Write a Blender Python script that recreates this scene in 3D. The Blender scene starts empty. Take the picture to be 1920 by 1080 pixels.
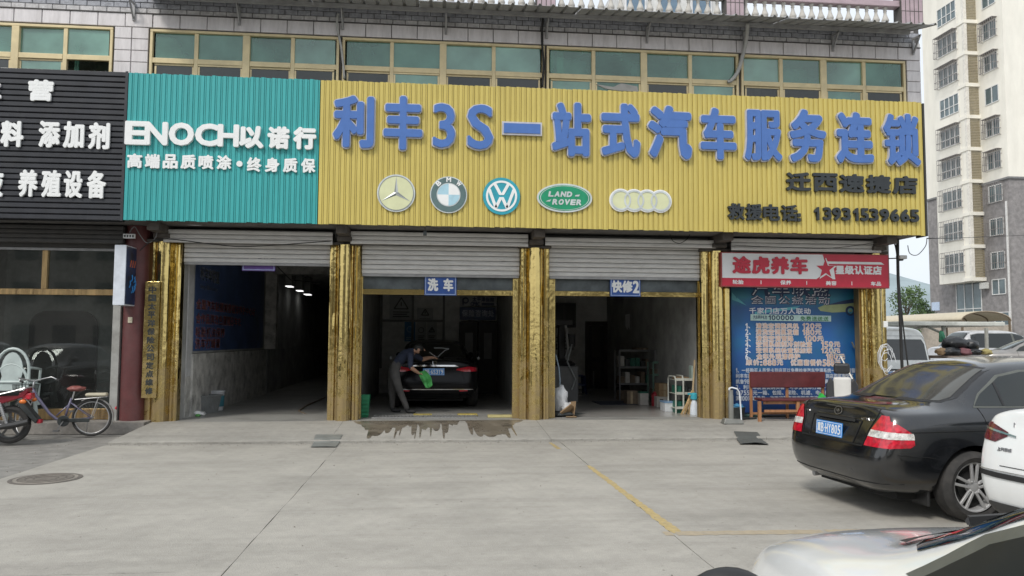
import bpy, bmesh, math, random
from mathutils import Vector, Matrix
from mathutils.bvhtree import BVHTree
random.seed(7)
rad = math.radians
scene = bpy.context.scene
COL = scene.collection
# ------------------------------------------------------------------ camera
YAW, PITCH, ROLL, FPX = rad(5.66), rad(3.84), rad(0.292), 1450.0
EYE = Vector((0, 0, 1.6))
_f = Vector((math.sin(YAW) * math.cos(PITCH), math.cos(YAW) * math.cos(PITCH), math.sin(PITCH)))
_r0 = Vector((math.cos(YAW), -math.sin(YAW), 0)); _u0 = _r0.cross(_f)
_r = _r0 * math.cos(ROLL) + _u0 * math.sin(ROLL); _u = _u0 * math.cos(ROLL) - _r0 * math.sin(ROLL)
cam = bpy.data.cameras.new('camera'); cam_ob = bpy.data.objects.new('camera', cam); COL.objects.link(cam_ob)
cam.sensor_width = 36; cam.lens = 36 * FPX / 1920; cam.clip_start = 0.05; cam.clip_end = 6000
cam_ob.matrix_world = Matrix(((_r.x, _u.x, -_f.x, EYE.x), (_r.y, _u.y, -_f.y, EYE.y), (_r.z, _u.z, -_f.z, EYE.z), (0, 0, 0, 1)))
scene.camera = cam_ob
# ------------------------------------------------------------------ sky and sun
SUN_EL, SUN_AZ = rad(47), rad(-142)      # azimuth measured from +Y towards +X: behind and left of the camera
world = bpy.data.worlds.new('World'); scene.world = world; world.use_nodes = True
wn = world.node_tree.nodes; wl = world.node_tree.links
for n in list(wn): wn.remove(n)
wo = wn.new('ShaderNodeOutputWorld'); bg = wn.new('ShaderNodeBackground'); sky = wn.new('ShaderNodeTexSky')
sky.sky_type = 'NISHITA'; sky.sun_disc = False; sky.sun_elevation = SUN_EL; sky.sun_rotation = SUN_AZ
sky.dust_density = 4.0; sky.air_density = 1.0; sky.altitude = 100
cloud = wn.new('ShaderNodeTexNoise'); cloud.inputs['Scale'].default_value = 2.2; cloud.inputs['Detail'].default_value = 5; cloud.inputs['Roughness'].default_value = .5
cr = wn.new('ShaderNodeValToRGB'); cr.color_ramp.elements[0].color = (8.6, 9.4, 10.3, 1); cr.color_ramp.elements[1].color = (10.3, 10.6, 10.9, 1)
cr.color_ramp.elements[0].position = .3; cr.color_ramp.elements[1].position = .75
mx = wn.new('ShaderNodeMix'); mx.data_type = 'RGBA'; mx.inputs[0].default_value = 0.82
wl.new(cloud.outputs['Fac'], cr.inputs['Fac']); wl.new(sky.outputs[0], mx.inputs[6]); wl.new(cr.outputs[0], mx.inputs[7])
wl.new(mx.outputs[2], bg.inputs['Color']); bg.inputs['Strength'].default_value = 0.085; wl.new(bg.outputs[0], wo.inputs['Surface'])
sl = bpy.data.lights.new('sun', 'SUN'); sl.energy = 1.5; sl.angle = rad(14); sl.color = (1, .96, .9)
so = bpy.data.objects.new('sun', sl); COL.objects.link(so)
sdir = Vector((math.sin(SUN_AZ) * math.cos(SUN_EL), math.cos(SUN_AZ) * math.cos(SUN_EL), math.sin(SUN_EL)))
so.rotation_euler = sdir.to_track_quat('Z', 'Y').to_euler(); so.location = (0, 0, 30)
vs = scene.view_settings; vs.view_transform = 'Standard'; vs.look = 'None'; vs.exposure = 0.40; vs.gamma = 1; vs.use_curve_mapping = False
scene.cycles.max_bounces = 12; scene.cycles.diffuse_bounces = 7; scene.cycles.transparent_max_bounces = 12; scene.cycles.use_denoising = True
scene.cycles.sample_clamp_indirect = 4
# ------------------------------------------------------------------ unprojection helpers
def ray(x, y): return _f * FPX + _r * (x - 960) + _u * (540 - y)
def P(x, y, Y): d = ray(x, y); return EYE + d * (Y / d.y)
def PX(x, y, X): d = ray(x, y); return EYE + d * (X / d.x)
def G(x, y, z=0.0): d = ray(x, y); return EYE + d * ((z - 1.6) / d.z)
def ap(y):            # ground height: yard, apron slope, shop floor
    return 0.0 if y < 12.27 else min(.15, .04 + (y - 12.27) * .06)
# ------------------------------------------------------------------ materials
MATS = {}
def M(name, col, rough=.6, metal=0., var=.12, scale=6., bump=0., bscale=30., coat=0., dirt=0., dcol=(.12, .11, .09), dscale=2., emit=0., stretch=None, spec=.5, rvar=0.):
    if name in MATS: return MATS[name]
    m = bpy.data.materials.new(name); m.use_nodes = True; nt = m.node_tree; N = nt.nodes; L = nt.links
    b = N['Principled BSDF']; b.inputs['Roughness'].default_value = rough; b.inputs['Metallic'].default_value = metal
    b.inputs['Coat Weight'].default_value = coat; b.inputs['Coat Roughness'].default_value = .08; b.inputs['Specular IOR Level'].default_value = spec
    g = N.new('ShaderNodeNewGeometry'); mp = N.new('ShaderNodeMapping'); L.new(g.outputs['Position'], mp.inputs['Vector'])
    if stretch: mp.inputs['Scale'].default_value = stretch
    n = N.new('ShaderNodeTexNoise'); n.inputs['Scale'].default_value = scale; n.inputs['Detail'].default_value = 6; n.inputs['Roughness'].default_value = .6
    L.new(mp.outputs[0], n.inputs['Vector'])
    r = N.new('ShaderNodeValToRGB'); lo = tuple(max(0, c * (1 - var * 1.6)) for c in col); hi = tuple(min(1, c * (1 + var * 1.6)) for c in col)
    r.color_ramp.elements[0].color = (*lo, 1); r.color_ramp.elements[1].color = (*hi, 1); r.color_ramp.elements[0].position = .25; r.color_ramp.elements[1].position = .75
    L.new(n.outputs['Fac'], r.inputs['Fac']); out = r.outputs[0]
    if dirt:
        d = N.new('ShaderNodeTexNoise'); d.inputs['Scale'].default_value = dscale; d.inputs['Detail'].default_value = 9; d.inputs['Roughness'].default_value = .68
        L.new(mp.outputs[0], d.inputs['Vector'])
        dr = N.new('ShaderNodeMapRange'); dr.inputs[1].default_value = .48; dr.inputs[2].default_value = .78; dr.inputs[4].default_value = dirt
        L.new(d.outputs['Fac'], dr.inputs[0]); mi = N.new('ShaderNodeMix'); mi.data_type = 'RGBA'
        L.new(dr.outputs[0], mi.inputs[0]); L.new(out, mi.inputs[6]); mi.inputs[7].default_value = (*dcol, 1); out = mi.outputs[2]
    L.new(out, b.inputs['Base Color'])
    if rvar:
        rr = N.new('ShaderNodeMapRange'); rr.inputs[3].default_value = max(0, rough - rvar); rr.inputs[4].default_value = min(1, rough + rvar); rr.inputs[1].default_value = .3; rr.inputs[2].default_value = .7
        L.new(n.outputs['Fac'], rr.inputs[0]); L.new(rr.outputs[0], b.inputs['Roughness'])
    if bump:
        bn = N.new('ShaderNodeTexNoise'); bn.inputs['Scale'].default_value = bscale; bn.inputs['Detail'].default_value = 5; L.new(mp.outputs[0], bn.inputs['Vector'])
        bp = N.new('ShaderNodeBump'); bp.inputs['Strength'].default_value = bump; bp.inputs['Distance'].default_value = .02
        L.new(bn.outputs['Fac'], bp.inputs['Height']); L.new(bp.outputs[0], b.inputs['Normal'])
    if emit: b.inputs['Emission Color'].default_value = (*col, 1); b.inputs['Emission Strength'].default_value = emit
    MATS[name] = m; return m
def GLASS(name, tint, refl=.06, rough=.02, dens=0.0, dust=0., dcol=(.4, .4, .38)):
    if name in MATS: return MATS[name]
    m = bpy.data.materials.new(name); m.use_nodes = True; nt = m.node_tree; N = nt.nodes; L = nt.links
    for x in list(N): N.remove(x)
    o = N.new('ShaderNodeOutputMaterial'); t = N.new('ShaderNodeBsdfTransparent'); t.inputs[0].default_value = (*tint, 1)
    gl = N.new('ShaderNodeBsdfGlossy'); gl.inputs['Roughness'].default_value = rough; gl.inputs['Color'].default_value = (.9, .95, .93, 1)
    fr = N.new('ShaderNodeFresnel'); fr.inputs[0].default_value = 1.5
    ad = N.new('ShaderNodeMath'); ad.operation = 'MULTIPLY_ADD'; ad.inputs[1].default_value = 1.1; ad.inputs[2].default_value = refl; ad.use_clamp = True
    L.new(fr.outputs[0], ad.inputs[0]); m1 = N.new('ShaderNodeMixShader'); L.new(ad.outputs[0], m1.inputs[0])
    df = N.new('ShaderNodeBsdfDiffuse'); df.inputs[0].default_value = (*dcol, 1)
    nz = N.new('ShaderNodeTexNoise'); nz.inputs['Scale'].default_value = 1.1; nz.inputs['Detail'].default_value = 5
    g = N.new('ShaderNodeNewGeometry'); L.new(g.outputs['Position'], nz.inputs['Vector'])
    mr = N.new('ShaderNodeMapRange'); mr.inputs[1].default_value = .3; mr.inputs[2].default_value = .75; mr.inputs[3].default_value = dust * .4; mr.inputs[4].default_value = dust * 1.4
    L.new(nz.outputs['Fac'], mr.inputs[0])
    m2 = N.new('ShaderNodeMixShader'); L.new(mr.outputs[0], m2.inputs[0]); L.new(t.outputs[0], m2.inputs[1]); L.new(df.outputs[0], m2.inputs[2])
    L.new(m2.outputs[0], m1.inputs[1]); L.new(gl.outputs[0], m1.inputs[2]); L.new(m1.outputs[0], o.inputs[0])
    MATS[name] = m; return m
def CONC(name, base, tint=.06, marks=True):
    m = M(name, base, .88, var=.05, scale=.35, bump=.35, bscale=90); nt = m.node_tree; N = nt.nodes; L = nt.links; b = N['Principled BSDF']
    src = b.inputs['Base Color'].links[0].from_socket; g = N.new('ShaderNodeNewGeometry')
    def noise(sc, det, rough, st=None):
        n = N.new('ShaderNodeTexNoise'); n.inputs['Scale'].default_value = sc; n.inputs['Detail'].default_value = det; n.inputs['Roughness'].default_value = rough
        v = g.outputs['Position']
        if st: mp = N.new('ShaderNodeMapping'); mp.inputs['Scale'].default_value = st; mp.inputs['Rotation'].default_value = (0, 0, .12); L.new(v, mp.inputs['Vector']); v = mp.outputs[0]
        L.new(v, n.inputs['Vector']); return n.outputs['Fac']
    def mul(col, fac, lo, hi, a, b_):
        r = N.new('ShaderNodeMapRange'); r.inputs[1].default_value = lo; r.inputs[2].default_value = hi; r.inputs[3].default_value = a; r.inputs[4].default_value = b_; L.new(fac, r.inputs[0])
        h = N.new('ShaderNodeVectorMath'); h.operation = 'SCALE'; L.new(col, h.inputs[0]); L.new(r.outputs[0], h.inputs['Scale']); return h.outputs[0]
    c = mul(src, noise(70, 4, .8), .3, .7, .86, 1.12); c = mul(c, noise(9, 8, .7), .35, .7, .93, 1.06); c = mul(c, noise(1.1, 9, .75), .35, .68, 1.10, .85)
    if marks: c = mul(c, noise(1.6, 6, .6, (.16, 2.2, 1)), .50, .70, 1.0, .86); c = mul(c, noise(2.3, 10, .75), .60, .72, 1.0, .80); c = mul(c, noise(17, 2, .4), .70, .76, 1.0, .72); c = mul(c, noise(.45, 8, .65), .4, .62, 1.05, .93)
    L.new(c, b.inputs['Base Color']); return m
# ------------------------------------------------------------------ object helpers
def thing(name, label, cat, loc=(0, 0, 0), rz=0., group=None):
    o = bpy.data.objects.new(name, None); COL.objects.link(o); o.empty_display_size = .2
    o.location = loc; o.rotation_euler = (0, 0, rz)
    if label: o['label'] = label; o['category'] = cat
    if group: o['group'] = group
    return o
def tag(o, label=None, cat=None, group=None, kind=None):
    if label: o['label'] = label
    if cat: o['category'] = cat
    if group: o['group'] = group
    if kind: o['kind'] = kind
    return o
def link(name, me, parent=None, loc=None):
    o = bpy.data.objects.new(name, me); COL.objects.link(o)
    if parent is not None: o.parent = parent
    if loc is not None: o.location = loc
    return o
def origin(o):
    v = Vector((0, 0, 0))
    while o is not None: v += o.location; o = o.parent
    return v
def copy_tree(o, parent=None):
    c = o.copy(); COL.objects.link(c); c.parent = parent
    for ch in list(o.children): copy_tree(ch, c)
    return c
class MB:
    def __init__(s): s.v = []; s.f = []; s.m = []; s.mi = 0
    def mat(s, i): s.mi = i; return s
    def add(s, vs, fs):
        k = len(s.v); s.v += [tuple(v) for v in vs]
        for f in fs: s.f.append(tuple(i + k for i in f)); s.m.append(s.mi)
        return s
    def box(s, x0, x1, y0, y1, z0, z1):
        return s.add([(x0, y0, z0), (x1, y0, z0), (x1, y1, z0), (x0, y1, z0), (x0, y0, z1), (x1, y0, z1), (x1, y1, z1), (x0, y1, z1)],
                     [(0, 3, 2, 1), (4, 5, 6, 7), (0, 1, 5, 4), (1, 2, 6, 5), (2, 3, 7, 6), (3, 0, 4, 7)])
    def bar(s, a, b, w, h=None, up=(0, 0, 1)):
        a = Vector(a); b = Vector(b); h = h or w; d = (b - a).normalized(); up = Vector(up)
        if abs(d.dot(up)) > .99: up = Vector((0, 1, 0))
        x = d.cross(up).normalized(); y = x.cross(d)
        vs = [p + x * sx * w / 2 + y * sy * h / 2 for p in (a, b) for sx, sy in ((-1, -1), (1, -1), (1, 1), (-1, 1))]
        return s.add(vs, [(0, 3, 2, 1), (4, 5, 6, 7), (0, 1, 5, 4), (1, 2, 6, 5), (2, 3, 7, 6), (3, 0, 4, 7)])
    def tube(s, pts, r, n=8, closed=False):
        pts = [Vector(p) for p in pts]; rs = r if isinstance(r, (list, tuple)) else [r] * len(pts)
        vs = []; m = len(pts); prev = None
        for i, p in enumerate(pts):
            if closed: d = pts[(i + 1) % m] - pts[i - 1]
            else: d = pts[min(i + 1, m - 1)] - pts[max(i - 1, 0)]
            d = d.normalized() if d.length > 1e-9 else Vector((0, 0, 1))
            if prev is None:
                a = Vector((0, 0, 1)) if abs(d.z) < .9 else Vector((1, 0, 0)); x = d.cross(a).normalized()
            else: x = (prev - d * prev.dot(d)).normalized()
            prev = x; y = d.cross(x)
            vs += [p + (x * math.cos(2 * math.pi * k / n) + y * math.sin(2 * math.pi * k / n)) * rs[i] for k in range(n)]
        fs = []
        for i in range(m if closed else m - 1):
            j = (i + 1) % m
            for k in range(n): fs.append((i * n + k, i * n + (k + 1) % n, j * n + (k + 1) % n, j * n + k))
        if not closed: fs += [tuple(range(n))[::-1], tuple((m - 1) * n + k for k in range(n))]
        return s.add(vs, fs)
    def lathe(s, prof, c=(0, 0, 0), n=24, axis='z', a0=0., a1=None, caps=True):
        full = a1 is None; k = n if full else n + 1; A1 = 2 * math.pi if full else a1; vs = []
        for r, h in prof:
            for i in range(k):
                a = a0 + (A1 - a0 if not full else 2 * math.pi) * i / n
                x, y = r * math.cos(a), r * math.sin(a)
                p = (x, y, h) if axis == 'z' else ((x, h, y) if axis == 'y' else (h, x, y))
                vs.append((c[0] + p[0], c[1] + p[1], c[2] + p[2]))
        fs = []
        for j in range(len(prof) - 1):
            for i in range(n if full else n):
                i2 = (i + 1) % k if full else i + 1
                fs.append((j * k + i, j * k + i2, (j + 1) * k + i2, (j + 1) * k + i))
        if caps and full:
            if prof[0][0] > 1e-6: fs.append(tuple(range(k))[::-1])
            if prof[-1][0] > 1e-6: fs.append(tuple((len(prof) - 1) * k + i for i in range(k)))
        return s.add(vs, fs)
    def prism(s, poly, a, b, axis='y'):
        n = len(poly)
        def q(p, h): return (p[0], h, p[1]) if axis == 'y' else ((h, p[0], p[1]) if axis == 'x' else (p[0], p[1], h))
        vs = [q(p, a) for p in poly] + [q(p, b) for p in poly]
        return s.add(vs, [tuple(range(n)), tuple(range(n, 2 * n))[::-1]] + [(i, n + i, n + (i + 1) % n, (i + 1) % n) for i in range(n)])
    def mesh(s, name, mats, smooth=False, off=None, fix=True):
        me = bpy.data.meshes.new(name)
        vv = s.v if off is None else [(a - off[0], b - off[1], c - off[2]) for a, b, c in s.v]
        me.from_pydata(vv, [], s.f)
        for m in (mats if isinstance(mats, (list, tuple)) else [mats]): me.materials.append(m)
        if any(s.m): me.polygons.foreach_set('material_index', s.m)
        if fix:
            bm = bmesh.new(); bm.from_mesh(me); bmesh.ops.recalc_face_normals(bm, faces=bm.faces); bm.to_mesh(me); bm.free()
        if smooth: me.shade_smooth()
        me.update(); return me
    def build(s, name, mats, parent=None, smooth=False, world=True, bevel=0, fix=True, origin_at=None):
        off = origin(parent) if (parent is not None and world) else None
        o = link(name, s.mesh(name, mats, smooth, off, fix), parent)
        if bevel: b = o.modifiers.new('bevel', 'BEVEL'); b.width = bevel; b.segments = 2; b.limit_method = 'ANGLE'; b.angle_limit = rad(40)
        return o
def auto_smooth(o, ang=35):
    me = o.data; me.shade_smooth()
    try: me.set_sharp_from_angle(angle=rad(ang))
    except Exception: pass
    return o
def bake(o):
    dg = bpy.context.evaluated_depsgraph_get(); ev = o.evaluated_get(dg)
    me = bpy.data.meshes.new_from_object(ev); o.modifiers.clear(); o.data = me; return o
# ------------------------------------------------------------------ lettering
_G = {}
_o = [(.10, 0), (.10, .50), (-.03, .43), (-.03, .52), (.13, .70), (.19, .70), (.19, 0)]
_G['1'] = (_o, [[0, 1, 4, 5, 6], [1, 2, 3, 4]], [(i, (i + 1) % 7) for i in range(7)], (-.05, .21, 0, .70))
def glyph(ch):
    if ch in _G: return _G[ch]
    c = bpy.data.curves.new('letter', 'FONT'); c.body = ch; c.size = 1; c.resolution_u = 3
    o = bpy.data.objects.new('letter', c); COL.objects.link(o)
    dg = bpy.context.evaluated_depsgraph_get(); dg.update(); me = bpy.data.meshes.new_from_object(o.evaluated_get(dg))
    bm = bmesh.new(); bm.from_mesh(me); bmesh.ops.remove_doubles(bm, verts=bm.verts, dist=1e-5)
    bm.verts.ensure_lookup_table(); bm.verts.index_update()
    V = [(v.co.x, v.co.y) for v in bm.verts]; F = [[v.index for v in f.verts] for f in bm.faces]
    E = [(e.verts[0].index, e.verts[1].index) for e in bm.edges if len(e.link_faces) == 1]
    bm.free(); bpy.data.meshes.remove(me); bpy.data.objects.remove(o); bpy.data.curves.remove(c)
    xs = [v[0] for v in V] or [0, 1]; ys = [v[1] for v in V] or [0, 1]
    _G[ch] = (V, F, E, (min(xs), max(xs), min(ys), max(ys))); return _G[ch]
def put_glyph(mb, ch, rect, bold, y0, y1, bbox=True, copies=11, frame=None, skew=0.):
    """rect = x0,x1,z0,z1 on the sign plane; y0 back, y1 front (towards -Y). frame maps (x, depth, z) to a point."""
    V, F, E, bb = glyph(ch); x0, x1, z0, z1 = rect
    if not bbox: bb = (0.0, 1.0, -.12, .88) if ord(ch) > 255 else (bb[0] - .03, bb[1] + .03, 0.0, .72)
    bx = bold * (x1 - x0) if bbox else bold * (z1 - z0)
    sx = (x1 - x0 - (2 * bx if bbox else 0)) / max(bb[1] - bb[0], 1e-3); sz = (z1 - z0 - (2 * bx if bbox else 0)) / max(bb[3] - bb[2], 1e-3)
    ox = x0 + (bx if bbox else 0); oz = z0 + (bx if bbox else 0)
    sh = [(0, 0)] if bold <= 0 else [(bx * math.cos(2 * math.pi * k / copies + .13), bx * math.sin(2 * math.pi * k / copies + .13)) for k in range(copies)]
    for k, (dx, dz) in enumerate(sh):
        yy = y1 - .0004 * k; pts = [(ox + (a - bb[0]) * sx + dx + skew * (b - bb[2]) * sz, oz + (b - bb[2]) * sz + dz) for a, b in V]; n = len(pts)
        if y0 == y1:
            vs = [(a, yy, b) for a, b in pts]; fs = [tuple(f) for f in F]
        else:
            vs = [(a, yy, b) for a, b in pts] + [(a, y0, b) for a, b in pts]; fs = [tuple(f) for f in F] + [(a, b, n + b, n + a) for a, b in E]
        if frame: vs = [frame(*v) for v in vs]
        mb.add(vs, fs)
def line_cells(s, x0, x1, gap=.0):
    w = [1.0 if ord(c) > 255 else (.42 if c in ' :.|1-' else .62) for c in s]; t = sum(w) + gap * (len(s) - 1); k = (x1 - x0) / t; out = []; x = x0
    for c, a in zip(s, w): out.append((c, x, x + a * k)); x += (a + gap) * k
    return out
def print_text(mb, s, x0, x1, z0, z1, y, bold=.03, gap=.05, depth=0, copies=5, frame=None, skew=0.):
    for c, a, b in line_cells(s, x0, x1, gap):
        if c == ' ': continue
        put_glyph(mb, c, (a, b, z0, z1), bold, y, y - depth, bbox=False, copies=copies, frame=frame, skew=skew)
# ================================================================== materials used in several places
YS, YW, YC, YO = 13.3, 13.62, 14.05, 14.32
m_conc = CONC('concrete', (.375, .355, .315)); m_conc2 = CONC('apron_concrete', (.355, .34, .305))
m_asph = M('old_paving', (.25, .24, .22), .95, var=.16, scale=5, bump=.6, bscale=70, dirt=.5, dcol=(.15, .14, .125), dscale=3)
m_floor = M('workshop_floor', (.30, .295, .275), .5, var=.2, scale=1.5, dirt=.6, dcol=(.05, .05, .045), dscale=1.5, rvar=.2)
m_tile = M('facade_tile', (.66, .63, .63), .45, var=.07, scale=9, dirt=.45, dcol=(.26, .24, .225), dscale=2.5, stretch=(2.2, 2.2, .45))
m_brick = M('split_tile', (.52, .51, .51), .65, var=.16, scale=14, bump=.5, bscale=60, dirt=.55, dcol=(.17, .16, .155), dscale=3)
m_brickd = M('dark_split_tile', (.34, .35, .38), .65, var=.2, scale=14, bump=.5, bscale=60, dirt=.5, dcol=(.08, .08, .085), dscale=3)
m_grout = M('grout', (.10, .095, .09), .9)
m_alu = M('champagne_frame', (.66, .55, .32), .42, .05, var=.08, dirt=.3, dcol=(.28, .22, .14))
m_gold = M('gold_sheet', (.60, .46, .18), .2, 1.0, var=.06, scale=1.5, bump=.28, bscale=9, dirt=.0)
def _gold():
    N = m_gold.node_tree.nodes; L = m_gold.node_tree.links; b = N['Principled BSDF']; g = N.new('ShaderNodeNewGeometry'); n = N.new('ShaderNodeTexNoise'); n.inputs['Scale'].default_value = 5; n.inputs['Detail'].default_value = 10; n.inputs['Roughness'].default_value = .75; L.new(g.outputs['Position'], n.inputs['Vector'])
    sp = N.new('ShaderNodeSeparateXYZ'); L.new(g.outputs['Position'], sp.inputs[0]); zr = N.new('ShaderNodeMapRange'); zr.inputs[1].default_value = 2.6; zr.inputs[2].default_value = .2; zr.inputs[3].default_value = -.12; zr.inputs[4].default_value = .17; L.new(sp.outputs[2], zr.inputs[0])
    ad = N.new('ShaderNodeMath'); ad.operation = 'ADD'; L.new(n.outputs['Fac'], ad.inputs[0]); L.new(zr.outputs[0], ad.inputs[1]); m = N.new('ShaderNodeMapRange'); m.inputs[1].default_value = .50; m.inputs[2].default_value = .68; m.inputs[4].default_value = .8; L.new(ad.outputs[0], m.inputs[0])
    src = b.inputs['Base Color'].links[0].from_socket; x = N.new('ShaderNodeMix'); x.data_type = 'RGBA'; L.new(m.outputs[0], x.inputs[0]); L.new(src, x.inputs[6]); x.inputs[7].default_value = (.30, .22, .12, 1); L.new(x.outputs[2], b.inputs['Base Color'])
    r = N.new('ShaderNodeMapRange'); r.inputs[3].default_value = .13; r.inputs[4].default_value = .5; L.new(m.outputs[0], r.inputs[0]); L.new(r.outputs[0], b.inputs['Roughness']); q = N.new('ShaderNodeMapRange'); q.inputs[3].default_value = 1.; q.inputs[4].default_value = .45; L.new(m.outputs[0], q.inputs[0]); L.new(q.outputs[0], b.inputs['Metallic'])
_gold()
m_gold2 = M('worn_gold_sheet', (.42, .29, .14), .38, .8, var=.25, scale=3, bump=.5, bscale=4, dirt=.7, dcol=(.13, .075, .04), dscale=2.2, stretch=(5, 5, .5), rvar=.15)
m_yel = M('yellow_cladding', (.58, .47, .125), .42, var=.05, scale=2, dirt=.18, dcol=(.33, .25, .07), dscale=1.5, stretch=(3, 3, .6))
m_yeld = M('yellow_cladding_groove', (.10, .075, .02), .7)
m_teal = M('teal_cladding', (.045, .37, .37), .4, var=.05, scale=2, dirt=.15, dcol=(.02, .2, .19), dscale=1.5, stretch=(3, 3, .6))
m_teald = M('teal_cladding_groove', (.01, .08, .08), .7)
m_blk = M('black_cladding', (.022, .024, .03), .45, var=.2, scale=4, dirt=.4, dcol=(.06, .06, .062), dscale=3)
m_blkd = M('black_gap', (.005, .005, .006), .9)
m_blue = M('blue_acrylic', (.07, .165, .45), .35, var=.05)
m_rim = M('letter_rim', (.52, .52, .56), .45)
m_white = M('white_acrylic', (.82, .83, .82), .35, var=.03)
m_dark = M('charcoal_acrylic', (.028, .034, .038), .45, var=.15)
m_shut = M('shutter_paint', (.66, .65, .63), .5, var=.06, scale=4, dirt=.4, dcol=(.3, .28, .25), dscale=3, stretch=(1, 1, 4))
m_dirtst = M('dirty_steel', (.10, .09, .08), .7, .2, var=.3, dirt=.5, dcol=(.12, .07, .04))
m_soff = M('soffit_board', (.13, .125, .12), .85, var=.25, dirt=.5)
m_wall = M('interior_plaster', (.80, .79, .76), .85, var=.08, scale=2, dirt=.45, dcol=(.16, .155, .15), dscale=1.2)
m_walld = M('sooty_plaster', (.33, .33, .315), .9, var=.2, scale=2, dirt=.5, dcol=(.10, .10, .10), dscale=1.6)  # darker plaster tone with random blotches for bay walls and partitions
m_oldw = M("peeling_plaster", (.50, .49, .46), .9, var=.2, scale=5, bump=.7, bscale=14, dirt=.9, dcol=(.05, .048, .045), dscale=3.2)
m_mar = M('maroon_paint', (.115, .035, .035), .5, var=.15, scale=5, dirt=.35, dcol=(.12, .09, .08), dscale=4)
m_roof = M('galvanised_sheet', (.42, .42, .41), .5, .5, var=.1, dirt=.35, dcol=(.1, .09, .08))
m_steel = M('grey_steel', (.34, .34, .34), .5, .2, var=.15, dirt=.3)
m_pane = GLASS('green_window_glass', (.30, .62, .50), .03, dust=.46, dcol=(.20, .46, .36))
m_pane2 = GLASS('pale_green_window_glass', (.4, .7, .58), .05, dust=.60, dcol=(.27, .52, .42)); m_paned = GLASS('brown_mesh_glass', (.16, .14, .13), .02, dust=.25, dcol=(.10, .09, .085))
m_shopg = GLASS('shopfront_glass', (.62, .66, .64), .03, dust=.06)
m_blackrub = M('black_rubber', (.022, .022, .022), .8, var=.2)
# ================================================================== ground
mb = MB(); mb.add([(-400, -120, -.03), (400, -120, -.03), (400, 900, -.03), (-400, 900, -.03)], [(0, 1, 2, 3)])
tag(mb.build('ground', m_asph), kind='structure')
yard = bpy.data.objects.new('yard', None); COL.objects.link(yard); tag(yard, kind='structure')
def rag(a, b, amp, n=26):
    a = Vector(a); b = Vector(b); d = (b - a); nrm = Vector((-d.y, d.x, 0)).normalized(); out = []
    for i in range(n): out.append(a + d * (i / n) + nrm * (random.uniform(-amp, amp) if 0 < i else 0))
    return out
XL = [-4.88, -1.42, 1.98, 5.42, 8.85, 12.3, 15.8]; YL = [12.255, 5.62, -1.0, -7.6]
for i in range(len(XL) - 1):
    for j in range(len(YL) - 1):
        if i and j == 1: continue
        g = .0035; x0, x1, y1, y0 = XL[i] + g, XL[i + 1] - g, YL[j] - g, YL[j + (2 if i and j == 0 else 1)] + g
        if i == 2 and j == 0: pass
        pts = rag((x0, y0, 0), (x1, y0, 0), .006) + rag((x1, y0, 0), (x1, y1, 0), .006) + rag((x1, y1, 0), (x0, y1, 0), .004) + rag((x0, y1, 0), (x0, y0, 0), .006)
        n = len(pts); dz = 0; vs = [(p.x, p.y, dz) for p in pts] + [(p.x, p.y, -.028) for p in pts]
        MB().add(vs, [tuple(range(n))] + [(k, n + k, n + (k + 1) % n, (k + 1) % n) for k in range(n)]).build('slab', m_conc, yard)
# apron ramp in front of the bays, with its lip; joints at the columns
apr = bpy.data.objects.new('pavement', None); COL.objects.link(apr); tag(apr, kind='structure')
ax = [-4.86, -1.6, 1.85, 5.4, 9.2, 14.0]
for i in range(5):
    x0, x1 = ax[i] + .003, ax[i + 1] - .003
    prof = [(12.268, -.028), (12.268, .032), (12.285, .042), (14.06, .149), (14.06, -.028)]
    mb = MB(); n = 40; k = len(prof); vs = []
    for q in range(n + 1):
        x = x0 + (x1 - x0) * q / n
        for w, (y, z) in enumerate(prof): vs.append((x, y + (random.uniform(-.006, .006) if w in (1, 2) else 0), z + (random.uniform(-.004, .004) if w in (1, 2) else 0)))
    fs = [(q * k + w, q * k + w + 1, (q + 1) * k + w + 1, (q + 1) * k + w) for q in range(n) for w in range(k - 1)]
    mb.add(vs, fs + [tuple(range(k)), tuple(n * k + w for w in range(k))]); mb.build('slab', m_conc2, apr)
mb = MB(); mb.box(-9.4, -4.9, 13.8, 14.3, -.02, .17)
tag(mb.build('storefront_plinth', M('plinth_render', (.24, .225, .205), .9, var=.2, bump=.4, dirt=.5)), kind='structure')
# workshop floor
fl = MB(); fl.box(-4.86, 5.45, 14.064, 34, -.02, .15); fl.box(5.45, 9.0, 14.064, 14.62, -.02, .15)
tag(fl.build('floor', m_floor), kind='structure')
ff = MB(); ff.box(2.2, 5.4, 14.45, 22.95, .152, .156)
tag(ff.build('tiled_floor', M('floor_tile', (.34, .33, .31), .22, var=.12, scale=2, dirt=.4, dcol=(.15, .14, .13))), kind='structure')
# yellow parking lines, old and rubbed
m_yline = M('worn_yellow_paint', (.43, .33, .15), .8, var=.15, scale=20, dirt=.9, dcol=(.32, .29, .23), dscale=7)
def stripe(a, b, w0, w1, name='parking_line', mat=None, n=60, z=.0014, amp=.012):
    a = Vector(a); b = Vector(b); d = b - a; nr = Vector((-d.y, d.x, 0)).normalized(); mb = MB(); L = []; R_ = []
    for i in range(n + 1):
        w = w0 + (w1 - w0) * i / n; p = a + d * (i / n)
        L.append(p + nr * (w / 2 + random.uniform(-amp, amp))); R_.append(p - nr * (w / 2 + random.uniform(-amp, amp)))
    vs = [(p.x, p.y, z) for p in L + R_]
    mb.add(vs, [(i, i + 1, n + 2 + i, n + 1 + i) for i in range(n) if random.random() > .03]); return tag(mb.build(name, mat or m_yline), kind='structure')
stripe(G(1103, 873), G(1272, 1000), .06, .10)
stripe(G(1032, 830), G(1048, 842), .05, .07)
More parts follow.
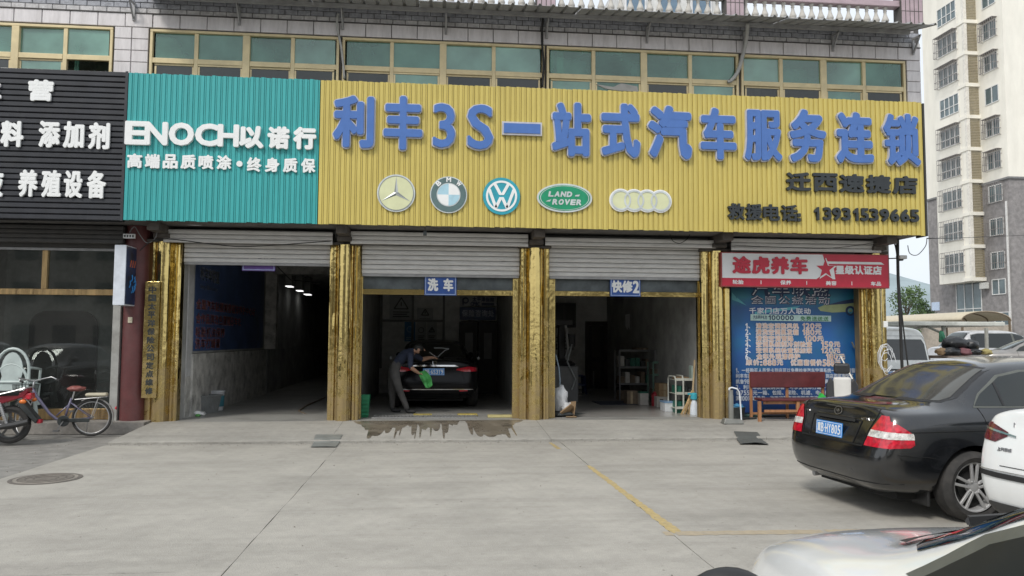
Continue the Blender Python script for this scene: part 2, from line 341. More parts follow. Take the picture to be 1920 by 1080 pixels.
stripe(G(1245, 1001), G(1700, 995), .13, .14, mat=M('faint_yellow_paint', (.37, .31, .22), .8, var=.1, scale=15, dirt=.8, dcol=(.32, .295, .25), dscale=5), z=.0022)
stripe(G(1700, 995), G(2400, 990), .14, .14, mat=MATS['faint_yellow_paint'], z=.003)
m_crack = M('crack_shadow', (.10, .095, .085), .95)
def crack(pts, w, name='crack'):
    mb = MB(); P0 = []
    for a, b in zip(pts[:-1], pts[1:]):
        a = Vector(a); b = Vector(b)
        for i in range(8): P0.append(a + (b - a) * (i / 8) + Vector((random.uniform(-.012, .012), random.uniform(-.012, .012), 0)))
    vs = []; 
    for i, p in enumerate(P0):
        ww = w * random.uniform(.3, 1); vs += [(p.x - ww, p.y - ww * .5, .0012), (p.x + ww, p.y + ww * .5, .0012)]
    mb.add(vs, [(2 * i, 2 * i + 1, 2 * i + 3, 2 * i + 2) for i in range(len(P0) - 1)])
    return tag(mb.build(name, m_crack), kind='structure')
crack([G(60, 935), G(190, 930), G(300, 925)], .0025)
# wet runoff in front of the wash bay
m_wet = M('wet_concrete', (.17, .145, .11), .28, var=.25, scale=3, dirt=.8, dcol=(.27, .245, .205), dscale=2.2, rvar=.12)
def wet(xa, xb, ya, yb, drips):
    mb = MB(); n = 420; vs = []; ys = []
    for i in range(n + 1):
        f = i / n; x = xa + (xb - xa) * f
        base = ya - (ya - yb) * (.45 + .25 * math.sin(7 * f + 1) + .15 * math.sin(17 * f) + .12 * math.sin(43 * f + 2) + random.uniform(-.03, .03) + .06 * math.sin(97 * f) + .04 * math.sin(211 * f)) * min(1, 6 * f, 6 * (1 - f))
        ys.append(base)
    for (c, w, d) in drips:
        for i in range(n + 1):
            x = xa + (xb - xa) * i / n
            if abs(x - c) < w * 1.3: ys[i] = min(ys[i], ya - (ya - yb) * (d - (d - .35) * (abs(x - c) / (w * 1.3)) ** 3))
    fs = []
    for i in range(n + 1):
        x = xa + (xb - xa) * i / n
        for k in range(7):
            y = ya + (ys[i] - ya) * k / 6; vs.append((x, y, .035 + (y - 12.27) * .0602 + .0095))
    for i in range(n):
        for k in range(6): fs.append((i * 7 + k, i * 7 + k + 1, (i + 1) * 7 + k + 1, (i + 1) * 7 + k))
    mb.add(vs, fs); tag(mb.build('wet_patch', m_wet), kind='structure')
wet(-1.42, 1.6, 14.02, 12.33, [(-1.02, .05, .97), (-.93, .10, .84), (-.76, .05, .7), (-.62, .016, .98), (-.55, .012, .85), (-.34, .03, .8), (-.3, .012, 1), (-.22, .014, .95), (-.05, .012, .9), (.04, .05, .6), (.16, .018, 1), (.2, .04, .7), (.62, .03, .8), (.75, .07, .9), (.92, .13, .93), (1.05, .10, .82), (1.2, .04, .98), (1.33, .015, .9)])
stripe((-1.3, 14.03, .16), (1.6, 14.05, .16), .05, .06, 'wet_edge', m_wet, z=.1515)
# ================================================================== building
bld = thing('shop_building', 'grey tiled two storey building with green windows and open workshop bays below', 'building', (2, 17, 0))
def bpart(name, mb, mat, **k): return mb.build(name, mat, bld, **k)
zt = P(1000, 85, YW).z; XE = P(1727, 150, YW).x; Xl0 = -9.4
pitchz = .098
z_l0, z_l1 = zt + .02, zt + .265        # large tile course
rows = [z_l1 + pitchz * k for k in range(8)]
ZWT = rows[4] + .09
# upper wall backing with openings
z_sill = 5.35; zb0 = 3.62
def px2x(px): return P(px, 90, YW).x
wins = [(-9.2, px2x(212)), (px2x(280), px2x(637)), (px2x(640), px2x(1022)), (px2x(1024), px2x(1385)), (px2x(1388), px2x(1697))]
mb = MB()
mb.box(Xl0, XE - .01, YW + .02, YW + .22, zb0, z_sill); mb.box(Xl0, XE - .01, YW + .02, YW + .22, zt, ZWT)
edges = [Xl0] + [e for w in wins for e in w] + [XE - .01]
for a, b in zip(edges[::2], edges[1::2]):
    if b - a > .001: mb.box(a, b, YW + .022, YW + .218, z_sill + .001, zt - .001)
bpart('wall', mb, m_grout)
# returns, back and roof of the building
mb = MB(); mb.box(XE - .25, XE - .012, YW + .24, 34, zb0, ZWT); mb.box(Xl0, XE - .26, 33.7, 34, 0, ZWT); mb.box(Xl0, Xl0 + .2, YW + .24, 33.6, 0, 8)
bpart('wall', mb, M('side_render', (.42, .41, .39), .85, dirt=.3))
mb = MB(); mb.box(Xl0 + .21, XE - .26, YW + .24, 33.6, ZWT - .15, ZWT - .01); bpart('roof', mb, m_soff)
mb = MB(); mb.box(Xl0 + .21, XE - .26, YW + .24, 33.6, 3.64, 3.78); bpart('floor_slab', mb, m_wall)
mb = MB(); mb.box(Xl0 + .21, XE - .26, 19.0, 19.1, 3.79, ZWT - .16); 
for x in (-1.9, 2.2, 6.0): mb.box(x, x + .12, YW + .3, 18.9, 3.79, ZWT - .16)
bpart('inner_wall', mb, M('upper_room_wall', (.72, .74, .68), .8))
mb = MB()
for k in range(9): mb.box(Xl0 + .3 + k * 2.3, Xl0 + .6 + k * 2.3, YW + .8, 18.8, zt - .25, zt + .05)
mb.box(Xl0 + .3, XE - .3, YW + 1.6, YW + 1.9, zt - .3, zt - .0)
bpart('ceiling_beam', mb, M('beam_paint', (.55, .55, .5), .8))
# large tiles, one object each sharing a mesh
def tile_mesh(w, h, d, name='tile', mat=None, ch=.006):
    b = MB(); x, z = w / 2, h / 2
    vs = [(-x, d, -z), (x, d, -z), (x, d, z), (-x, d, z), (-x, ch, -z), (x, ch, -z), (x, ch, z), (-x, ch, z), (-x + ch, 0, -z + ch), (x - ch, 0, -z + ch), (x - ch, 0, z - ch), (-x + ch, 0, z - ch)]
    b.add(vs, [(0, 1, 5, 4), (1, 2, 6, 5), (2, 3, 7, 6), (3, 0, 4, 7), (4, 5, 9, 8), (5, 6, 10, 9), (6, 7, 11, 10), (7, 4, 8, 11), (8, 9, 10, 11)])
    return b.mesh(name, mat or m_tile)
ob = origin(bld)
def place(me, x, y, z, name='tile', parent=None, jit=.003):
    parent = parent or bld; o0 = origin(parent)
    return link(name, me, parent, (x - o0.x, y - o0.y + random.uniform(-jit, jit), z - o0.z))
tw = .455; tm = tile_mesh(tw - .012, z_l1 - z_l0 - .012, .03)
x = XE - tw / 2
while x > Xl0: place(tm, x, YW - .006, (z_l0 + z_l1) / 2); x -= tw
bw = .222
variants = [(m_brick, tile_mesh(bw - .01, pitchz - .012, .03, 'brick', m_brick)), (m_brickd, tile_mesh(bw - .01, pitchz - .012, .035, 'brick', m_brickd))]
for r in range(5):
    x = XE - bw / 2 - (bw / 2 if r % 2 else 0); zc = rows[r] + pitchz / 2
    while x > (Xl0 if r < 4 else -8.5):
        if x > -8.3: place(variants[0 if r == 0 else (1 if r in (1, 3) else 0)][1] if r < 2 else variants[(r + 1) % 2][1], x, YW - (.006 if r == 0 else -.002), zc, 'brick', jit=.006)
        x -= bw
mb = MB(); mb.box(Xl0, XE, YW - .02, YW + .018, z_l1 - .004, z_l1 + .010); bpart('ledge', mb, m_grout)
# pier tiles between the windows and at the right end
for (xa, xb) in ((wins[0][1] + .015, wins[1][0] - .015), (wins[4][1] + .015, XE)):
    n = 2 if xb - xa > .5 else 1; w = (xb - xa) / n; h = .205; tm2 = tile_mesh(w - .012, h - .01, .03); z = z_l0 - h / 2
    while z > 5.6:
        for k in range(n): place(tm2, xa + w * (k + .5), YW - .006, z)
        z -= h
# windows
def splits(px): return [px2x(p) for p in px]
WN = [([-9.2, -8.2] + splits((28, 122, 211)), {1, 2}), (splits((281, 368, 462, 549, 636)), {2}), (splits((642, 735, 831, 926, 1021)), {2}), (splits((1025, 1113, 1207, 1294, 1384)), {2}), (splits((1389, 1464, 1543, 1619, 1696)), {2})]
z_r1 = P(1000, 136, YW).z; z_r0 = P(1000, 145, YW).z
for wi, (xs, wide) in enumerate(WN):
    w = thing('window', None, None); w.parent = bld; w.location = Vector((xs[0], YW, z_sill)) - ob
    fr = MB(); y0, y1 = YW - .012, YW + .075
    fr.box(xs[0], xs[-1], y0, y1, zt - .045, zt - .002); fr.box(xs[0], xs[-1], y0, y1, z_sill + .002, z_sill + .05)
    fr.box(xs[0], xs[0] + .045, y0 + .001, y1, z_sill + .052, zt - .047); fr.box(xs[-1] - .045, xs[-1], y0 + .001, y1, z_sill + .052, zt - .047)
    for i, x in enumerate(xs[1:-1], 1):
        h = .06 if i in wide else .033; fr.box(x - h, x + h, y0 + (.0 if i in wide else .012), y1 - .002, z_sill + .052, zt - .047)
    xx = [xs[0] + .045] + xs[1:-1] + [xs[-1] - .045]
    for i in range(len(xx) - 1):
        a = xx[i] + (.034 if i else .001); b = xx[i + 1] - (.034 if i < len(xx) - 2 else .001)
        fr.box(a + .028 * ((i) in wide), b - .028 * ((i + 1) in wide), y0 + .006, y1 - .01, z_r0, z_r1)
    fr.build('window_frame', m_alu, w, bevel=.004)
    for i in range(len(xx) - 1):
        for up in (1, 0):
            m = (m_pane2 if random.random() < (.85 if wi == 0 else .3) else m_pane) if up or random.random() < .45 else m_paned
            z0, z1 = (z_r1, zt - .046) if up else (z_sill + .05, z_r0)
            pn = MB(); tilt = random.uniform(-.006, .006); yy = YW + .03 + (.02 if (i + up) % 2 else 0)
            if not up:
                s = MB(); a, b = xx[i] + .036 + .027 * (i in wide), xx[i + 1] - .036 - .027 * ((i + 1) in wide); yo = YW + (.018 if i % 2 else .036)
                s.box(a, b, yo - .012, yo + .012, z1 - .032, z1 - .002); s.box(a, a + .03, yo - .011, yo + .011, z0, z1 - .046); s.box(b - .03, b, yo - .011, yo + .011, z0, z1 - .046)
                if not (wi == 0 and i == len(xx) - 2): s.build('sash', m_alu, w)
                else: continue
                yy = yo
            pn.add([(xx[i] + .03, yy - tilt, z0), (xx[i + 1] - .03, yy + tilt, z0), (xx[i + 1] - .03, yy + tilt + .002, z1 - .003), (xx[i] + .03, yy - tilt + .002, z1 - .003)], [(0, 1, 2, 3)]).build('pane', m, w)
    if True:   # curtains / stored sheet seen behind some panes
        cb = MB()
        for i in range(len(xx) - 1):
            if (i + wi) % 3 == 0:
                xa = xx[i] + .05; pts = [(xa + .02 * k, YW + .25 + .02 * (k % 2), z_sill) for k in range(5)]
                vs = pts + [(p[0], p[1], zt) for p in pts]; cb.add(vs, [(k, k + 1, 6 + k, 5 + k) for k in range(4)])
        if cb.v: cb.build('curtain', M('green_curtain', (.25, .5, .4), .8), w)
# soffit behind the signs, beams over the columns
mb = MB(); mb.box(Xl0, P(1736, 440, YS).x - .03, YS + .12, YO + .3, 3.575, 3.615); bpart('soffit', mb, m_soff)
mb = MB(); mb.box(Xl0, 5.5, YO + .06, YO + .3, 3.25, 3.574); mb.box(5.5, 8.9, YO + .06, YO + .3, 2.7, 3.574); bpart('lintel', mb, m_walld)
# columns
zct = P(640, 458, YC).z
cprof = [(-.275, .26), (-.275, .07), (-.255, .05), (-.215, .05), (-.20, .03), (-.165, .03), (-.15, .06), (-.135, .03)] + [(.125 * math.cos(a), .03 - .125 * math.sin(a)) for a in [math.pi - math.pi * k / 14 for k in range(15)]] + [(.135, .03), (.15, .06), (.165, .03), (.20, .03), (.215, .05), (.255, .05), (.275, .07), (.275, .26)]
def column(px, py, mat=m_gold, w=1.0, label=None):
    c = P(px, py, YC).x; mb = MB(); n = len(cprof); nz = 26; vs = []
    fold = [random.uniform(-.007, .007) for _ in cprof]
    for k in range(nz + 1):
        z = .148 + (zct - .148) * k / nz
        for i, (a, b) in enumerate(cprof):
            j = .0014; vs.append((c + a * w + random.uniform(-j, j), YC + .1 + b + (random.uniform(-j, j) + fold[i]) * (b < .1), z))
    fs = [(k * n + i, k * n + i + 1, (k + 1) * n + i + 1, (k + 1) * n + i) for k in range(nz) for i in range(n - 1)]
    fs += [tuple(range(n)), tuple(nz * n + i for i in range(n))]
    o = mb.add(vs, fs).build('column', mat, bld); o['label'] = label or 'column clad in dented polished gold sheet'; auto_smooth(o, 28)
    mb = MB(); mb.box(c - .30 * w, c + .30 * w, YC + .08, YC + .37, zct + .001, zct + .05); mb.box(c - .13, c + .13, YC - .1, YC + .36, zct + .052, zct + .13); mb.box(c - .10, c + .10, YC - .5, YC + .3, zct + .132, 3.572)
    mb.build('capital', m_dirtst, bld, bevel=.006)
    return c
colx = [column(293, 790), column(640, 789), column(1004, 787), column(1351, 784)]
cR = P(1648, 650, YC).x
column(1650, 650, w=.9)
# brown/worn flank strips beside the poster and the last column
for (a, b) in ((1608, 1622), (1624, 1634)):
    xa, xb = P(a, 650, YC + .3).x, P(b, 650, YC + .3).x; mb = MB(); mb.box(xa, xb, YC + .22, YC + .4, .15, 3.3); bpart('door_jamb', mb, m_gold2 if a < 1620 else M('grey_jamb', (.3, .28, .25), .7, dirt=.4), bevel=.006)
# dark core behind columns and partition walls between bays
mb = MB()
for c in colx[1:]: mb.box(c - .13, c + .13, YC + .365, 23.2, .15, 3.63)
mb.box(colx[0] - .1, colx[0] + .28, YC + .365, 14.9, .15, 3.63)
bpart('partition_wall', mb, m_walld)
# maroon pillar at the end of the feed shop
mp_ = MB(); xm = P(243, 700, YC).x; mp_.lathe([(.21, .0), (.21, 3.57)], (xm, YC + .2, 0), 28); o = bpart('column', mp_, m_mar, smooth=False); auto_smooth(o); o['label'] = 'round maroon painted column'
mb = MB(); mb.box(xm + .2, colx[0] - .26, YC + .2, YC + .4, .0, 3.57); bpart('pier', mb, m_mar)
mb = MB(); mb.box(xm - .34, xm - .215, YC + .06, YC + .3, .0, 3.2); bpart('pier', mb, M('pale_render', (.35, .35, .33), .85, dirt=.6))
# ================================================================== sign boards
def cladding(name, label, xa, xb, z0, z1, mat, matd, wide=.058, groove=.033, cat='sign board'):
    s = thing(name, label, cat, ((xa + xb) / 2, YS, z0)); o0 = origin(s); p = wide + groove; n = max(1, round((xb - xa) / p)); p = (xb - xa) / n; w = p * wide / (wide + groove)
    b = MB(); c = .003
    b.add([(0, 0, 0), (c, -.014, 0), (w - c, -.014, 0), (w, 0, 0), (p - .006, 0, 0), (0, 0, z1 - z0), (c, -.014, z1 - z0), (w - c, -.014, z1 - z0), (w, 0, z1 - z0), (p - .006, 0, z1 - z0), (p - .006, .02, 0), (0, .02, 0), (p - .006, .02, z1 - z0), (0, .02, z1 - z0)],
          [(0, 1, 6, 5), (1, 2, 7, 6), (2, 3, 8, 7), (3, 4, 9, 8), (4, 10, 12, 9), (0, 5, 13, 11), (0, 11, 10, 4, 3, 2, 1), (5, 6, 7, 8, 9, 12, 13)])
    me = b.mesh('slat', mat)
    for k in range(n):
        dz = random.uniform(-.006, .006); link('slat', me, s, (xa + k * p - o0.x, YS + random.uniform(-.0015, .0015) - o0.y, dz))
    f = MB(); f.box(xa + .01, xb - .01, YS + .024, YS + .11, z0 + .012, z1 - .012); f.build('backing_board', matd, s)
    return s
SZ1 = P(1000, 165, YS).z - .0; SZ0 = P(1000, 427.5, YS).z
xt0, xt1, xy1 = P(237, 270, YS).x, P(598.5, 280, YS).x, P(1732, 320, YS).x
teal = cladding('paint_sign', 'teal ribbed sign board with white raised lettering', xt0, xt1 - .004, SZ0, SZ1, m_teal, m_teald)
yel = cladding('garage_sign', 'long yellow ribbed sign board with big blue characters and round badges', xt1 + .004, xy1, SZ0, SZ1, m_yel, m_yeld)
# steel side channel at the right end with rivets and edge frame
mb = MB(); mb.box(xy1 + .003, xy1 + .035, YS - .02, YS + .3, SZ0 - .01, SZ1 - .02)
for k in range(12): mb.lathe([(.012, 0), (.008, .012)], (xy1 + .035, YS + .02, SZ0 + .12 + k * .2), 8, 'x')
mb.build('edge_channel', M('edge_dark', (.06, .06, .055), .6, .3), yel)
def srect(x0, y0, x1, y1, Y=YS):
    """pixel box on the sign plane, taken at the box middle so the piece stays upright"""
    cx, cy = (x0 + x1) / 2, (y0 + y1) / 2
    return P(x0, cy, Y).x, P(x1, cy, Y).x, P(cx, y1, Y).z, P(cx, y0, Y).z
main = [('利', 626, 182, 702, 279), ('丰', 720, 183, 792, 283), ('3', 812, 197, 853, 279), ('S', 876, 199, 924, 282), ('一', 943, 233, 1013, 253), ('站', 1034, 195, 1106, 295), ('式', 1126, 197, 1198, 297),
        ('汽', 1213, 201, 1294, 300), ('车', 1311, 205, 1377, 301), ('服', 1393, 209, 1462, 303), ('务', 1477, 208, 1545, 306), ('连', 1564, 213, 1633, 308), ('锁', 1652, 216, 1720, 312)]
for ch, x0, y0, x1, y1 in main:
    r_ = srect(x0, y0, x1, y1); b = MB()
    g = .022; rr = (r_[0] - g, r_[1] + g, r_[2] - g, r_[3] + g)
    bo = .05 if ch not in '一' else .02
    if ch == '一':
        b.mat(0); b.box(rr[0], rr[1], YS - .07, YS - .013, rr[2], rr[3]); b.mat(1); b.box(r_[0] + .01, r_[1] - .01, YS - .085, YS - .071, r_[2] + .01, r_[3] - .01)
    else:
        put_glyph(b.mat(0), ch, rr, bo * 1.42 if ch not in '锁服' else bo * 1.1, YS - .013, YS - .065); put_glyph(b.mat(1), ch, r_, bo if ch not in '锁服' else bo * .8, YS - .066, YS - .092)
    b.build('character', [m_rim, m_blue], yel, fix=False)
def raised(s, px, py0, py1, parent, mat, bold, depth=.05, Y=None, name='character'):
    """px: list of (x0,x1) per character"""
    for ch, (a, b) in zip(s, px):
        mb = MB(); put_glyph(mb, ch, srect(a, py0(a) if callable(py0) else py0, b, py1(a) if callable(py1) else py1), bold, YS - .012, YS - .012 - depth); mb.build(name, mat, parent, fix=False)
cells = lambda a, b, n, w: [(a + (b - a - w) * k / (n - 1), a + (b - a - w) * k / (n - 1) + w) for k in range(n)]
raised('迁西速捷店', cells(1472, 1717, 5, 46), lambda x: 324 + (x - 1472) * .035, lambda x: 359 + (x - 1472) * .03, yel, m_dark, .035)
raised('救援电话', cells(1363, 1493, 4, 31), lambda x: 382 + (x - 1363) * .03, lambda x: 413 + (x - 1363) * .03, yel, m_dark, .03)
mb = MB()
for y in (404, 413):
    q = srect(1493, y - 3, 1499, y + 3); mb.box(q[0], q[1], YS - .06, YS - .013, q[2], q[3])
mb.build('character', m_dark, yel)
dg = [(1524, 1534), (1541, 1556), (1558, 1574), (1576, 1592), (1597, 1607), (1611, 1626), (1628, 1644), (1647, 1664), (1667, 1683), (1686, 1702), (1704, 1720)]
raised('13931539665', dg, lambda x: 389 + (x - 1524) * .026, lambda x: 413.5 + (x - 1524) * .022, yel, m_dark, .07, .05)
raised('ENOCH', [(237, 279), (274, 317), (319, 366), (368, 412), (410, 450)], lambda x: 229 + (x - 237) * .035, lambda x: 273 + (x - 237) * .022, teal, m_white, .055, .06)
raised('以诺行', [(450, 496), (503, 544), (551, 594)], lambda x: 238 + (x - 450) * .02, lambda x: 280 + (x - 450) * .02, teal, m_white, .06, .06)
raised('高端品质喷涂', cells(240, 435, 6, 28), lambda x: 289 + (x - 240) * .018, lambda x: 316 + (x - 240) * .018, teal, m_white, .045, .03)
raised('终身质保', cells(464, 592, 4, 27), lambda x: 296 + (x - 464) * .018, lambda x: 323 + (x - 464) * .018, teal, m_white, .045, .03)
c = P(450, 308, YS); mb = MB(); mb.lathe([(.05, YS - .013), (.05, YS - .04)], (c.x, 0, c.z), 20, 'y'); mb.build('character', m_white, teal)
# round badges
def disc(mb, c, r, y0, y1, n=40, rx=None):
    rx = rx or r; vs = [(c.x + rx * math.cos(2 * math.pi * k / n), y0, c.z + r * math.sin(2 * math.pi * k / n)) for k in range(n)] + [(c.x + rx * math.cos(2 * math.pi * k / n), y1, c.z + r * math.sin(2 * math.pi * k / n)) for k in range(n)]
    mb.add(vs, [tuple(range(n)), tuple(range(n, 2 * n))] + [(k, (k + 1) % n, n + (k + 1) % n, n + k) for k in range(n)])
def ring(mb, c, r0, r1, y0, y1, n=48, rx=1.):
    vs = []
    for k in range(n):
        a = 2 * math.pi * k / n; ca, sa = math.cos(a), math.sin(a)
        vs += [(c.x + r0 * ca * rx, y0, c.z + r0 * sa), (c.x + r1 * ca * rx, y0, c.z + r1 * sa), (c.x + r1 * ca * rx, y1, c.z + r1 * sa), (c.x + r0 * ca * rx, y1, c.z + r0 * sa)]
    mb.add(vs, [(4 * k + i, 4 * k + (i + 1) % 4, 4 * ((k + 1) % n) + (i + 1) % 4, 4 * ((k + 1) % n) + i) for k in range(n) for i in range(4)])
m_bcream = M('badge_cream', (.66, .68, .42), .4, var=.05); m_bsil = M('badge_silver', (.58, .62, .62), .4, .2); m_bgrey = M('badge_grey_line', (.22, .24, .24), .5)
m_bdk = M('badge_dark_green_grey', (.10, .16, .16), .4); m_bsky = M('badge_pale_blue', (.40, .62, .72), .4); m_btur = M('badge_turquoise', (.03, .33, .42), .4); m_bgr = M('badge_green', (.01, .27, .13), .4)
F0 = YS - .013
bc = lambda x, y: P(x, y, YS)
def badge(label): return lambda mb, mats: tag(mb.build('badge', mats, yel, fix=False), label)
# three-pointed star in a ring
c = bc(743, 363); R0 = .325; mb = MB(); mb.mat(0); disc(mb, c, R0, F0, F0 - .03); mb.mat(1); disc(mb, c, R0 - .025, F0 - .031, F0 - .034); mb.mat(2); ring(mb, c, R0 - .035, R0 - .025, F0 - .034, F0 - .038)
for k in range(3):
    a = math.pi / 2 + k * 2 * math.pi / 3; t_ = Vector((math.cos(a), 0, math.sin(a))); s_ = Vector((-math.sin(a), 0, math.cos(a))); cc = Vector((c.x, F0 - .036, c.z))
    mb.mat(2); mb.add([cc + t_ * (R0 - .04), cc + s_ * .032 + t_ * .018, cc + Vector((0, -.016, 0))], [(0, 1, 2)]); mb.mat(3); mb.add([cc + t_ * (R0 - .04), cc - s_ * .032 + t_ * .018, cc + Vector((0, -.016, 0))], [(0, 2, 1)])
badge('round cream badge with a three pointed star')(mb, [m_bsil, m_bcream, m_bgrey, m_bsil])
# roundel with quartered centre
c = bc(841, 366); R0 = .32; mb = MB(); mb.mat(0); disc(mb, c, R0, F0, F0 - .03); mb.mat(1); disc(mb, c, R0 - .018, F0 - .031, F0 - .034); mb.mat(0); disc(mb, c, .205, F0 - .035, F0 - .037)
for k in range(4):
    mb.mat(2 if k in (1, 3) else 3); n = 9; vs = [(c.x, F0 - .04, c.z)] + [(c.x + .19 * math.cos(math.pi / 2 * (k + i / n)), F0 - .04, c.z + .19 * math.sin(math.pi / 2 * (k + i / n))) for i in range(n + 1)]
    mb.add(vs, [tuple(range(n + 2))])
mb.mat(4)
for ch, a in (('B', 132), ('M', 90), ('W', 48)):
    aa = rad(a); cx, cz = c.x + .262 * math.cos(aa), c.z + .262 * math.sin(aa); rot = aa - math.pi / 2; h = .042
    put_glyph(mb, ch, (-h, h, -h, h), .06, F0 - .037, F0 - .037, copies=5, frame=lambda x, y, z, cx=cx, cz=cz, rot=rot: (cx + x * math.cos(rot) - z * math.sin(rot), y, cz + x * math.sin(rot) + z * math.cos(rot)))
badge('round dark badge with a blue and white quartered centre')(mb, [m_bsil, m_bdk, m_bsky, m_white, m_white])
# VW roundel
c = bc(940, 368.5); R0 = .325; mb = MB(); mb.mat(1); disc(mb, c, R0, F0, F0 - .03); mb.mat(0); ring(mb, c, .235, .272, F0 - .031, F0 - .036); 
def strk(a, b, w=.052): 
    a = Vector((c.x + a[0], F0 - .034, c.z + a[1])); b = Vector((c.x + b[0], F0 - .034, c.z + b[1])); mb.bar(a, b, w, .005, up=(0, 1, 0))
for sgn in (1, -1):
    strk((sgn * .12, .215), (sgn * .022, .035)); strk((sgn * .215, .115), (sgn * .098, -.205)); strk((sgn * .098, -.205), (sgn * .016, -.035))
mb.box(c.x - .04, c.x + .04, F0 - .0375, F0 - .0315, c.z + .018, c.z + .05); mb.box(c.x - .04, c.x + .04, F0 - .0375, F0 - .0315, c.z - .055, c.z - .02)
badge('round turquoise badge with V over W in a ring')(mb, [m_white, m_btur])
# green oval
c = bc(1058, 372); mb = MB(); mb.mat(0); disc(mb, c, .255, F0, F0 - .03, 56, .49); mb.mat(1); disc(mb, c, .225, F0 - .031, F0 - .034, 56, .455); mb.mat(0); ring(mb, c, .208, .214, F0 - .034, F0 - .036, 56, 2.03); mb.mat(0)
for s, x0, x1, z0, z1 in (('LAND', c.x - .30, c.x + .13, c.z + .015, c.z + .115), ('ROVER', c.x - .23, c.x + .30, c.z - .125, c.z - .022)):
    w = (x1 - x0) / len(s)
    for k, ch in enumerate(s): put_glyph(mb, ch, (x0 + k * w + .006, x0 + (k + 1) * w - .006, z0, z1), .08, F0 - .034, F0 - .038, skew=.2, copies=7)
mb.add([(c.x + .18, F0 - .038, c.z + .03), (c.x + .25, F0 - .038, c.z + .03), (c.x + .27, F0 - .038, c.z + .065), (c.x + .19, F0 - .038, c.z + .055)], [(0, 1, 2, 3)])
mb.add([(c.x - .34, F0 - .038, c.z - .07), (c.x - .26, F0 - .038, c.z - .07), (c.x - .24, F0 - .038, c.z - .03), (c.x - .30, F0 - .038, c.z - .05)], [(0, 1, 2, 3)])
badge('green oval badge with white slanted lettering')(mb, [m_bsil, m_bgr])
# four linked rings
mb = MB()
for k in range(4):
    c = bc(1163 + 24.7 * k, 376 + k * .7); mb.mat(0); disc(mb, c, .205, F0, F0 - .03 - .0005 * k)
for k in range(4):
    c = bc(1163 + 24.7 * k, 376 + k * .7); mb.mat(1); disc(mb, c, .165, F0 - .032, F0 - .0335 - .0003 * k); mb.mat(2); ring(mb, c, .152, .182, F0 - .036 - .0004 * k, F0 - .041 - .0004 * k)
badge('cream badge of four linked silver rings')(mb, [m_white, m_bcream, m_bsil])
# black slatted sign of the left shop (horizontal slats)
xb0, xb1 = -9.3, xt0 - .02; ZB1 = P(200, 133, YS).z; ZB0 = P(120, 412, YS).z
bs = thing('feed_shop_sign', 'black horizontally slatted sign board with white characters', 'sign board', ((xb0 + xb1) / 2, YS, ZB0)); n = 27; ph = (ZB1 - ZB0) / n; o0 = origin(bs)
b = MB(); b.prism([(0, 0), (-.018, .012), (-.018, ph * .80), (0, ph * .9), (.012, ph * .9), (.012, 0)], xb0, xb1, 'x'); b.v = [(x - xb0, y, z) for x, y, z in b.v]; me = b.mesh('slat', m_blk)
for k in range(n): link('slat', me, bs, (xb0 - o0.x, YS - o0.y + random.uniform(-.003, .003), ZB0 + k * ph - o0.z))
mb = MB(); mb.box(xb0, xb1, YS + .02, YS + .1, ZB0 - .01, ZB1 - .01); mb.build('backing_board', m_blkd, bs)
mb = MB(); mb.box(xb1 - .03, xb1 + .015, YS - .022, YS - .019, ZB0, ZB1); mb.build('edge_strip', m_blk, bs)
for s, px, y0, y1 in (('主', [(-42, 6)], 150, 186), ('营', [(55, 103)], 151, 191), ('饲', [(-48, -3)], 226, 275), ('料', [(4, 47)], 228, 277), ('添', [(75, 115)], 228, 278), ('加', [(121, 160)], 229, 279), ('剂', [(168, 208)], 231, 281),
                       ('液', [(-32, 9)], 320, 370), ('养', [(37, 73)], 319, 370), ('殖', [(80, 117)], 320, 371), ('设', [(122, 157)], 321, 372), ('备', [(165, 201)], 321, 373)):
    for ch, (a, bb_) in zip(s, px):
        mb = MB(); put_glyph(mb, ch, srect(a, y0, bb_, y1), .055, YS - .019, YS - .05); mb.build('character', m_white, bs, fix=False)
# ================================================================== roller shutters
def slat_me(w, h, mat=m_shut):
    b = MB(); b.prism([(.012, 0), (-.006, .004), (-.014, h * .3), (-.014, h * .62), (-.004, h * .88), (.006, h * .93), (.012, h * .93)], -w / 2, w / 2, 'x'); return b.mesh('slat', mat)
def shutter(xa, xb, zbot, ztop, label, box_px, group='roller shutters over the bays', box_z=None):
    s = thing('roller_shutter', label, 'roller shutter', ((xa + xb) / 2, YO, zbot), group=group); o0 = origin(s); h = .082; n = max(1, int((ztop - zbot) / h)); h = (ztop - zbot) / n
    me = slat_me(xb - xa, h)
    for k in range(n): link('slat', me, s, (0, random.uniform(-.002, .002), k * h))
    mb = MB(); mb.box(xa + .01, xb - .01, YO - .02, YO + .02, zbot - .045, zbot - .002); mb.build('bottom_bar', m_steel, s)
    bx0, bx1 = box_px; hz = .078; z0 = box_z or ztop - .02; nn = int((3.57 - z0) / hz)
    b = MB(); b.prism([(.01, 0), (-.008, .003), (-.014, hz * .3), (-.014, hz * .7), (-.004, hz * .93), (.01, hz * .93)], bx0 - (bx0 + bx1) / 2, bx1 - (bx0 + bx1) / 2, 'x'); me = b.mesh('housing_slat', m_shut)
    for k in range(nn): link('housing_slat', me, s, ((bx0 + bx1) / 2 - o0.x, YC - .02 + .035 * k * 0 - o0.y, z0 + k * hz - o0.z))
    mb = MB(); mb.box(bx0 + .01, bx1 - .01, YC - .005, YO + .05, z0 + .02, z0 + nn * hz - .01); mb.build('housing', m_soff, s)
    return s
shutter(colx[0] + .29, colx[1] - .28, P(470, 493, YO).z, 3.40, 'grey roller shutter half lowered over the deep left bay', (P(308, 440, YC).x, P(624, 440, YC).x), box_z=P(470, 457, YC).z)
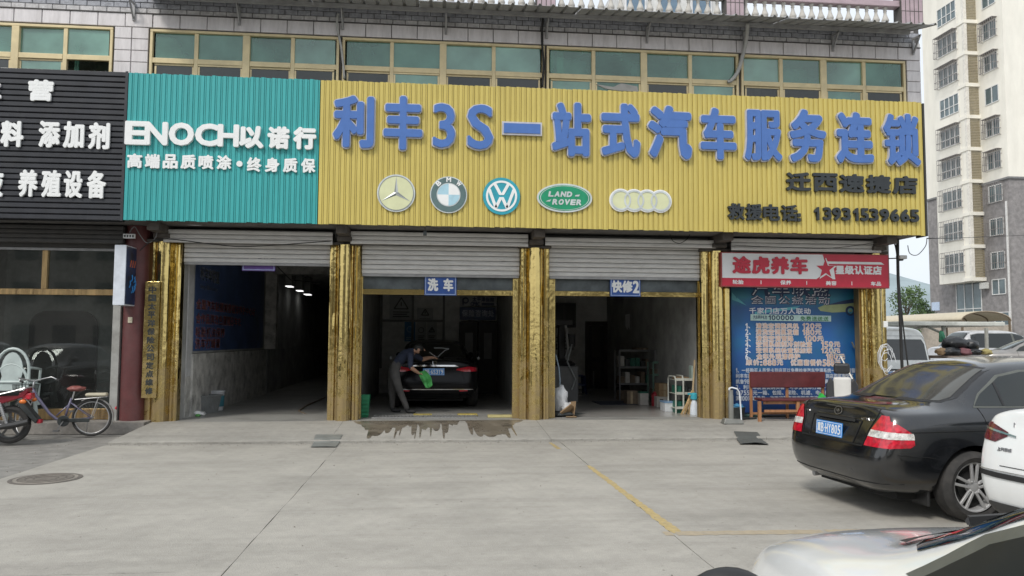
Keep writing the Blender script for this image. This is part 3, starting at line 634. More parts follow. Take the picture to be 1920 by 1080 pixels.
shutter(colx[1] + .285, colx[2] - .28, P(820, 515, YO).z, 3.42, 'grey roller shutter half lowered over the car wash bay', (P(658, 440, YC).x, P(990, 440, YC).x), box_z=P(820, 460, YC).z)
shutter(colx[2] + .285, colx[3] - .28, P(1180, 520, YO).z, 3.42, 'grey roller shutter half lowered over the repair bay', (P(1022, 445, YC).x, P(1341, 445, YC).x), box_z=P(1180, 463, YC).z)
zz = P(1510, 472, YC).z
shutter(colx[3] + .35, cR - .3, zz + .0, 3.42, 'grey shutter housing above the red and white sign', (P(1370, 450, YC).x, P(1650, 450, YC).x), box_z=zz)
shutter(-9.0, xm - .35, P(120, 465, YO).z, 3.42, 'dark grimy roller shutter rolled up over the left shop window', (-9.0, P(232, 440, YC).x), box_z=P(120, 455, YC).z)
for o in bpy.data.objects:
    if o.parent and o.parent.name.startswith('roller_shutter') and 'left shop' in o.parent['label'] and 'slat' in o.name:
        if not o.data.name.startswith('dark'): o.data.name = 'dark_' + o.data.name; o.data.materials[0] = M('grimy_shutter', (.06, .058, .056), .6, dirt=.5)
# ================================================================== door frames of bays 2 and 3
def bay_frame(xa, xb, ztop, zt0, zt1, name='bay_door_frame', label=''):
    f = thing(name, label, 'door frame', ((xa + xb) / 2, YO + .12, .15), group='gold door frames of the bays'); y0, y1 = YO + .07, YO + .17
    for k, x in enumerate((xa, xb - .15)):
        mb = MB(); mb.box(x, x + .15, y0, y1, .151, ztop); mb.build('post', m_gold, f, bevel=.006)
    mb = MB(); mb.box(xa + .152, xb - .152, y0 + .002, y1 - .002, zt0, zt1); mb.build('transom', m_gold, f, bevel=.006)
    mb = MB(); mb.box(xa + .152, xb - .152, y0 + .04, y0 + .05, zt1 + .002, ztop); mb.build('transom_panel', M('grey_film', (.08, .095, .10), .35, var=.4, scale=4), f)
    return f
bay_frame(P(663, 600, YO).x, P(977, 600, YO).x, P(820, 508, YO).z + .1, P(820, 553, YO + .07).z, P(820, 543, YO + .07).z, label='gold clad door frame of the car wash bay')
bay_frame(P(1027, 600, YO).x, P(1325, 600, YO).x, P(1180, 512, YO).z + .1, P(1180, 556, YO + .07).z, P(1180, 547, YO + .07).z, label='gold clad door frame of the repair bay')
# ================================================================== roof canopy with brackets
YE = 12.75; ze = P(1200, 20, YE).z; xc0, xc1 = P(246, 0, YE).x, P(1757, 43, YE).x; SL = .25; YP = 13.35
zs = lambda y: ze + SL * (y - YE)
can = thing('roof_canopy', 'grey corrugated sheet canopy on steel brackets above the upper windows', 'canopy', ((xc0 + xc1) / 2, YW, ze)); o0 = origin(can)
pw = .235; nper = 4; n = int((xc1 - xc0) / (pw * nper)) + 1; pw = (xc1 - xc0) / (n * nper)
prof = []
for k in range(nper):
    x = k * pw; prof += [(x, 0), (x + pw * .72, 0), (x + pw * .80, .035), (x + pw * .90, .035)]
prof.append((nper * pw - .004, 0)); vs = []; L = len(prof)
for off in (0, -.003):
    for y in (YE, YW + .2): vs += [(a, y, zs(y) + b + off) for a, b in prof]
fs = [(i, i + 1, L + i + 1, L + i) for i in range(L - 1)] + [(2 * L + i, 3 * L + i, 3 * L + i + 1, 2 * L + i + 1) for i in range(L - 1)] + [(i, 2 * L + i, 2 * L + i + 1, i + 1) for i in range(L - 1)]
b = MB().add([(x, y - o0.y, z - o0.z) for x, y, z in vs], fs); me = b.mesh('roof_sheet', m_roof)
for k in range(n): link('roof_sheet', me, can, (xc0 + k * nper * pw - o0.x, random.uniform(-.012, .012), random.uniform(-.004, .004)))
mb = MB(); mb.box(xc0 + .02, xc1 - .12, YP, YP + .05, zs(YP) - .075, zs(YP) - .006); mb.box(xc0 + .02, xc1 - .3, YW - .07, YW - .03, zs(YW) - .06, zs(YW) - .03); mb.build('purlin', m_steel, can)
for px in (246, 446, 641, 836, 1026, 1215, 1398, 1565, 1716):
    c = P(px, 70, YW - .1).x; mb = MB(); zp = zs(YP) - .08
    mb.bar((c, YW - .03, zp - .30), (c, YW - .03, zp + .02), .04, .03); mb.bar((c, YP + .02, zp + .0), (c, YW - .04, zp - .27), .035, .02, up=(1, 0, 0)); mb.bar((c, YP + .0, zp - .01), (c, YW - .04, zp - .0), .035, .02, up=(1, 0, 0))
    mb.build('bracket', m_steel, can)
# ------------------------------------------------------------------ roof terrace balustrade
YB = 13.85; zrail = P(1600, 12, YB).z; xbl0, xbl1 = P(640, 0, YB).x, P(1722, 20, YB).x
bal = thing('balustrade', 'pale terrace balustrade with vase shaped balusters and pink tiled posts', 'balustrade', ((xbl0 + xbl1) / 2, YB, ZWT)); o0 = origin(bal)
m_bal = M('cream_balusters', (.52, .50, .46), .7, var=.08, dirt=.3, dcol=(.3, .28, .25)); m_pink = M('pink_tile', (.44, .34, .37), .4, var=.1, dirt=.25)
H = zrail - ZWT - .04; pr = [(.028, 0), (.05, .0), (.05, .05), (.03, .07), (.062, .2), (.066, .28), (.05, .40), (.028, .60), (.024, .74), (.036, .78), (.024, .82), (.04, .92), (.05, .95), (.05, 1.)]
me = MB().lathe([(r * 1.05, ZWT * 0 + h * H) for r, h in pr], (0, 0, 0), 12).mesh('baluster', m_bal, smooth=True)
posts = [(P(a, 5, YB).x, P(b_, 5, YB).x) for a, b_ in ((1005, 1040), (1357, 1390), (1682, 1722))]
x = xbl0 + .1
while x < xbl1 - .3:
    if not any(a - .08 < x < b_ + .08 for a, b_ in posts): link('baluster', me, bal, (x - o0.x, 0, .04))
    x += .187
mb = MB(); mb.box(xbl0, posts[1][0] - .002, YB - .09, YB + .09, zrail, zrail + .1); mb.box(xbl0, xbl1 - .36, YB - .09, YB + .09, ZWT - .02, ZWT + .04); mb.build('rail', m_bal, bal, bevel=.01)
mb = MB(); mb.box(posts[1][1] + .002, posts[2][0] - .002, YB - .09, YB + .09, zrail, zrail + .12); mb.build('rail', m_pink, bal, bevel=.01)
tl = tile_mesh(.075, .26, .012, 'post_tile', m_pink)
for a, b_ in posts:
    mb = MB(); mb.box(a, b_, YB - .13, YB + .13, ZWT, zrail + .35); mb.build('post', m_grout, bal)
    k = int((b_ - a) / .083)
    for i in range(k):
        for j in range(3): link('post_tile', tl, bal, (a + (i + .5) * (b_ - a) / k - o0.x, YB - .135 - o0.y, ZWT + .15 + .27 * j - o0.z))
# rooftop room behind the balustrade
mb = MB(); yr = 19.0; xa, xb = P(1160, 0, yr).x, P(1345, 0, yr).x
mb.box(xa, xb, yr, yr + 5, ZWT, ZWT + 3.2); mb.build('rooftop_room', M('white_render', (.68, .68, .66), .8, dirt=.25), bld)
for k in range(3):
    w = (xb - xa) / 3; f = MB(); f.box(xa + w * k + .15, xa + w * (k + 1) - .15, yr - .03, yr - .002, ZWT + 1.0, ZWT + 2.9); f = f.build('rooftop_window', M('white_frame', (.75, .75, .75), .5), bld)
    q = MB(); q.box(xa + w * k + .2, xa + w * (k + 1) - .2, yr - .035, yr - .031, ZWT + 1.05, ZWT + 2.85); q.build('pane', M('blue_reflective_glass', (.12, .2, .28), .15, spec=1.), f)
# ================================================================== apartment tower
XT = 49.9; XBAY = XT - 1.35
Yn = PX(1890, 300, XT).y; Yfar = PX(1741, 450, XT).y
tow = thing('apartment_tower', 'tall cream and grey stone apartment tower with barred windows behind the car park', 'apartment building', (XT + 8, (Yn + Yfar) / 2, 0)); ot = origin(tow)
m_cream = M('cream_render', (.86, .83, .74), .85, var=.05, scale=1.2, bump=.3, bscale=6, dirt=.3, dcol=(.62, .58, .50), dscale=.8, stretch=(1, 1, .3))
m_stone = M('grey_stone_facing', (.27, .255, .25), .85, var=.2, scale=2.5, bump=.7, bscale=5, dirt=.6, dcol=(.17, .165, .17), dscale=1.2)
m_tglass = M('tower_glass', (.10, .14, .15), .12, var=.4, scale=.6, spec=.9)
zst = PX(1745, 374, XT).z; ztop = 44
mb = MB(); mb.box(XT, XT + 16, Yn, Yfar, -.5, zst); mb.build('stone_base', m_stone, tow)
mb = MB(); mb.box(XT - .003, XT + 16.003, Yn - .003, Yfar + .003, zst + .001, ztop); mb.build('wall', m_cream, tow)
mb = MB(); mb.box(XT - .12, XT + 16, Yn - .12, Yfar + .1, zst - .1, zst + .08); mb.build('cornice', M('grey_cornice', (.2, .2, .2), .7), tow)
# stone blocks: courses as real relief on the part that can be told apart
YC2 = PX(1819, 400, XBAY).y; Yb2 = PX(1757, 400, XBAY).y
zl = [P(1840, y, YC2).z for y in (522, 458, 397, 338, 275, 215, 156, 97, 40)]; dst = (zl[-1] - zl[0]) / 8; z0b = zl[0] - .25
mb = MB(); mb.box(XBAY + .03, XT - .004, YC2 + .35, Yb2, z0b, ztop - 2); mb.build('bay', m_cream, tow)
mb = MB(); mb.box(XBAY, XBAY + .3, YC2, YC2 + .3, z0b, ztop - 2); mb.box(XBAY + .0, XBAY + .25, YC2 + .95, YC2 + 1.1, z0b, ztop - 2); mb.build('bay_column', M('white_column', (.78, .75, .68), .8, dirt=.2), tow)
m_louv = M('louvre_tan', (.36, .31, .21), .7, var=.2)
frm = M('upvc_frame', (.72, .72, .70), .5); m_cage = M('window_cage', (.30, .28, .27), .6, .3)
lv = MB(); 
for i in range(17): lv.bar((XBAY + .32, YC2 + .12, .18 + i * .15), (XT - .01, YC2 + .12, .18 + i * .15), .03, .09)
lme = lv.mesh('louvre', m_louv); lv2 = MB()
for i in range(17): lv2.bar((XBAY + .1, YC2 + .32, .18 + i * .15), (XBAY + .1, YC2 + .94, .18 + i * .15), .03, .09)
lme2 = lv2.mesh('louvre', m_louv)
mac = MB(); mac.box(0, .35, 0, .8, 0, .55); acm = mac.mesh('ac_unit', M('ac_white', (.6, .6, .57), .5, dirt=.3))
nst = 11
def win(y0, y1, z0, z1, X, cols, split, cage, parent=tow, sgn=-1):
    w = thing('window', None, None); w.parent = parent; w.location = Vector((X, (y0 + y1) / 2, z0)) - ot
    p = MB(); p.box(X - .02, X + .0, y0, y1, z0, z1); p.build('pane', m_tglass, w)
    f = MB(); d = .07
    ysp = [y0 + (y1 - y0) * k / cols for k in range(cols + 1)]
    for y in ysp: f.box(X - .07, X - .021, y - d / 2, y + d / 2, z0, z1)
    for z in [z0, z1] + ([z0 + (z1 - z0) * split] if split else []): f.box(X - .068, X - .022, y0, y1, z - d / 2, z + d / 2)
    f.build('frame', frm, w)
    if cage:
        c = MB(); e = .5; n = int((y1 - y0) / .22)
        for k in range(n + 1):
            y = y0 - .1 + (y1 - y0 + .2) * k / n; c.bar((X - e, y, z0 - .1), (X - e, y, z1 + .15), .03)
        for z in (z0 - .1, z0 + .5, z1 - .3, z1 + .15): c.bar((X - e, y0 - .1, z), (X - e, y1 + .1, z), .035); c.bar((X - e, y0 - .1, z), (X, y0 - .1, z), .035); c.bar((X - e, y1 + .1, z), (X, y1 + .1, z), .035)
        for q in (.17, .34):
            for y in (y0 - .1, y1 + .1): c.bar((X - q, y, z0 - .1), (X - q, y, z1 + .15), .03)
        c.bar((X - e / 2, y0 - .1, z1 + .16), (X - e / 2, y1 + .1, z1 + .16), .5, .02, up=(0, 0, 1)) if cage == 2 else None
        c.build('grille', m_cage, w)
ywa, ywb = PX(1801, 300, XBAY).y, PX(1766, 300, XBAY).y
yra, ryb = PX(1879, 300, XT).y, PX(1851, 300, XT).y
for k in range(nst):
    z = zl[0] + dst * k
    if z > ztop - 3.5: break
    mb = MB(); mb.box(XBAY - .06, XT - .005, YC2 - .05, YC2 + .34, z - .22, z + .1); mb.box(XBAY - .05, XBAY + .3, YC2 + .345, YC2 + 1.1, z - .22, z + .1); mb.build('ledge', m_cream, tow)
    link('louvre', lme, tow, (-ot.x, -ot.y, z - ot.z)); link('louvre', lme2, tow, (-ot.x, -ot.y, z - ot.z))
    if k in (0, 1, 5): link('ac_unit', acm, tow, (XBAY + .5 - ot.x, YC2 + .2 - ot.y, z + .15 - ot.z))
    cage = {0: 1, 1: 1, 2: 1, 3: 2, 4: 2, 5: 0, 6: 2, 7: 2}.get(k, 0)
    win(ywa, ywb, z + .75, z + 2.5, XBAY + .03, 4, .42, cage)
    cg = {0: 1, 1: 1, 2: 1, 3: 2, 4: 2, 5: 0, 6: 2, 7: 2}.get(k, 0)
    win(yra + .1, ryb - .1, z + .75, z + 2.25, XT, 2, 0, cg)
for (pxs, y0, y1) in (((1833, 1793), 564, 602),):
    win(PX(1842, 580, XT).y, PX(1795, 580, XT).y, PX(1820, 442 + 158, XT).z, PX(1820, 530, XT).z, XT, 3, .3, 0)
win(PX(1900, 540, XT).y if 0 else yra + .1, ryb - .1, PX(1870, 552, XT).z, PX(1870, 524, XT).z, XT, 2, 0, 0)
win(yra - .2, ryb - .3, PX(1870, 610, XT).z, PX(1870, 586, XT).z, XT, 2, 0, 0)
c = PX(1868, 540, XT); link('ac_unit', acm, tow, (XT - .5 - ot.x, c.y - ot.y + .7, c.z - ot.z))
mb = MB(); c = PX(1755, 575, XT); mb.box(XT - .06, XT - .01, c.y - .6, c.y + .6, c.z - .4, c.z + .45); o = mb.build('number_plate', M('plate_white_blue', (.5, .6, .75), .5), tow)
mb = MB(); mb.bar((XT - .06, Yn + .35, 0), (XT - .06, Yn + .35, 14), .12); mb.build('drainpipe', frm, tow)
# ================================================================== hill, trees
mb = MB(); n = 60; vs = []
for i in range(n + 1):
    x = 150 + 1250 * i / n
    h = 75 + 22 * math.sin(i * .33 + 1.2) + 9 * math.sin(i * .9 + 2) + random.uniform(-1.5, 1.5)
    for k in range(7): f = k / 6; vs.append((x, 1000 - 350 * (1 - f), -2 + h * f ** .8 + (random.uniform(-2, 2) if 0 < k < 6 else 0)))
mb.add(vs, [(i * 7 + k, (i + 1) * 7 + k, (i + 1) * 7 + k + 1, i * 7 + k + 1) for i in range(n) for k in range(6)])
tag(mb.build('hill', M('hazy_hillside', (.27, .33, .35), 1., var=.12, scale=.02), smooth=True), kind='structure')  # blue-grey distance haze is painted into the hillside colour
m_leaf = M('leaves', (.075, .13, .035), .6, var=.45, scale=1.2); m_leafd = M('darker_leaves', (.045, .085, .025), .6, var=.4, scale=1.); m_bark = M('bark', (.12, .09, .07), .9, bump=.5)
def tree(x, y, h, r, label, mat, seed, group='trees beyond the car park'):
    rn = random.Random(seed); t = thing('tree', label, 'tree', (x, y, 0), group=group); tr = MB()
    tr.tube([(0, 0, 0), (.05, 0, h * .3), (-.05, .1, h * .6), (0, 0, h * .85)], [.16, .13, .09, .04], 7); cl = []
    for k in range(16):
        a = rn.uniform(0, 6.28); hh = h * rn.uniform(.35, .97); rr = r * rn.uniform(.25, .95) * (1.15 - hh / h * .75); c = Vector((math.cos(a) * rr, math.sin(a) * rr, hh)); cl.append((c, rn.uniform(.35, .62) * r * .75))
        tr.tube([(0, 0, hh * .65), (c.x * .6, c.y * .6, hh * .85), tuple(c)], [.05, .03, .01], 5)
    o = tr.build('trunk', m_bark, t, world=False); cr_ = MB()
    for c, s in cl:
        for q in range(170):
            d = Vector((rn.gauss(0, 1), rn.gauss(0, 1), rn.gauss(0, .8))); d = d.normalized() * s * rn.uniform(.5, 1.1); p = c + d
            u_ = Vector((rn.gauss(0, 1), rn.gauss(0, 1), rn.gauss(0, 1))).normalized(); v_ = u_.cross(Vector((rn.gauss(0, 1), rn.gauss(0, 1), .3))).normalized(); L_ = rn.uniform(.06, .13)
            cr_.add([p - u_ * L_, p - v_ * L_ * .5, p + u_ * L_, p + v_ * L_ * .5], [(0, 1, 2, 3)])
    cr_.build('crown', mat, t, world=False, fix=False); return t
p = P(1700, 600, 62); tree(p.x, 62, 6.0, 2.0, 'leafy green tree left of the pair over the white van', m_leaf, 3)
p = P(1728, 600, 66); tree(p.x, 66, 5.4, 1.6, 'smaller dark tree between the leafy tree and the grey tower', m_leafd, 5)
p = P(1755, 600, 75); tree(p.x, 75, 5.0, 1.9, 'low tree half hidden at the foot of the grey tower wall', m_leaf, 9)
# ================================================================== shop interiors
ib = bpy.data.objects.new('interior_walls', None); COL.objects.link(ib); ib['kind'] = 'structure'
def iw(x0, x1, y0, y1, z0, z1, mat=m_wall, name='wall'):
    mb = MB(); mb.box(x0, x1, y0, y1, z0, z1); return mb.build(name, mat, ib)
# room 1: deep dark bay
XA = colx[0] + .30
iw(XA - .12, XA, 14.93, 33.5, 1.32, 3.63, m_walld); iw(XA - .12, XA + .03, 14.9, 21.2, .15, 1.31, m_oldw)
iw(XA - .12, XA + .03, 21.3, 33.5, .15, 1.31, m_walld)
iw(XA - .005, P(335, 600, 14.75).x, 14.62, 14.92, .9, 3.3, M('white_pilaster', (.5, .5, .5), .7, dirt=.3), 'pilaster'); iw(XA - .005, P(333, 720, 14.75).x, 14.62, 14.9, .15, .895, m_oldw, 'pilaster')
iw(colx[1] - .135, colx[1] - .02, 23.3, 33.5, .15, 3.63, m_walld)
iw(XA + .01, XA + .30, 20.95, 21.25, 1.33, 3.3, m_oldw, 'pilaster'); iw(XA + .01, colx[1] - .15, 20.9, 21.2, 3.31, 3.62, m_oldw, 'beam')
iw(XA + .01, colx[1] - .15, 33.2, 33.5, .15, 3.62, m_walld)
# room 2: back wall
iw(colx[1] + .14, colx[2] - .14, 21.2, 21.35, .15, 3.63, M('wash_bay_wall', (.66, .66, .64), .8, dirt=.35, dcol=(.12, .12, .12)))
# room 3
iw(colx[2] + .14, 5.36, 23.0, 23.15, .15, 3.63); iw(colx[3] - .13 + .14, colx[3] + .12, 23.16, 23.3, .15, 3.6)
# poster wall of the fourth bay
iw(5.5, 8.75, 14.64, 14.8, .15, 3.2, M('wall_paint_blue', (.05, .09, .16), .8)); iw(colx[3] + .28, colx[3] + .36, 14.45, 14.63, .15, 3.2, m_gold2)
# room behind the left shop window
iw(-9.3, -5.3, 17.6, 17.7, 0, 3.6, M('shop_wall', (.38, .40, .38), .8, dirt=.2)); iw(-5.35, -5.25, 14.4, 17.6, 0, 3.6, MATS['shop_wall']); iw(-9.4, -9.3, 14.4, 17.6, 0, 3.6, MATS['shop_wall'])
iw(-9.3, -5.3, 14.3, 17.6, .05, .1, M('shop_floor', (.12, .11, .10), .5), 'floor')
xa, xb = P(50, 650, 16.8).x, P(182, 650, 16.8).x
a = P(-40, 690, 17.1).x
# dark arched alcove in the shop
mb = MB(); x0, x1 = P(52, 650, 17.5).x, P(180, 650, 17.5).x; z1 = P(100, 583, 17.5).z; r = .35; pts = [(x0, .12), (x1, .12)] + [(x1 - r + r * math.cos(math.pi / 2 * k / 6), z1 - r + r * math.sin(math.pi / 2 * k / 6)) for k in range(7)] + [(x0 + r - r * math.sin(math.pi / 2 * k / 6), z1 - r + r * math.cos(math.pi / 2 * k / 6)) for k in range(7)]
mb.prism(pts, 17.52, 17.59); mb.build('alcove', M('dark_alcove', (.035, .035, .035), .8), ib)
# ------------------------------------------------------------------ left shop front: gold frame, glass
sf = thing('shop_window', 'large shop window with gold frame behind the parked bicycle', 'shop window', ((-9 + xm - .34) / 2, YO, .17)); zr1, zr0 = P(120, 542, YO).z, P(120, 553, YO).z
x1 = xm - .345; xm1 = P(83, 505, YO).x; mb = MB()
mb.box(-9, x1, YO, YO + .1, zr0, zr1); mb.box(xm1 - .045, xm1 + .045, YO + .002, YO + .098, zr1 + .001, 3.25); mb.box(x1 - .06, x1, YO + .002, YO + .098, .17, zr0 - .001); mb.box(-9, x1 - .061, YO + .002, YO + .098, .17, .36)
mb.build('window_frame', m_gold2, sf, bevel=.005)
for a, b_, c, d in ((-9, x1 - .06, .36, zr0), (-9, xm1 - .045, zr1, 3.26), (xm1 + .045, x1, zr1, 3.26)):
    MB().add([(a, YO + .05, c), (b_, YO + .05, c), (b_, YO + .05, d), (a, YO + .05, d)], [(0, 1, 2, 3)]).build('pane', m_shopg, sf)
# ------------------------------------------------------------------ plastic armchair inside the window
ch = thing('plastic_chair', 'lower pale green plastic armchair of the stack in front of the shop window', 'chair', (P(30, 740, 14.07).x, 14.07, .17), rz=rad(184)); m_pl = M('pale_plastic', (.48, .55, .53), .4)
mb = MB(); mb.box(-.24, .24, -.24, .24, .40, .44); mb.build('seat', m_pl, ch, world=False, bevel=.015)
mb = MB(); pts = []
for k in range(13):
    a = math.pi * k / 12; pts.append((.23 * math.cos(a), .62 + .36 * math.sin(a)))
mb.prism([(.14, .46)] + [(.17 * math.cos(math.pi * k / 10), .6 + .32 * math.sin(math.pi * k / 10)) for k in range(11)] + [(-.14, .46)], .20, .22); mb.tube([(.26, .2, .44)] + [(x * 1.12, .2, z) for x, z in pts] + [(-.26, .2, .44)], .025, 8); mb.build('backrest', m_pl, ch, world=False)
for s in (-1, 1):
    mb = MB(); mb.tube([(s * .27, .2, .66), (s * .29, -.02, .64), (s * .28, -.2, .62), (s * .26, -.22, .42)], .022, 8); mb.build('armrest', m_pl, ch, world=False)
    for q in (-1, 1): mb = MB(); mb.bar((s * .2, q * .2, .4), (s * .25, q * .25, 0), .05); mb.build('leg', m_pl, ch, world=False)
ch2 = copy_tree(ch); ch2.location = ch.location + Vector((.01, .0, .26)); ch2['label'] = 'upper pale green plastic armchair stacked on another in front of the shop window'
# ------------------------------------------------------------------ price poster on the left wall of the deep bay
m_prb = M('poster_navy', (.045, .08, .19), .5, var=.3, scale=1.5); m_prr = M('print_red', (.78, .32, .30), .6); m_prw = M('print_white', (.75, .78, .82), .6); m_prk = M('print_ink', (.03, .05, .12), .6)
wp = thing('wall_poster', 'navy poster with rows of printed characters along the left wall of the deep bay', 'poster', (XA + .01, 17.8, 1.4))
mb = MB(); mb.box(XA + .002, XA + .008, 14.95, 20.8, 1.36, 3.45); mb.build('sheet', m_prb, wp)
fr = lambda x, y, z: (XA + .0095, 14.95 + x, z)
mb = MB()
print_text(mb, '利丰车联盟', .3, 1.6, 2.72, 2.98, 0, .03, frame=fr); print_text(mb, 'Hong lin manor', .3, 1.5, 2.56, 2.64, 0, .03, frame=fr)
mb.build('lettering', m_prw, wp, fix=False)
mb = MB()
for r, (z, n, s) in enumerate(((2.15, 14, '全国汽车贴膜美容装饰养护中心站'), (1.88, 10, '合作品牌改色膜隐形车衣'), (1.62, 6, '轮胎机油保养'), (1.40, 5, '洗车打蜡套'))):
    print_text(mb, s, .1 + .0 * r, .1 + n * .34, z, z + .2, 0, .05, frame=fr)
mb.build('lettering', m_prr, wp, fix=False)
# white frame bits in the deep bay, wiring
mb = MB(); mb.tube([P(520, 500, 20), P(545, 525, 20), P(600, 530, 20)], .012, 5); tag(mb.build('hanging_cable', m_blackrub), 'thin black cable drooping inside the deep bay under the purple sign', 'cable')
# ceiling lights that are lit
m_lit = M('lit_lamp', (1, 1, .98), .5, emit=1.3)
def clamp(px, py, z, w, d, label):
    y = (z - 1.6) * 1450 / (max(1, 648 - py)) ; c = P(px, py, y); t = thing('ceiling_light', label, 'ceiling light', (c.x, c.y, c.z), group='small lit ceiling lights')
    mb = MB(); mb.box(c.x - w, c.x + w, c.y - d, c.y + d, c.z, c.z + .02); mb.build('lamp_panel', m_lit, t); mb = MB(); mb.box(c.x - w - .02, c.x + w + .02, c.y - d - .02, c.y + d + .02, c.z + .021, 3.62 if c.z < 3.6 else c.z + .06); mb.build('housing', m_walld, t)
clamp(543, 538, 3.3, .08, .2, 'nearest and leftmost of the three lit lights in the deep bay')
clamp(562, 546, 3.3, .08, .2, 'middle one of the three lit lights in the deep bay')
clamp(577, 553, 3.3, .09, .25, 'farthest and rightmost of the three lit lights in the deep bay')
clamp(497, 552, 3.3, .03, .05, 'tiny lit lamp left of the row of lights in the deep bay')
clamp(755, 575, 2.9, .10, .03, 'slim lit tube light at the upper left of the wash bay')
# ------------------------------------------------------------------ small hanging bay signs
m_sblue = M('sign_blue', (.03, .09, .33), .35); m_purp = M('sign_purple', (.13, .07, .30), .4)
def plate_sign(name, label, px0, py0, px1, py1, Y, mat, s, tx0, tx1, tz0, tz1, border=True, tm=None, bold=.05, cat='sign'):
    c = P((px0 + px1) / 2, py1, Y); x0, x1 = P(px0, (py0 + py1) / 2, Y).x, P(px1, (py0 + py1) / 2, Y).x; z0, z1 = c.z, P((px0 + px1) / 2, py0, Y).z
    t = thing(name, label, cat, (c.x, Y, z0)); mb = MB(); mb.box(x0, x1, Y, Y + .03, z0, z1); mb.build('board', mat, t, bevel=.003)
    if border:
        mb = MB(); e = .015; q = .012
        for (a, b_, c_, d) in ((x0 + e, x1 - e, z0 + e, z0 + e + q), (x0 + e, x1 - e, z1 - e - q, z1 - e), (x0 + e, x0 + e + q, z0 + e + q, z1 - e - q), (x1 - e - q, x1 - e, z0 + e + q, z1 - e - q)): mb.box(a, b_, Y - .002, Y - .0003, c_, d)
        mb.build('border', M('pale_blue_line', (.4, .5, .7), .5), t)
    mb = MB(); w = x1 - x0; h = z1 - z0; print_text(mb, s, x0 + tx0 * w, x0 + tx1 * w, z0 + tz0 * h, z0 + tz1 * h, Y - .003, bold, copies=7); mb.build('lettering', tm or m_white, t, fix=False); return t
plate_sign('hanging_sign', 'blue sign reading 洗车 over the car wash bay', 796, 517, 856, 554, YO + .03, m_sblue, '洗 车', .1, .9, .22, .86)
plate_sign('hanging_sign', 'blue sign reading 快修2 over the repair bay', 1144, 522, 1201, 556, YO + .03, m_sblue, '快修2', .06, .95, .22, .88)
plate_sign('hanging_sign', 'purple sign half hidden behind the left roller shutter', 454, 478, 516, 508, YO + .08, m_purp, '美容', .15, .9, .42, .98, bold=.04)
# notices on the back wall of the wash bay
m_gbd = M('notice_grey', (.40, .41, .41), .6); m_ink2 = M('notice_ink', (.06, .06, .06), .7); m_tri = M('notice_line', (.04, .04, .04), .6); m_cy = M('notice_blue', (.03, .17, .36), .5)
def notice(label, px0, py0, px1, py1, mat, tri=None, lines=3, head=False, Y=21.18):
    x0, x1 = P(px0, 600, Y).x, P(px1, 600, Y).x; z0, z1 = P((px0 + px1) / 2, py1, Y).z, P((px0 + px1) / 2, py0, Y).z
    t = thing('notice', label, 'notice', ((x0 + x1) / 2, Y, z0), group='notices on the back wall of the wash bay'); mb = MB(); mb.box(x0, x1, Y - .015, Y, z0, z1); mb.build('board', mat, t)
    mb = MB(); w, h = x1 - x0, z1 - z0; cx = (x0 + x1) / 2
    if tri == 't':
        s = min(w, h) * .3; cz = z0 + h * .58
        for a, b_ in (((-1, -.6), (1, -.6)), ((1, -.6), (0, 1)), ((0, 1), (-1, -.6)), ((0, .4), (0, -.2))): mb.bar((cx + a[0] * s, Y - .018, cz + a[1] * s), (cx + b_[0] * s, Y - .018, cz + b_[1] * s), .03, .004, up=(0, 1, 0))
    if tri == 'o': ring(mb, Vector((cx, 0, z0 + h * .58)), min(w, h) * .24, min(w, h) * .3, Y - .016, Y - .02)
    for k in range(lines): mb.box(x0 + w * .15, x1 - w * (.15 + .1 * (k % 2)), Y - .018, Y - .0155, z0 + h * (.08 + .09 * k), z0 + h * (.12 + .09 * k))
    mb.build('print', m_ink2 if mat != m_cy else M('notice_pale', (.25, .38, .5), .5), t)
notice('grey warning notice with triangle at the upper left of the wash bay wall', 730, 552, 774, 598, m_gbd, 't', 3)
notice('small warning notice with triangle right of the upper left one in the wash bay', 782, 577, 812, 600, m_gbd, 't', 1)
notice('blue notice with a round emblem above the black car in the wash bay', 759, 601, 779, 640, m_cy, 'o', 2)
notice('grey notice with a ring emblem above the black car roof', 781, 604, 799, 640, m_gbd, 'o', 3)
notice('grey notice with a triangle right of the ring notice above the black car', 801, 604, 819, 640, m_gbd, 't', 3)
plate_sign('insurance_sign', 'pale sign with dark P emblem and CPIC lettering at the back of the wash bay', 862, 556, 930, 574, 20.9, M('dim_white_board', (.36, .37, .38), .5), 'CPIC', .3, .55, .05, .42, border=False, tm=M('dark_navy_print', (.02, .03, .08), .5), bold=.1)
Y = 20.89; x0, x1 = P(862, 565, Y).x, P(930, 565, Y).x; zt0, zt1 = P(895, 574, Y).z, P(895, 556, Y).z
mb = MB(); print_text(mb, '太平洋保险', x0 + .35 * (x1 - x0), x1 - .05, zt0 + .45 * (zt1 - zt0), zt1 - .01, Y, .05); ring(mb, Vector((x0 + .16, 0, (zt0 + zt1) / 2 + .02)), .05, .085, Y - .004, Y); mb.box(x0 + .07, x0 + .11, Y - .004, Y, zt0 + .02, zt1 - .06); mb.box(x0 + .6 * (x1 - x0), x1 - .05, Y - .004, Y, zt0 + .02, zt0 + .09); 
o = mb.build('emblem', MATS['dark_navy_print'], next(o for o in COL.objects if o.name == 'insurance_sign'), fix=False)
plate_sign('consulting_sign', 'navy sign reading 保险咨询处 under the insurance sign', 862, 576, 930, 600, 20.92, M('dim_navy_board', (.02, .045, .12), .4), '保险咨询处', .06, .95, .25, .8, border=False, tm=M('dim_white_print', (.5, .53, .6), .5), bold=.02)
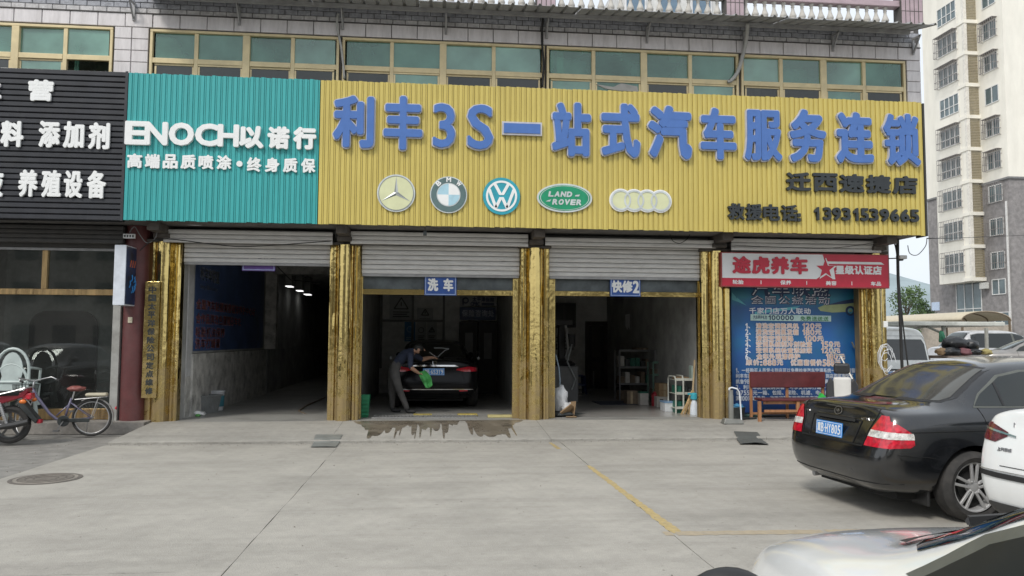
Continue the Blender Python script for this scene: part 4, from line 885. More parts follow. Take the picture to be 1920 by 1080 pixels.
# double door at the back of the wash bay
dd = thing('double_door', 'dark double door with small glazed lights at the back of the wash bay', 'door', (P(897, 700, 20.9).x, 20.95, .15)); x0, x1 = P(861, 650, 20.9).x, P(931, 650, 20.9).x; z1 = P(897, 603, 20.9).z; xc = (x0 + x1) / 2; m_dd = M('dark_door', (.028, .027, .026), .5); m_gl = M('door_light', (.14, .14, .14), .3)
for a, b_ in ((x0, xc - .005), (xc + .005, x1)):
    mb = MB(); mb.box(a, b_, 20.93, 20.99, .152, z1); l = mb.build('door_leaf', m_dd, dd, bevel=.01); mb = MB(); mb.box(a + .16, b_ - .13, 20.915, 20.93, z1 - 1.0, z1 - .3); mb.build('glazing', m_gl, l); mb = MB(); mb.box((b_ if b_ < xc else a) - .03, (b_ if b_ < xc else a) + .03, 20.88, 20.925, 1.1, 1.3); mb.build('handle', m_steel, l)
# window opening frames on the wash bay back wall
mb = MB(); xa, xb = P(715, 600, 21.15).x, P(832, 600, 21.15).x; za, zb_ = P(770, 600, 21.15).z, P(770, 553, 21.15).z
for x in (xa, (xa + xb) / 2, xb): mb.box(x - .03, x + .03, 21.12, 21.18, za - 1.3, zb_ + .3)
for z in (za - .05, zb_ + .25): mb.box(xa, xb, 21.125, 21.178, z, z + .06)
tag(mb.build('wall_frame', M('grey_trim', (.2, .2, .2), .6)), 'grey frame strips dividing the back wall of the wash bay', 'frame')
# grating and boards on the wash bay sill
gr = thing('drain_grating', 'metal drain grating across the sill of the wash bay', 'grating', (.2, 14.6, .15)); xa, xb = P(697, 780, 14.5).x, P(895, 780, 14.5).x; mb = MB()
k = xa
while k < xb: mb.box(k, k + .03, 14.48, 14.75, .152, .175); k += .065
mb.box(xa, xb, 14.462, 14.479, .152, .178); mb.box(xa, xb, 14.751, 14.768, .152, .178); mb.build('bars', M('wet_steel', (.35, .35, .34), .35, .6), gr)
for (a, b_, m, lb) in ((775, 810, (.35, .28, .07), 'thin dirty yellow board on the wash bay sill by the man'), (858, 895, (.42, .33, .08), 'yellow board on the sill under the black car exhaust'), (913, 963, (.50, .44, .20), 'pale yellow wedge board at the right end of the wash bay sill')):
    mb = MB(); xx0, xx1 = P(a, 778, 14.85).x, P(b_, 778, 14.85).x; mb.box(xx0, xx1, 14.78 if a < 900 else 14.5, 15.0 if a < 900 else 14.75, .152, .19); tag(mb.build('board', M('board_%d' % a, m, .6, var=.2, dirt=.5), bevel=.008), lb, 'board')
# ------------------------------------------------------------------ repair bay furniture
Yb = 22.98
dr = thing('room_door', 'dark brown door in the back wall of the repair bay', 'door', (P(1128, 745, Yb).x, Yb, .15)); x0, x1 = P(1097, 680, Yb).x, P(1160, 680, Yb).x; z1 = P(1128, 603, Yb).z; m_db = M('dark_brown_door', (.055, .042, .036), .5, var=.2)
mb = MB(); mb.box(x0, x0 + .12, Yb - .05, Yb, .157, z1); mb.box(x1 - .12, x1, Yb - .05, Yb, .157, z1); mb.box(x0 + .121, x1 - .121, Yb - .05, Yb, z1 - .12, z1); mb.build('door_frame', m_db, dr, bevel=.008)
mb = MB(); mb.box(x0 + .122, x1 - .122, Yb - .02, Yb, .157, z1 - .122); l = mb.build('door_leaf', M('door_leaf_dark', (.022, .019, .018), .45), dr)
for a, b_, c, d in ((.2, .45, .2, .8), (.2, .45, .95, 1.9), (.55, .8, .2, .8), (.55, .8, .95, 1.9)):
    mb = MB(); W = x1 - x0; mb.box(x0 + a * W, x0 + b_ * W, Yb - .03, Yb - .0205, .15 + c, .15 + d); mb.build('panel', m_db, l, bevel=.004)
mb = MB(); c = P(1112, 713, Yb); mb.box(c.x - .015, c.x + .02, Yb - .07, Yb - .03, c.z - .28, c.z + .28); mb.build('handle', M('bright_steel', (.6, .6, .6), .25, .9), l)
# wall box (cabinet) and notice strips on the left
def pbox(px0, py0, px1, py1, Y, d=.3):
    return P(px0, (py0 + py1) / 2, Y).x, P(px1, (py0 + py1) / 2, Y).x, Y, Y + d, P((px0 + px1) / 2, py1, Y).z, P((px0 + px1) / 2, py0, Y).z
def simple(name, label, cat, parts, loc=None, group=None):
    bx = parts[0][1]; t = thing(name, label, cat, loc or ((bx[0] + bx[1]) / 2, (bx[2] + bx[3]) / 2, bx[4]), group=group)
    for p in parts: mb = MB(); mb.box(*p[1]); mb.build(p[0], p[2], t, bevel=p[3] if len(p) > 3 else .005)
    return t
b0 = pbox(1036, 568, 1080, 614, 22.5, .35)
m_cab = M('black_cabinet', (.03, .03, .03), .4); t = simple('wall_cabinet', 'dark wall cabinet high on the left of the repair bay', 'cabinet', [('carcass', b0, m_cab)])
for k in range(2):
    w = (b0[1] - b0[0]) / 2; mb = MB(); mb.box(b0[0] + k * w + .04, b0[0] + (k + 1) * w - .04, b0[2] - .02, b0[2] - .001, b0[4] + .06, b0[5] - .06); mb.build('glass_door', M('smoked_glass', (.05, .055, .05), .15), t)
b0 = pbox(1040, 628, 1076, 656, 22.9, .04); t = simple('wall_chart', 'pale wall chart of four lines left of the dark door', 'chart', [('board', b0, M('pale_chart', (.42, .42, .40), .6))])
for k in range(4): mb = MB(); h = (b0[5] - b0[4]) / 4; mb.box(b0[0] + .03, b0[1] - .03, b0[2] - .012, b0[2] - .001, b0[4] + k * h + .02, b0[4] + (k + .45) * h); mb.build('line', M('chart_ink', (.12, .12, .12), .6), t)
# tyre changer
tc = thing('tyre_changer', 'dark tyre changing machine with an upright column at the left of the repair bay', 'machine', (P(1050, 750, 18.2).x, 18.2, .15)); y = 18.2; c = tc.location.x; m_mach = M('machine_black', (.035, .035, .038), .45); m_mg = M('machine_grey', (.16, .16, .16), .5)
mb = MB(); mb.box(c - .3, c + .38, y - .35, y + .35, .15, 1.0); mb.build('cabinet', m_mg, tc, bevel=.03); mb = MB(); mb.lathe([(.30, 1.0), (.34, 1.04), (.2, 1.12), (.1, 1.14)], (c + .05, y, 0), 20); mb.build('turntable', m_mach, tc)
mb = MB(); mb.box(c + .0, c + .16, y + .2, y + .36, 1.0, 2.05); mb.box(c - .35, c + .3, y - .05, y + .2, 1.95, 2.08); mb.build('column', m_mach, tc, bevel=.02); mb = MB(); mb.tube([(c + .1, y - .2, 1.95), (c + .15, y - .25, 1.4), (c + .1, y - .2, 1.2)], .03, 8); mb.build('arm', m_steel, tc)
mb = MB(); mb.lathe([(.10, 1.45), (.10, 1.75)], (c + .25, y - .1, 0), 12); mb.build('air_filter', m_mach, tc); mb = MB(); mb.tube([(c + .25, y - .2, 1.5), (c + .1, y - .42, 1.1), (c + .3, y - .4, .7), (c + .2, y - .42, .45)], .018, 6); mb.build('hose', M('pale_hose', (.4, .42, .42), .4), tc)
# blue stool
st = thing('plastic_stool', 'navy blue plastic stool left of the dark door', 'stool', (P(1083, 745, 21).x, 21, .15)); m_navy = M('navy_plastic', (.03, .045, .13), .4); mb = MB(); mb.box(-.19, .19, -.19, .19, .46, .5); mb.build('seat', m_navy, st, world=False, bevel=.02)
for a in (-1, 1):
    for b_ in (-1, 1): mb = MB(); mb.bar((a * .15, b_ * .15, .46), (a * .2, b_ * .2, 0), .05); mb.build('leg', m_navy, st, world=False)
mb = MB(); mb.box(-.18, .18, -.2, -.18, .22, .27); mb.box(-.18, .18, .18, .2, .22, .27); mb.build('stretcher', m_navy, st, world=False)
# dark floor mat
b0 = (P(1130, 765, 17).x, P(1200, 765, 17).x, 17.2, 18.2, .157, .166); mb = MB(); mb.box(*b0); tag(mb.build('floor_mat', M('navy_mat', (.025, .03, .05), .8)), 'dark navy mat flat on the repair bay floor', 'mat')
# right hand wall clutter: racks, shelves, cartons
m_card = M('cardboard', (.30, .20, .11), .85, var=.12, dirt=.3); m_cardd = M('dim_cardboard', (.17, .13, .09), .85, var=.2, dirt=.3); m_gsh = M('green_grey_shelf', (.14, .24, .19), .5); m_wsh = M('cream_tube', (.55, .56, .50), .4, dirt=.2); m_box = M('white_carton', (.66, .68, .70), .6); m_gbox = M('green_box', (.02, .13, .09), .5); m_dk = M('dark_goods', (.03, .035, .035), .5, var=.5)
def rack(label, x0, x1, y0, y1, zs_, mat, top_round=False, goods=None, r=.016, name='shelf_rack'):
    t = thing(name, label, 'rack', ((x0 + x1) / 2, (y0 + y1) / 2, zs_[0])); zt_ = zs_[-1]
    for x in (x0, x1):
        mb = MB(); mb.tube([(x, y0, .157), (x, y0, zt_), (x, y0 + .06, zt_ + .06), (x, y1 - .06, zt_ + .06), (x, y1, zt_), (x, y1, .157)] if top_round else [(x, y0, .157), (x, y0, zt_), (x, y1, zt_), (x, y1, .157)], r, 7); mb.build('frame', mat, t)
    for z in zs_[1:]:
        mb = MB(); mb.box(x0, x1, y0 + .01, y1 - .01, z - .012, z + .0); mb.box(x0, x1, y0 - .006, y0 + .01, z - .02, z + .03); mb.build('shelf', mat, t)
    return t
def goods(x0, x1, y0, y1, z, hmax, mats, n, label, name='parts_box'):
    w = (x1 - x0) / n
    for k in range(n):
        h = hmax * random.uniform(.5, 1); mb = MB(); a = x0 + k * w + .01; mb.box(a, a + w - .02, y0 + random.uniform(0, .05), y1 - random.uniform(0, .05), z + .001, z + h); mb.box(a + .02, a + w - .04, y0 - .003, y0 + .0, z + .03, z + h * .6)
        mi = random.choice(mats); o = tag(mb.build(name, mi, bevel=.004), '%s %s, number %s from the left, %s' % (('tall' if h > hmax * .75 else 'low'), {'cardboard': 'brown box', 'dim_cardboard': 'dull brown box', 'green_box': 'green box', 'dark_goods': 'dark box', 'white_carton': 'white box', 'off_white_carton': 'off-white box', 'machine_grey': 'grey box'}.get(mi.name, 'box'), ('one', 'two', 'three', 'four', 'five', 'six')[k], label), 'box', group='boxes ' + label)
# front cream trolley rack (px 1266-1307), at Y 15.3
def XX(px, Y): return P(px, 720, Y).x
Y1 = 15.15; xr0, xr1 = XX(1267, Y1), XX(1306, Y1); zsh = [.157, P(1287, 765, Y1).z, P(1287, 738, Y1).z, P(1287, 712, Y1).z]
rack('cream tubular rack of green boxes beside the broom at the repair bay entrance', xr0, xr1, Y1, Y1 + .5, zsh + [], m_wsh, True)
mb = MB(); xm_ = XX(1281, Y1); mb.tube([(xm_, Y1 - .01, .157), (xm_, Y1 - .01, zsh[-1]), (xm_, Y1 + .05, zsh[-1] + .07), (xm_, Y1 + .4, zsh[-1] + .07)], .018, 7); tag(mb.build('tube_upright', m_wsh), 'cream upright tube in the middle of the green box rack', 'tube')
for i, z in enumerate(zsh[1:3] + [.157]):
    goods(xr0 + .03, xr1 - .03, Y1 + .04, Y1 + .4, z, .17, [m_gbox, m_gbox, m_dk], 3, ('on the cream rack top shelf', 'on the cream rack middle shelf', 'on the cream rack bottom')[i])
goods(xr0 + .03, xr0 + .3, Y1 + .04, Y1 + .4, zsh[3], .10, [m_card], 1, 'on top of the cream rack', 'cardboard_tray')
# white storage box, printed carton, red can
b0 = pbox(1247, 753, 1266, 771, 15.5, .35); t = simple('storage_box', 'white and blue lidded box on the floor in front of the cartons', 'box', [('body', (b0[0], b0[1], b0[2], b0[3], .157, b0[5] - .03), m_box), ('lid', (b0[0] - .01, b0[1] + .01, b0[2] - .01, b0[3] + .01, b0[5] - .028, b0[5]), M('pale_blue_lid', (.25, .4, .6), .4))])
b0 = pbox(1232, 744, 1253, 761, 16.6, .4); t = simple('printed_carton', 'white printed carton behind the white and blue box', 'carton', [('body', (b0[0], b0[1], b0[2], b0[3], .157, b0[5]), M('off_white_carton', (.5, .48, .44), .7))])
mb = MB(); mb.box(b0[0] + .06, b0[0] + .14, b0[2] - .004, b0[2] - .0005, b0[5] - .12, b0[5] - .05); mb.box(b0[0] + .2, b0[1] - .05, b0[2] - .004, b0[2] - .0005, b0[5] - .11, b0[5] - .06); mb.lathe([(.04, b0[2] - .004), (.04, b0[2] - .0005)], (b0[0] + .12, 0, b0[5] - .22), 12, 'y'); mb.build('print', m_ink2, t)
for (q, lb) in (((1236, 719, 1253, 732), 'upper brown carton stacked on another in the repair bay'), ((1236, 732, 1254, 744), 'lower brown carton on top of the printed carton')):
    b0 = pbox(*q, 16.62, .36); simple('carton', lb, 'carton', [('body', (b0[0], b0[1], b0[2], b0[3], b0[4] + .002, b0[5] - .002), m_card), ('tape', (b0[0] + .1, b0[0] + .16, b0[2] - .002, b0[2] - .0005, b0[4] + .01, b0[5] - .006), M('tape', (.4, .32, .2), .4), 0)])
mb = MB(); c = P(1229, 752, 16.9); mb.lathe([(.09, .157), (.09, .42), (.05, .45), (.05, .47)], (c.x, 16.9, 0), 14); tag(mb.build('red_can', M('red_paint', (.3, .02, .03), .4), smooth=False), 'small dark red can left of the printed carton', 'can')
# green shelf unit further in
Y2 = 17.6; rack('green grey shelf unit with parts behind the cartons', XX(1225, Y2), XX(1247, Y2), Y2, Y2 + .45, [.157, P(1236, 745, Y2).z, P(1236, 703, Y2).z, P(1236, 680, Y2).z], m_gsh, r=.02)
goods(XX(1226, Y2), XX(1246, Y2), Y2 + .05, Y2 + .4, P(1236, 703, Y2).z, .2, [m_dk, m_cardd, m_box], 2, 'on the upper green grey shelf')
goods(XX(1226, Y2), XX(1246, Y2), Y2 + .05, Y2 + .4, P(1236, 745, Y2).z, .2, [m_dk, m_cardd], 2, 'on the lower green grey shelf')
Y3 = 18.4; rack('low dark rack of mixed parts by the dark door', XX(1162, Y3), XX(1222, Y3), Y3, Y3 + .5, [.157, .55, .95, 1.35], m_mg, r=.02)
for z in (.157, .55, .95): goods(XX(1163, Y3), XX(1221, Y3), Y3 + .02, Y3 + .45, z, .3, [m_dk, m_cardd, m_cardd, MATS['off_white_carton'], m_gbox], 6, 'on the low dark rack, ' + {.157: 'floor level', .55: 'middle shelf', .95: 'top shelf'}[z])
b0 = pbox(1193, 652, 1226, 686, 18.45, .45); simple('large_carton', 'large brown carton on top of the low rack in the repair bay', 'carton', [('body', (b0[0], b0[1], b0[2], b0[3], 1.352, b0[5]), m_cardd), ('tape', (b0[0] + .18, b0[0] + .24, b0[2] - .002, b0[2] - .0005, 1.36, b0[5] - .01), MATS['tape'], 0)])
b0 = pbox(1227, 656, 1245, 676, 17.7, .35); simple('grey_case', 'grey case on top of the green grey shelf unit', 'case', [('body', (b0[0], b0[1], b0[2], b0[3], P(1236, 680, Y2).z + .001, b0[5]), m_mg), ('latch', (b0[0] + .1, b0[0] + .16, b0[2] - .015, b0[2] - .001, b0[5] - .12, b0[5] - .06), m_steel)])
# grey leaning panel, blue banner, pipe with funnel, orange cabinet on the right wall
pn = MB(); a = P(1282, 657, 15.9); b_ = P(1303, 658, 15.9); c = P(1306, 695, 15.7); d = P(1289, 712, 15.7); pn.add([a, b_, c, d] + [Vector(v) + Vector((.02, .03, 0)) for v in (a, b_, c, d)], [(0, 1, 2, 3), (4, 7, 6, 5), (0, 4, 5, 1), (1, 5, 6, 2), (2, 6, 7, 3), (3, 7, 4, 0)]); tag(pn.build('leaning_panel', M('pale_panel', (.33, .34, .35), .5)), 'pale grey panel leaning at the right side of the repair bay', 'panel')
plate_sign('banner', 'blue banner with pale characters hanging behind the cream rack', 1248, 660, 1282, 672, 17.2, M('banner_blue', (.025, .04, .16), .6), '质量第一', .1, .9, .2, .85, border=False, tm=M('banner_print', (.4, .45, .6), .6))
mb = MB(); c = P(1215, 640, 18.9); zp0, zp1 = P(1215, 650, 18.9).z, P(1215, 592, 18.9).z; mb.lathe([(.16, zp0 - .05), (.08, zp0 + .05), (.075, zp1)], (c.x, 18.9, 0), 14); o = tag(mb.build('extractor_pipe', M('dull_zinc', (.22, .22, .22), .4, .6)), 'grey metal extractor pipe standing behind the large carton', 'pipe'); auto_smooth(o)
b0 = pbox(1285, 630, 1296, 643, 16.0, .12); simple('meter_box', 'orange meter box on the right wall of the repair bay', 'box', [('body', b0, M('orange_box', (.42, .22, .07), .5)), ('dial', (b0[0] + .03, b0[1] - .03, b0[2] - .012, b0[2] - .001, b0[4] + .07, b0[5] - .03), M('dial_dark', (.1, .08, .06), .4))])
mb = MB(); x = 5.27; print_text(mb, '安全生产', 0, 1.3, 0, .3, 0, .06, frame=lambda a, y, z: (x - .004, 19.2 - a, z + 2.3)); tag(mb.build('wall_lettering', M('dull_red_print', (.25, .04, .05), .6), fix=False), 'faded red characters on the right wall of the repair bay', 'lettering')
b0 = (5.2, 5.255, 16.4, 16.9, 2.4, 3.1); simple('blue_notice', 'blue notice sheet above the orange meter box', 'notice', [('sheet', b0, M('notice_teal_blue', (.05, .16, .24), .5)), ('print', (b0[0] - .004, b0[0] - .001, 16.5, 16.8, 2.7, 2.85), m_prw, 0)])
# broom, spray bottle, hand towel on canister
br = thing('broom', 'straw broom standing upright by the entrance of the repair bay', 'broom', (P(1295, 779, 14.95).x, 14.95, .152)); m_st = M('straw', (.48, .34, .17), .9, var=.25, scale=30); mb = MB(); x = br.location.x
mb.tube([(x + .06, 14.99, .55), (x + .13, 15.05, 1.22)], [.018, .02], 8); mb.build('handle', M('pale_wood', (.5, .38, .22), .7), br); mb = MB()
for k in range(60):
    a = random.uniform(-1, 1); q = random.uniform(-1, 1); mb.tube([(x + .06 + a * .02, 14.99 + q * .015, .62), (x + .03 + a * .09 - .03, 14.96 + q * .03, .36), (x - .05 + a * .16, 14.95 + q * .05, .158)], [.006, .006, .004], 4)
mb.build('bristles', m_st, br)
for k, (px, h, lb) in enumerate(((1302, .42, 'white spray bottle with blue top right of the broom'),)):
    t = thing('spray_bottle', lb, 'bottle', (P(px, 779, 14.9).x, 14.9, .152)); x, y, _ = t.location; mb = MB(); mb.lathe([(.085, .153), (.09, .17), (.075, .33), (.045, .43), (.03, .45)], (x, y, 0), 18); o = mb.build('bottle_body', M('milky_plastic', (.68, .74, .80), .4), t); auto_smooth(o); mb = MB(); mb.lathe([(.04, .44), (.075, .46), (.07, .56), (.035, .58)], (x, y, 0), 14); mb.box(x - .13, x, y - .015, y + .015, .54, .575); mb.build('pump_head', M('cyan_plastic', (.05, .38, .48), .4), t)
t = thing('oil_canister', 'teal and white canister on top of the cream rack', 'canister', (P(1303, 700, 15.3).x, 15.3, zsh[3])); x, y, z = t.location; mb = MB(); mb.box(x - .1, x + .08, y - .1, y + .1, z + .002, z + .28); mb.build('body', M('pale_green_label', (.4, .5, .45), .5), t, bevel=.02); mb = MB(); mb.lathe([(.04, z + .28), (.04, z + .34)], (x - .03, y, 0), 12); mb.build('cap', M('teal_plastic', (.03, .25, .26), .4), t)
# trash bag, cardboard, hose by the left side of the repair bay
def blob(name, label, cat, c, s, mat, seed, amp=.35, n=3, fac=None, parent=None):
    bm = bmesh.new(); bmesh.ops.create_icosphere(bm, subdivisions=n, radius=1); rn = random.Random(seed); off = [Vector((rn.gauss(0, 1), rn.gauss(0, 1), rn.gauss(0, 1))).normalized() for _ in range(14)]
    for v in bm.verts:
        d = v.co.normalized(); q = 1 + amp * sum(math.sin(4.5 * d.dot(o) * 2 + i) for i, o in enumerate(off)) / 9
        p = Vector((d.x * s[0] * q, d.y * s[1] * q, d.z * s[2] * q)); p.z = max(p.z, -s[2] * .8); v.co = p
    me = bpy.data.meshes.new(name); bm.to_mesh(me); bm.free(); me.materials.append(mat); me.polygons.foreach_set('use_smooth', [True] * len(me.polygons)); o = link(name, me, parent, c)
    if label: tag(o, label, cat)
    return o
m_bag = M('white_bag', (.62, .63, .64), .4, var=.1, bump=.8, bscale=18); xk = P(1050, 760, 14.75).x
blob('plastic_bag', 'crumpled white plastic bag at the left side of the repair bay entrance', 'bag', (P(1050, 755, 14.8).x, 14.8, .44), (.15, .14, .30), m_bag, 4)
blob('plastic_bag', 'small grey white bag slumped on the black bag by the gold post', 'bag', (P(1062, 765, 14.7).x, 14.72, .30), (.12, .12, .12), m_bag, 8)
blob('rubbish_bag', 'flattened black bag on the sill under the white bag', 'bag', (P(1058, 782, 14.62).x, 14.65, .2), (.3, .17, .05), m_dk, 6, .5)
cb = MB(); a, b_ = P(1055, 779, 14.55), P(1075, 779, 14.5); cb.bar((a.x, 14.55, .2), (b_.x, 14.5, .36), .25, .02, up=(0, .5, 1)); cb.bar((a.x + .05, 14.5, .17), (b_.x + .05, 14.48, .17), .22, .012, up=(0, 0, 1)); cb.bar((b_.x - .02, 14.56, .18), (b_.x + .02, 14.6, .44), .2, .012, up=(1, .3, 0)); tag(cb.build('folded_cardboard', m_card), 'folded brown cardboard lying by the white bag', 'cardboard')
mb = MB(); a = P(1045, 690, 14.9); mb.tube([P(1042, 665, 15), P(1048, 690, 14.95), P(1050, 715, 14.9), P(1048, 740, 14.85), P(1042, 765, 14.8)], .014, 7); tag(mb.build('air_hose', M('grey_blue_hose', (.25, .32, .38), .5)), 'grey blue air hose hanging by the left post of the repair bay', 'hose')
# crate, bucket, cloth in the deep bay
cr_ = thing('plastic_crate', 'grey ribbed plastic crate beside the bucket in the deep bay', 'crate', (P(372, 775, 15.6).x, 15.75, .15), rz=rad(-20)); m_cg = M('grey_crate', (.22, .23, .23), .6, dirt=.3); mb = MB()
mb.add([(-.24, -.2, 0), (.24, -.2, 0), (.24, .2, 0), (-.24, .2, 0), (-.29, -.24, .34), (.29, -.24, .34), (.29, .24, .34), (-.29, .24, .34)], [(0, 3, 2, 1), (0, 1, 5, 4), (1, 2, 6, 5), (2, 3, 7, 6), (3, 0, 4, 7)]); mb.build('body', m_cg, cr_, world=False)
mb = MB()
for sx0, sx1, sy0, sy1 in ((-.31, .31, -.26, -.235), (-.31, .31, .235, .26), (-.31, -.285, -.234, .234), (.285, .31, -.234, .234)): mb.box(sx0, sx1, sy0, sy1, .32, .35)
for k in range(7): mb.bar((.245 + 0, -.15 + k * .05, .02), (.292, -.15 + k * .05, .33), .012)
mb.build('rim', m_cg, cr_, world=False)
bk = thing('bucket', 'white plastic paint bucket with blue label in the deep bay', 'bucket', (P(403, 768, 16.2).x, 16.3, .15)); mb = MB(); mb.lathe([(.13, 0), (.155, .36), (.165, .36), (.165, .39), (.155, .4)], (0, 0, 0), 24); o = mb.build('body', M('bucket_white', (.55, .56, .58), .4), bk, world=False); auto_smooth(o); mb = MB(); mb.lathe([(.142, .08), (.152, .30)], (0, 0, 0), 24, caps=False); mb.build('label', M('bucket_label', (.06, .22, .28), .5), bk, world=False)
blob('white_cloth', 'white cloth bundle on the floor in front of the grey crate', 'cloth', (P(365, 773, 15.2).x, 15.2, .19), (.19, .13, .05), m_white, 12, .5)
mb = MB(); mb.tube([P(331, 715, 15.0), P(338, 782, 14.95)], .014, 6); tag(mb.build('pale_pole', m_prw), 'thin pale pole leaning on the wall at the left of the deep bay', 'pole')
blob('green_bottle', 'tiny green bottle lying beside the white cloth', 'bottle', (P(368, 778, 14.9).x, 15.0, .17), (.05, .03, .03), M('lime', (.1, .35, .08), .4), 3, .1, 2)
mb = MB(); q = P(640, 0, 15); a = P(683, 782, 14.75); mb.add([(a.x - .10, 14.65, .153), (a.x + .07, 14.65, .153), (a.x + .07, 14.85, .153), (a.x - .10, 14.85, .153), (a.x - .13, 14.62, .56), (a.x + .10, 14.62, .56), (a.x + .10, 14.88, .56), (a.x - .13, 14.88, .56)], [(0, 3, 2, 1), (0, 1, 5, 4), (1, 2, 6, 5), (2, 3, 7, 6), (3, 0, 4, 7)])
for k in range(5): mb.box(a.x - .12, a.x + .09, 14.605, 14.62, .2 + k * .07, .225 + k * .07)
tag(mb.build('green_basket', M('green_plastic', (.02, .22, .10), .45)), 'green plastic basket inside the left post of the wash bay', 'basket')
# trailing hose in the deep bay
mb = MB(); mb.tube([P(590, 785, 14.9) + Vector((0, 0, 0)), G(560, 770, .17), G(575, 760, .17), G(610, 745, .17)], .015, 6); tag(mb.build('floor_hose', m_cardd), 'brown hose on the floor at the right of the deep bay', 'hose')
# ================================================================== vehicles
def shell(name, stations, mat, sub=2, wheels=None, parent=None, arch=.36, creases=()):
    """stations: list of half rings [(x,y,z)...] from bottom centre to roof centre, all the same count; mirrored in y"""
    n = len(stations[0]); m = len(stations); vs = []
    for st in stations:
        vs += [tuple(p) for p in st] + [(p[0], -p[1], p[2]) for p in reversed(st)]
    k = 2 * n; fs = []
    for i in range(m - 1):
        for j in range(k): fs.append((i * k + j, i * k + (j + 1) % k, (i + 1) * k + (j + 1) % k, (i + 1) * k + j))
    for i, rev in ((0, False), (m - 1, True)):
        for j in range(n - 1):
            f = (i * k + j, i * k + j + 1, i * k + k - 2 - j, i * k + k - 1 - j); fs.append(f[::-1] if rev else f)
    mb = MB().add(vs, fs); me = mb.mesh(name, mat, smooth=True); o = link(name, me, parent)
    if creases:
        at = me.attributes.new('crease_edge', 'FLOAT', 'EDGE'); 
        for e in me.edges:
            a, b = e.vertices; ja, jb = a % k, b % k; ja = ja if ja < n else k - 1 - ja; jb = jb if jb < n else k - 1 - jb
            if ja == jb and ja in creases and a // k != b // k: at.data[e.index].value = creases[ja]
    s = o.modifiers.new('s', 'SUBSURF'); s.levels = sub; s.render_levels = sub
    cut = []
    par = o.parent; o.parent = None; o.location = (0, 0, 0)
    for (wx, wy, r) in (wheels or []):
        c = MB().lathe([(r, wy - .18 if wy > 0 else wy - .35), (r, wy + .35 if wy > 0 else wy + .18)], (wx, 0, arch - .04), 36, 'y').build('cutter', mat, None); cut.append(c)
        b = o.modifiers.new('b', 'BOOLEAN'); b.operation = 'DIFFERENCE'; b.object = c; b.solver = 'EXACT'
    bpy.context.view_layer.update(); bake(o)
    for c in cut: bpy.data.objects.remove(c)
    o.data.shade_smooth(); o.data.set_sharp_from_angle(angle=rad(50)); o.parent = par
    bm = bmesh.new(); bm.from_mesh(o.data); bvh = BVHTree.FromBMesh(bm); bm.free(); return o, bvh
def drape(bvh, poly, axis, name, mat, parent, off=.004, step=.03, smooth=True, mind=.16):
    """poly in the plane across `axis` ('x-' looks forward from behind, 'y-' from the right side, 'z' from above); projected onto the shell"""
    xs = [p[0] for p in poly]; ys = [p[1] for p in poly]; bm = bmesh.new()
    vv = [bm.verts.new((p[0], p[1], 0)) for p in poly]; bm.faces.new(vv); bmesh.ops.triangulate(bm, faces=bm.faces)
    for ax, lo, hi in ((0, min(xs), max(xs)), (1, min(ys), max(ys))):
        t = lo + step
        while t < hi - 1e-4:
            co = [0, 0, 0]; co[ax] = t; no = [0, 0, 0]; no[ax] = 1
            bmesh.ops.bisect_plane(bm, geom=bm.verts[:] + bm.edges[:] + bm.faces[:], plane_co=co, plane_no=no, dist=1e-6); t += step
    far = 6.0; bad = []
    for v in bm.verts:
        a, b = v.co.x, v.co.y
        if axis == 'x-': o, d = Vector((-far, a, b)), Vector((1, 0, 0))
        elif axis == 'x+': o, d = Vector((far * 2, a, b)), Vector((-1, 0, 0))
        elif axis == 'y-': o, d = Vector((a, -far, b)), Vector((0, 1, 0))
        elif axis == 'y+': o, d = Vector((a, far, b)), Vector((0, -1, 0))
        else: o, d = Vector((a, b, far)), Vector((0, 0, -1))
        h = bvh.ray_cast(o, d)
        if h[0] is None or abs(h[1].dot(d)) < mind: bad.append(v); continue
        nn = h[1]
        if nn.dot(d) > 0: nn = -nn
        v.co = h[0] + nn * off
    bmesh.ops.delete(bm, geom=bad, context='VERTS')
    me = bpy.data.meshes.new(name); bmesh.ops.remove_doubles(bm, verts=bm.verts, dist=1e-5); bmesh.ops.recalc_face_normals(bm, faces=bm.faces); bm.to_mesh(me); bm.free(); me.materials.append(mat)
    if smooth: me.shade_smooth()
    return link(name, me, parent)
def seam(bvh, pts, axis, name, mat, parent, w=.006, off=.0025):
    """thin line over the shell"""
    out = []; far = 6.
    for (a, b) in zip(pts[:-1], pts[1:]):
        L_ = math.hypot(b[0] - a[0], b[1] - a[1]); n = max(2, int(L_ / .05))
        for i in range(n): out.append((a[0] + (b[0] - a[0]) * i / n, a[1] + (b[1] - a[1]) * i / n))
    out.append(pts[-1]); P3 = []
    for a, b in out:
        o, d = {'x-': (Vector((-far, a, b)), Vector((1, 0, 0))), 'y-': (Vector((a, -far, b)), Vector((0, 1, 0))), 'y+': (Vector((a, far, b)), Vector((0, -1, 0))), 'z': (Vector((a, b, far)), Vector((0, 0, -1)))}[axis]
        h = bvh.ray_cast(o, d)
        if h[0] is not None: P3.append(h[0] + (h[1] if h[1].dot(d) < 0 else -h[1]) * off)
    return MB().tube(P3, w / 2, 5).build(name, mat, parent, world=False) if len(P3) > 1 else None
def frame_on(c, nrm, up=Vector((0, 0, 1))):
    nrm = nrm.normalized(); r_ = up.cross(nrm).normalized(); u_ = nrm.cross(r_)
    return lambda x, y, z: tuple(c + r_ * x + u_ * z - nrm * y)     # y negative = outwards
m_plblue = M('plate_blue', (.03, .25, .68), .4)
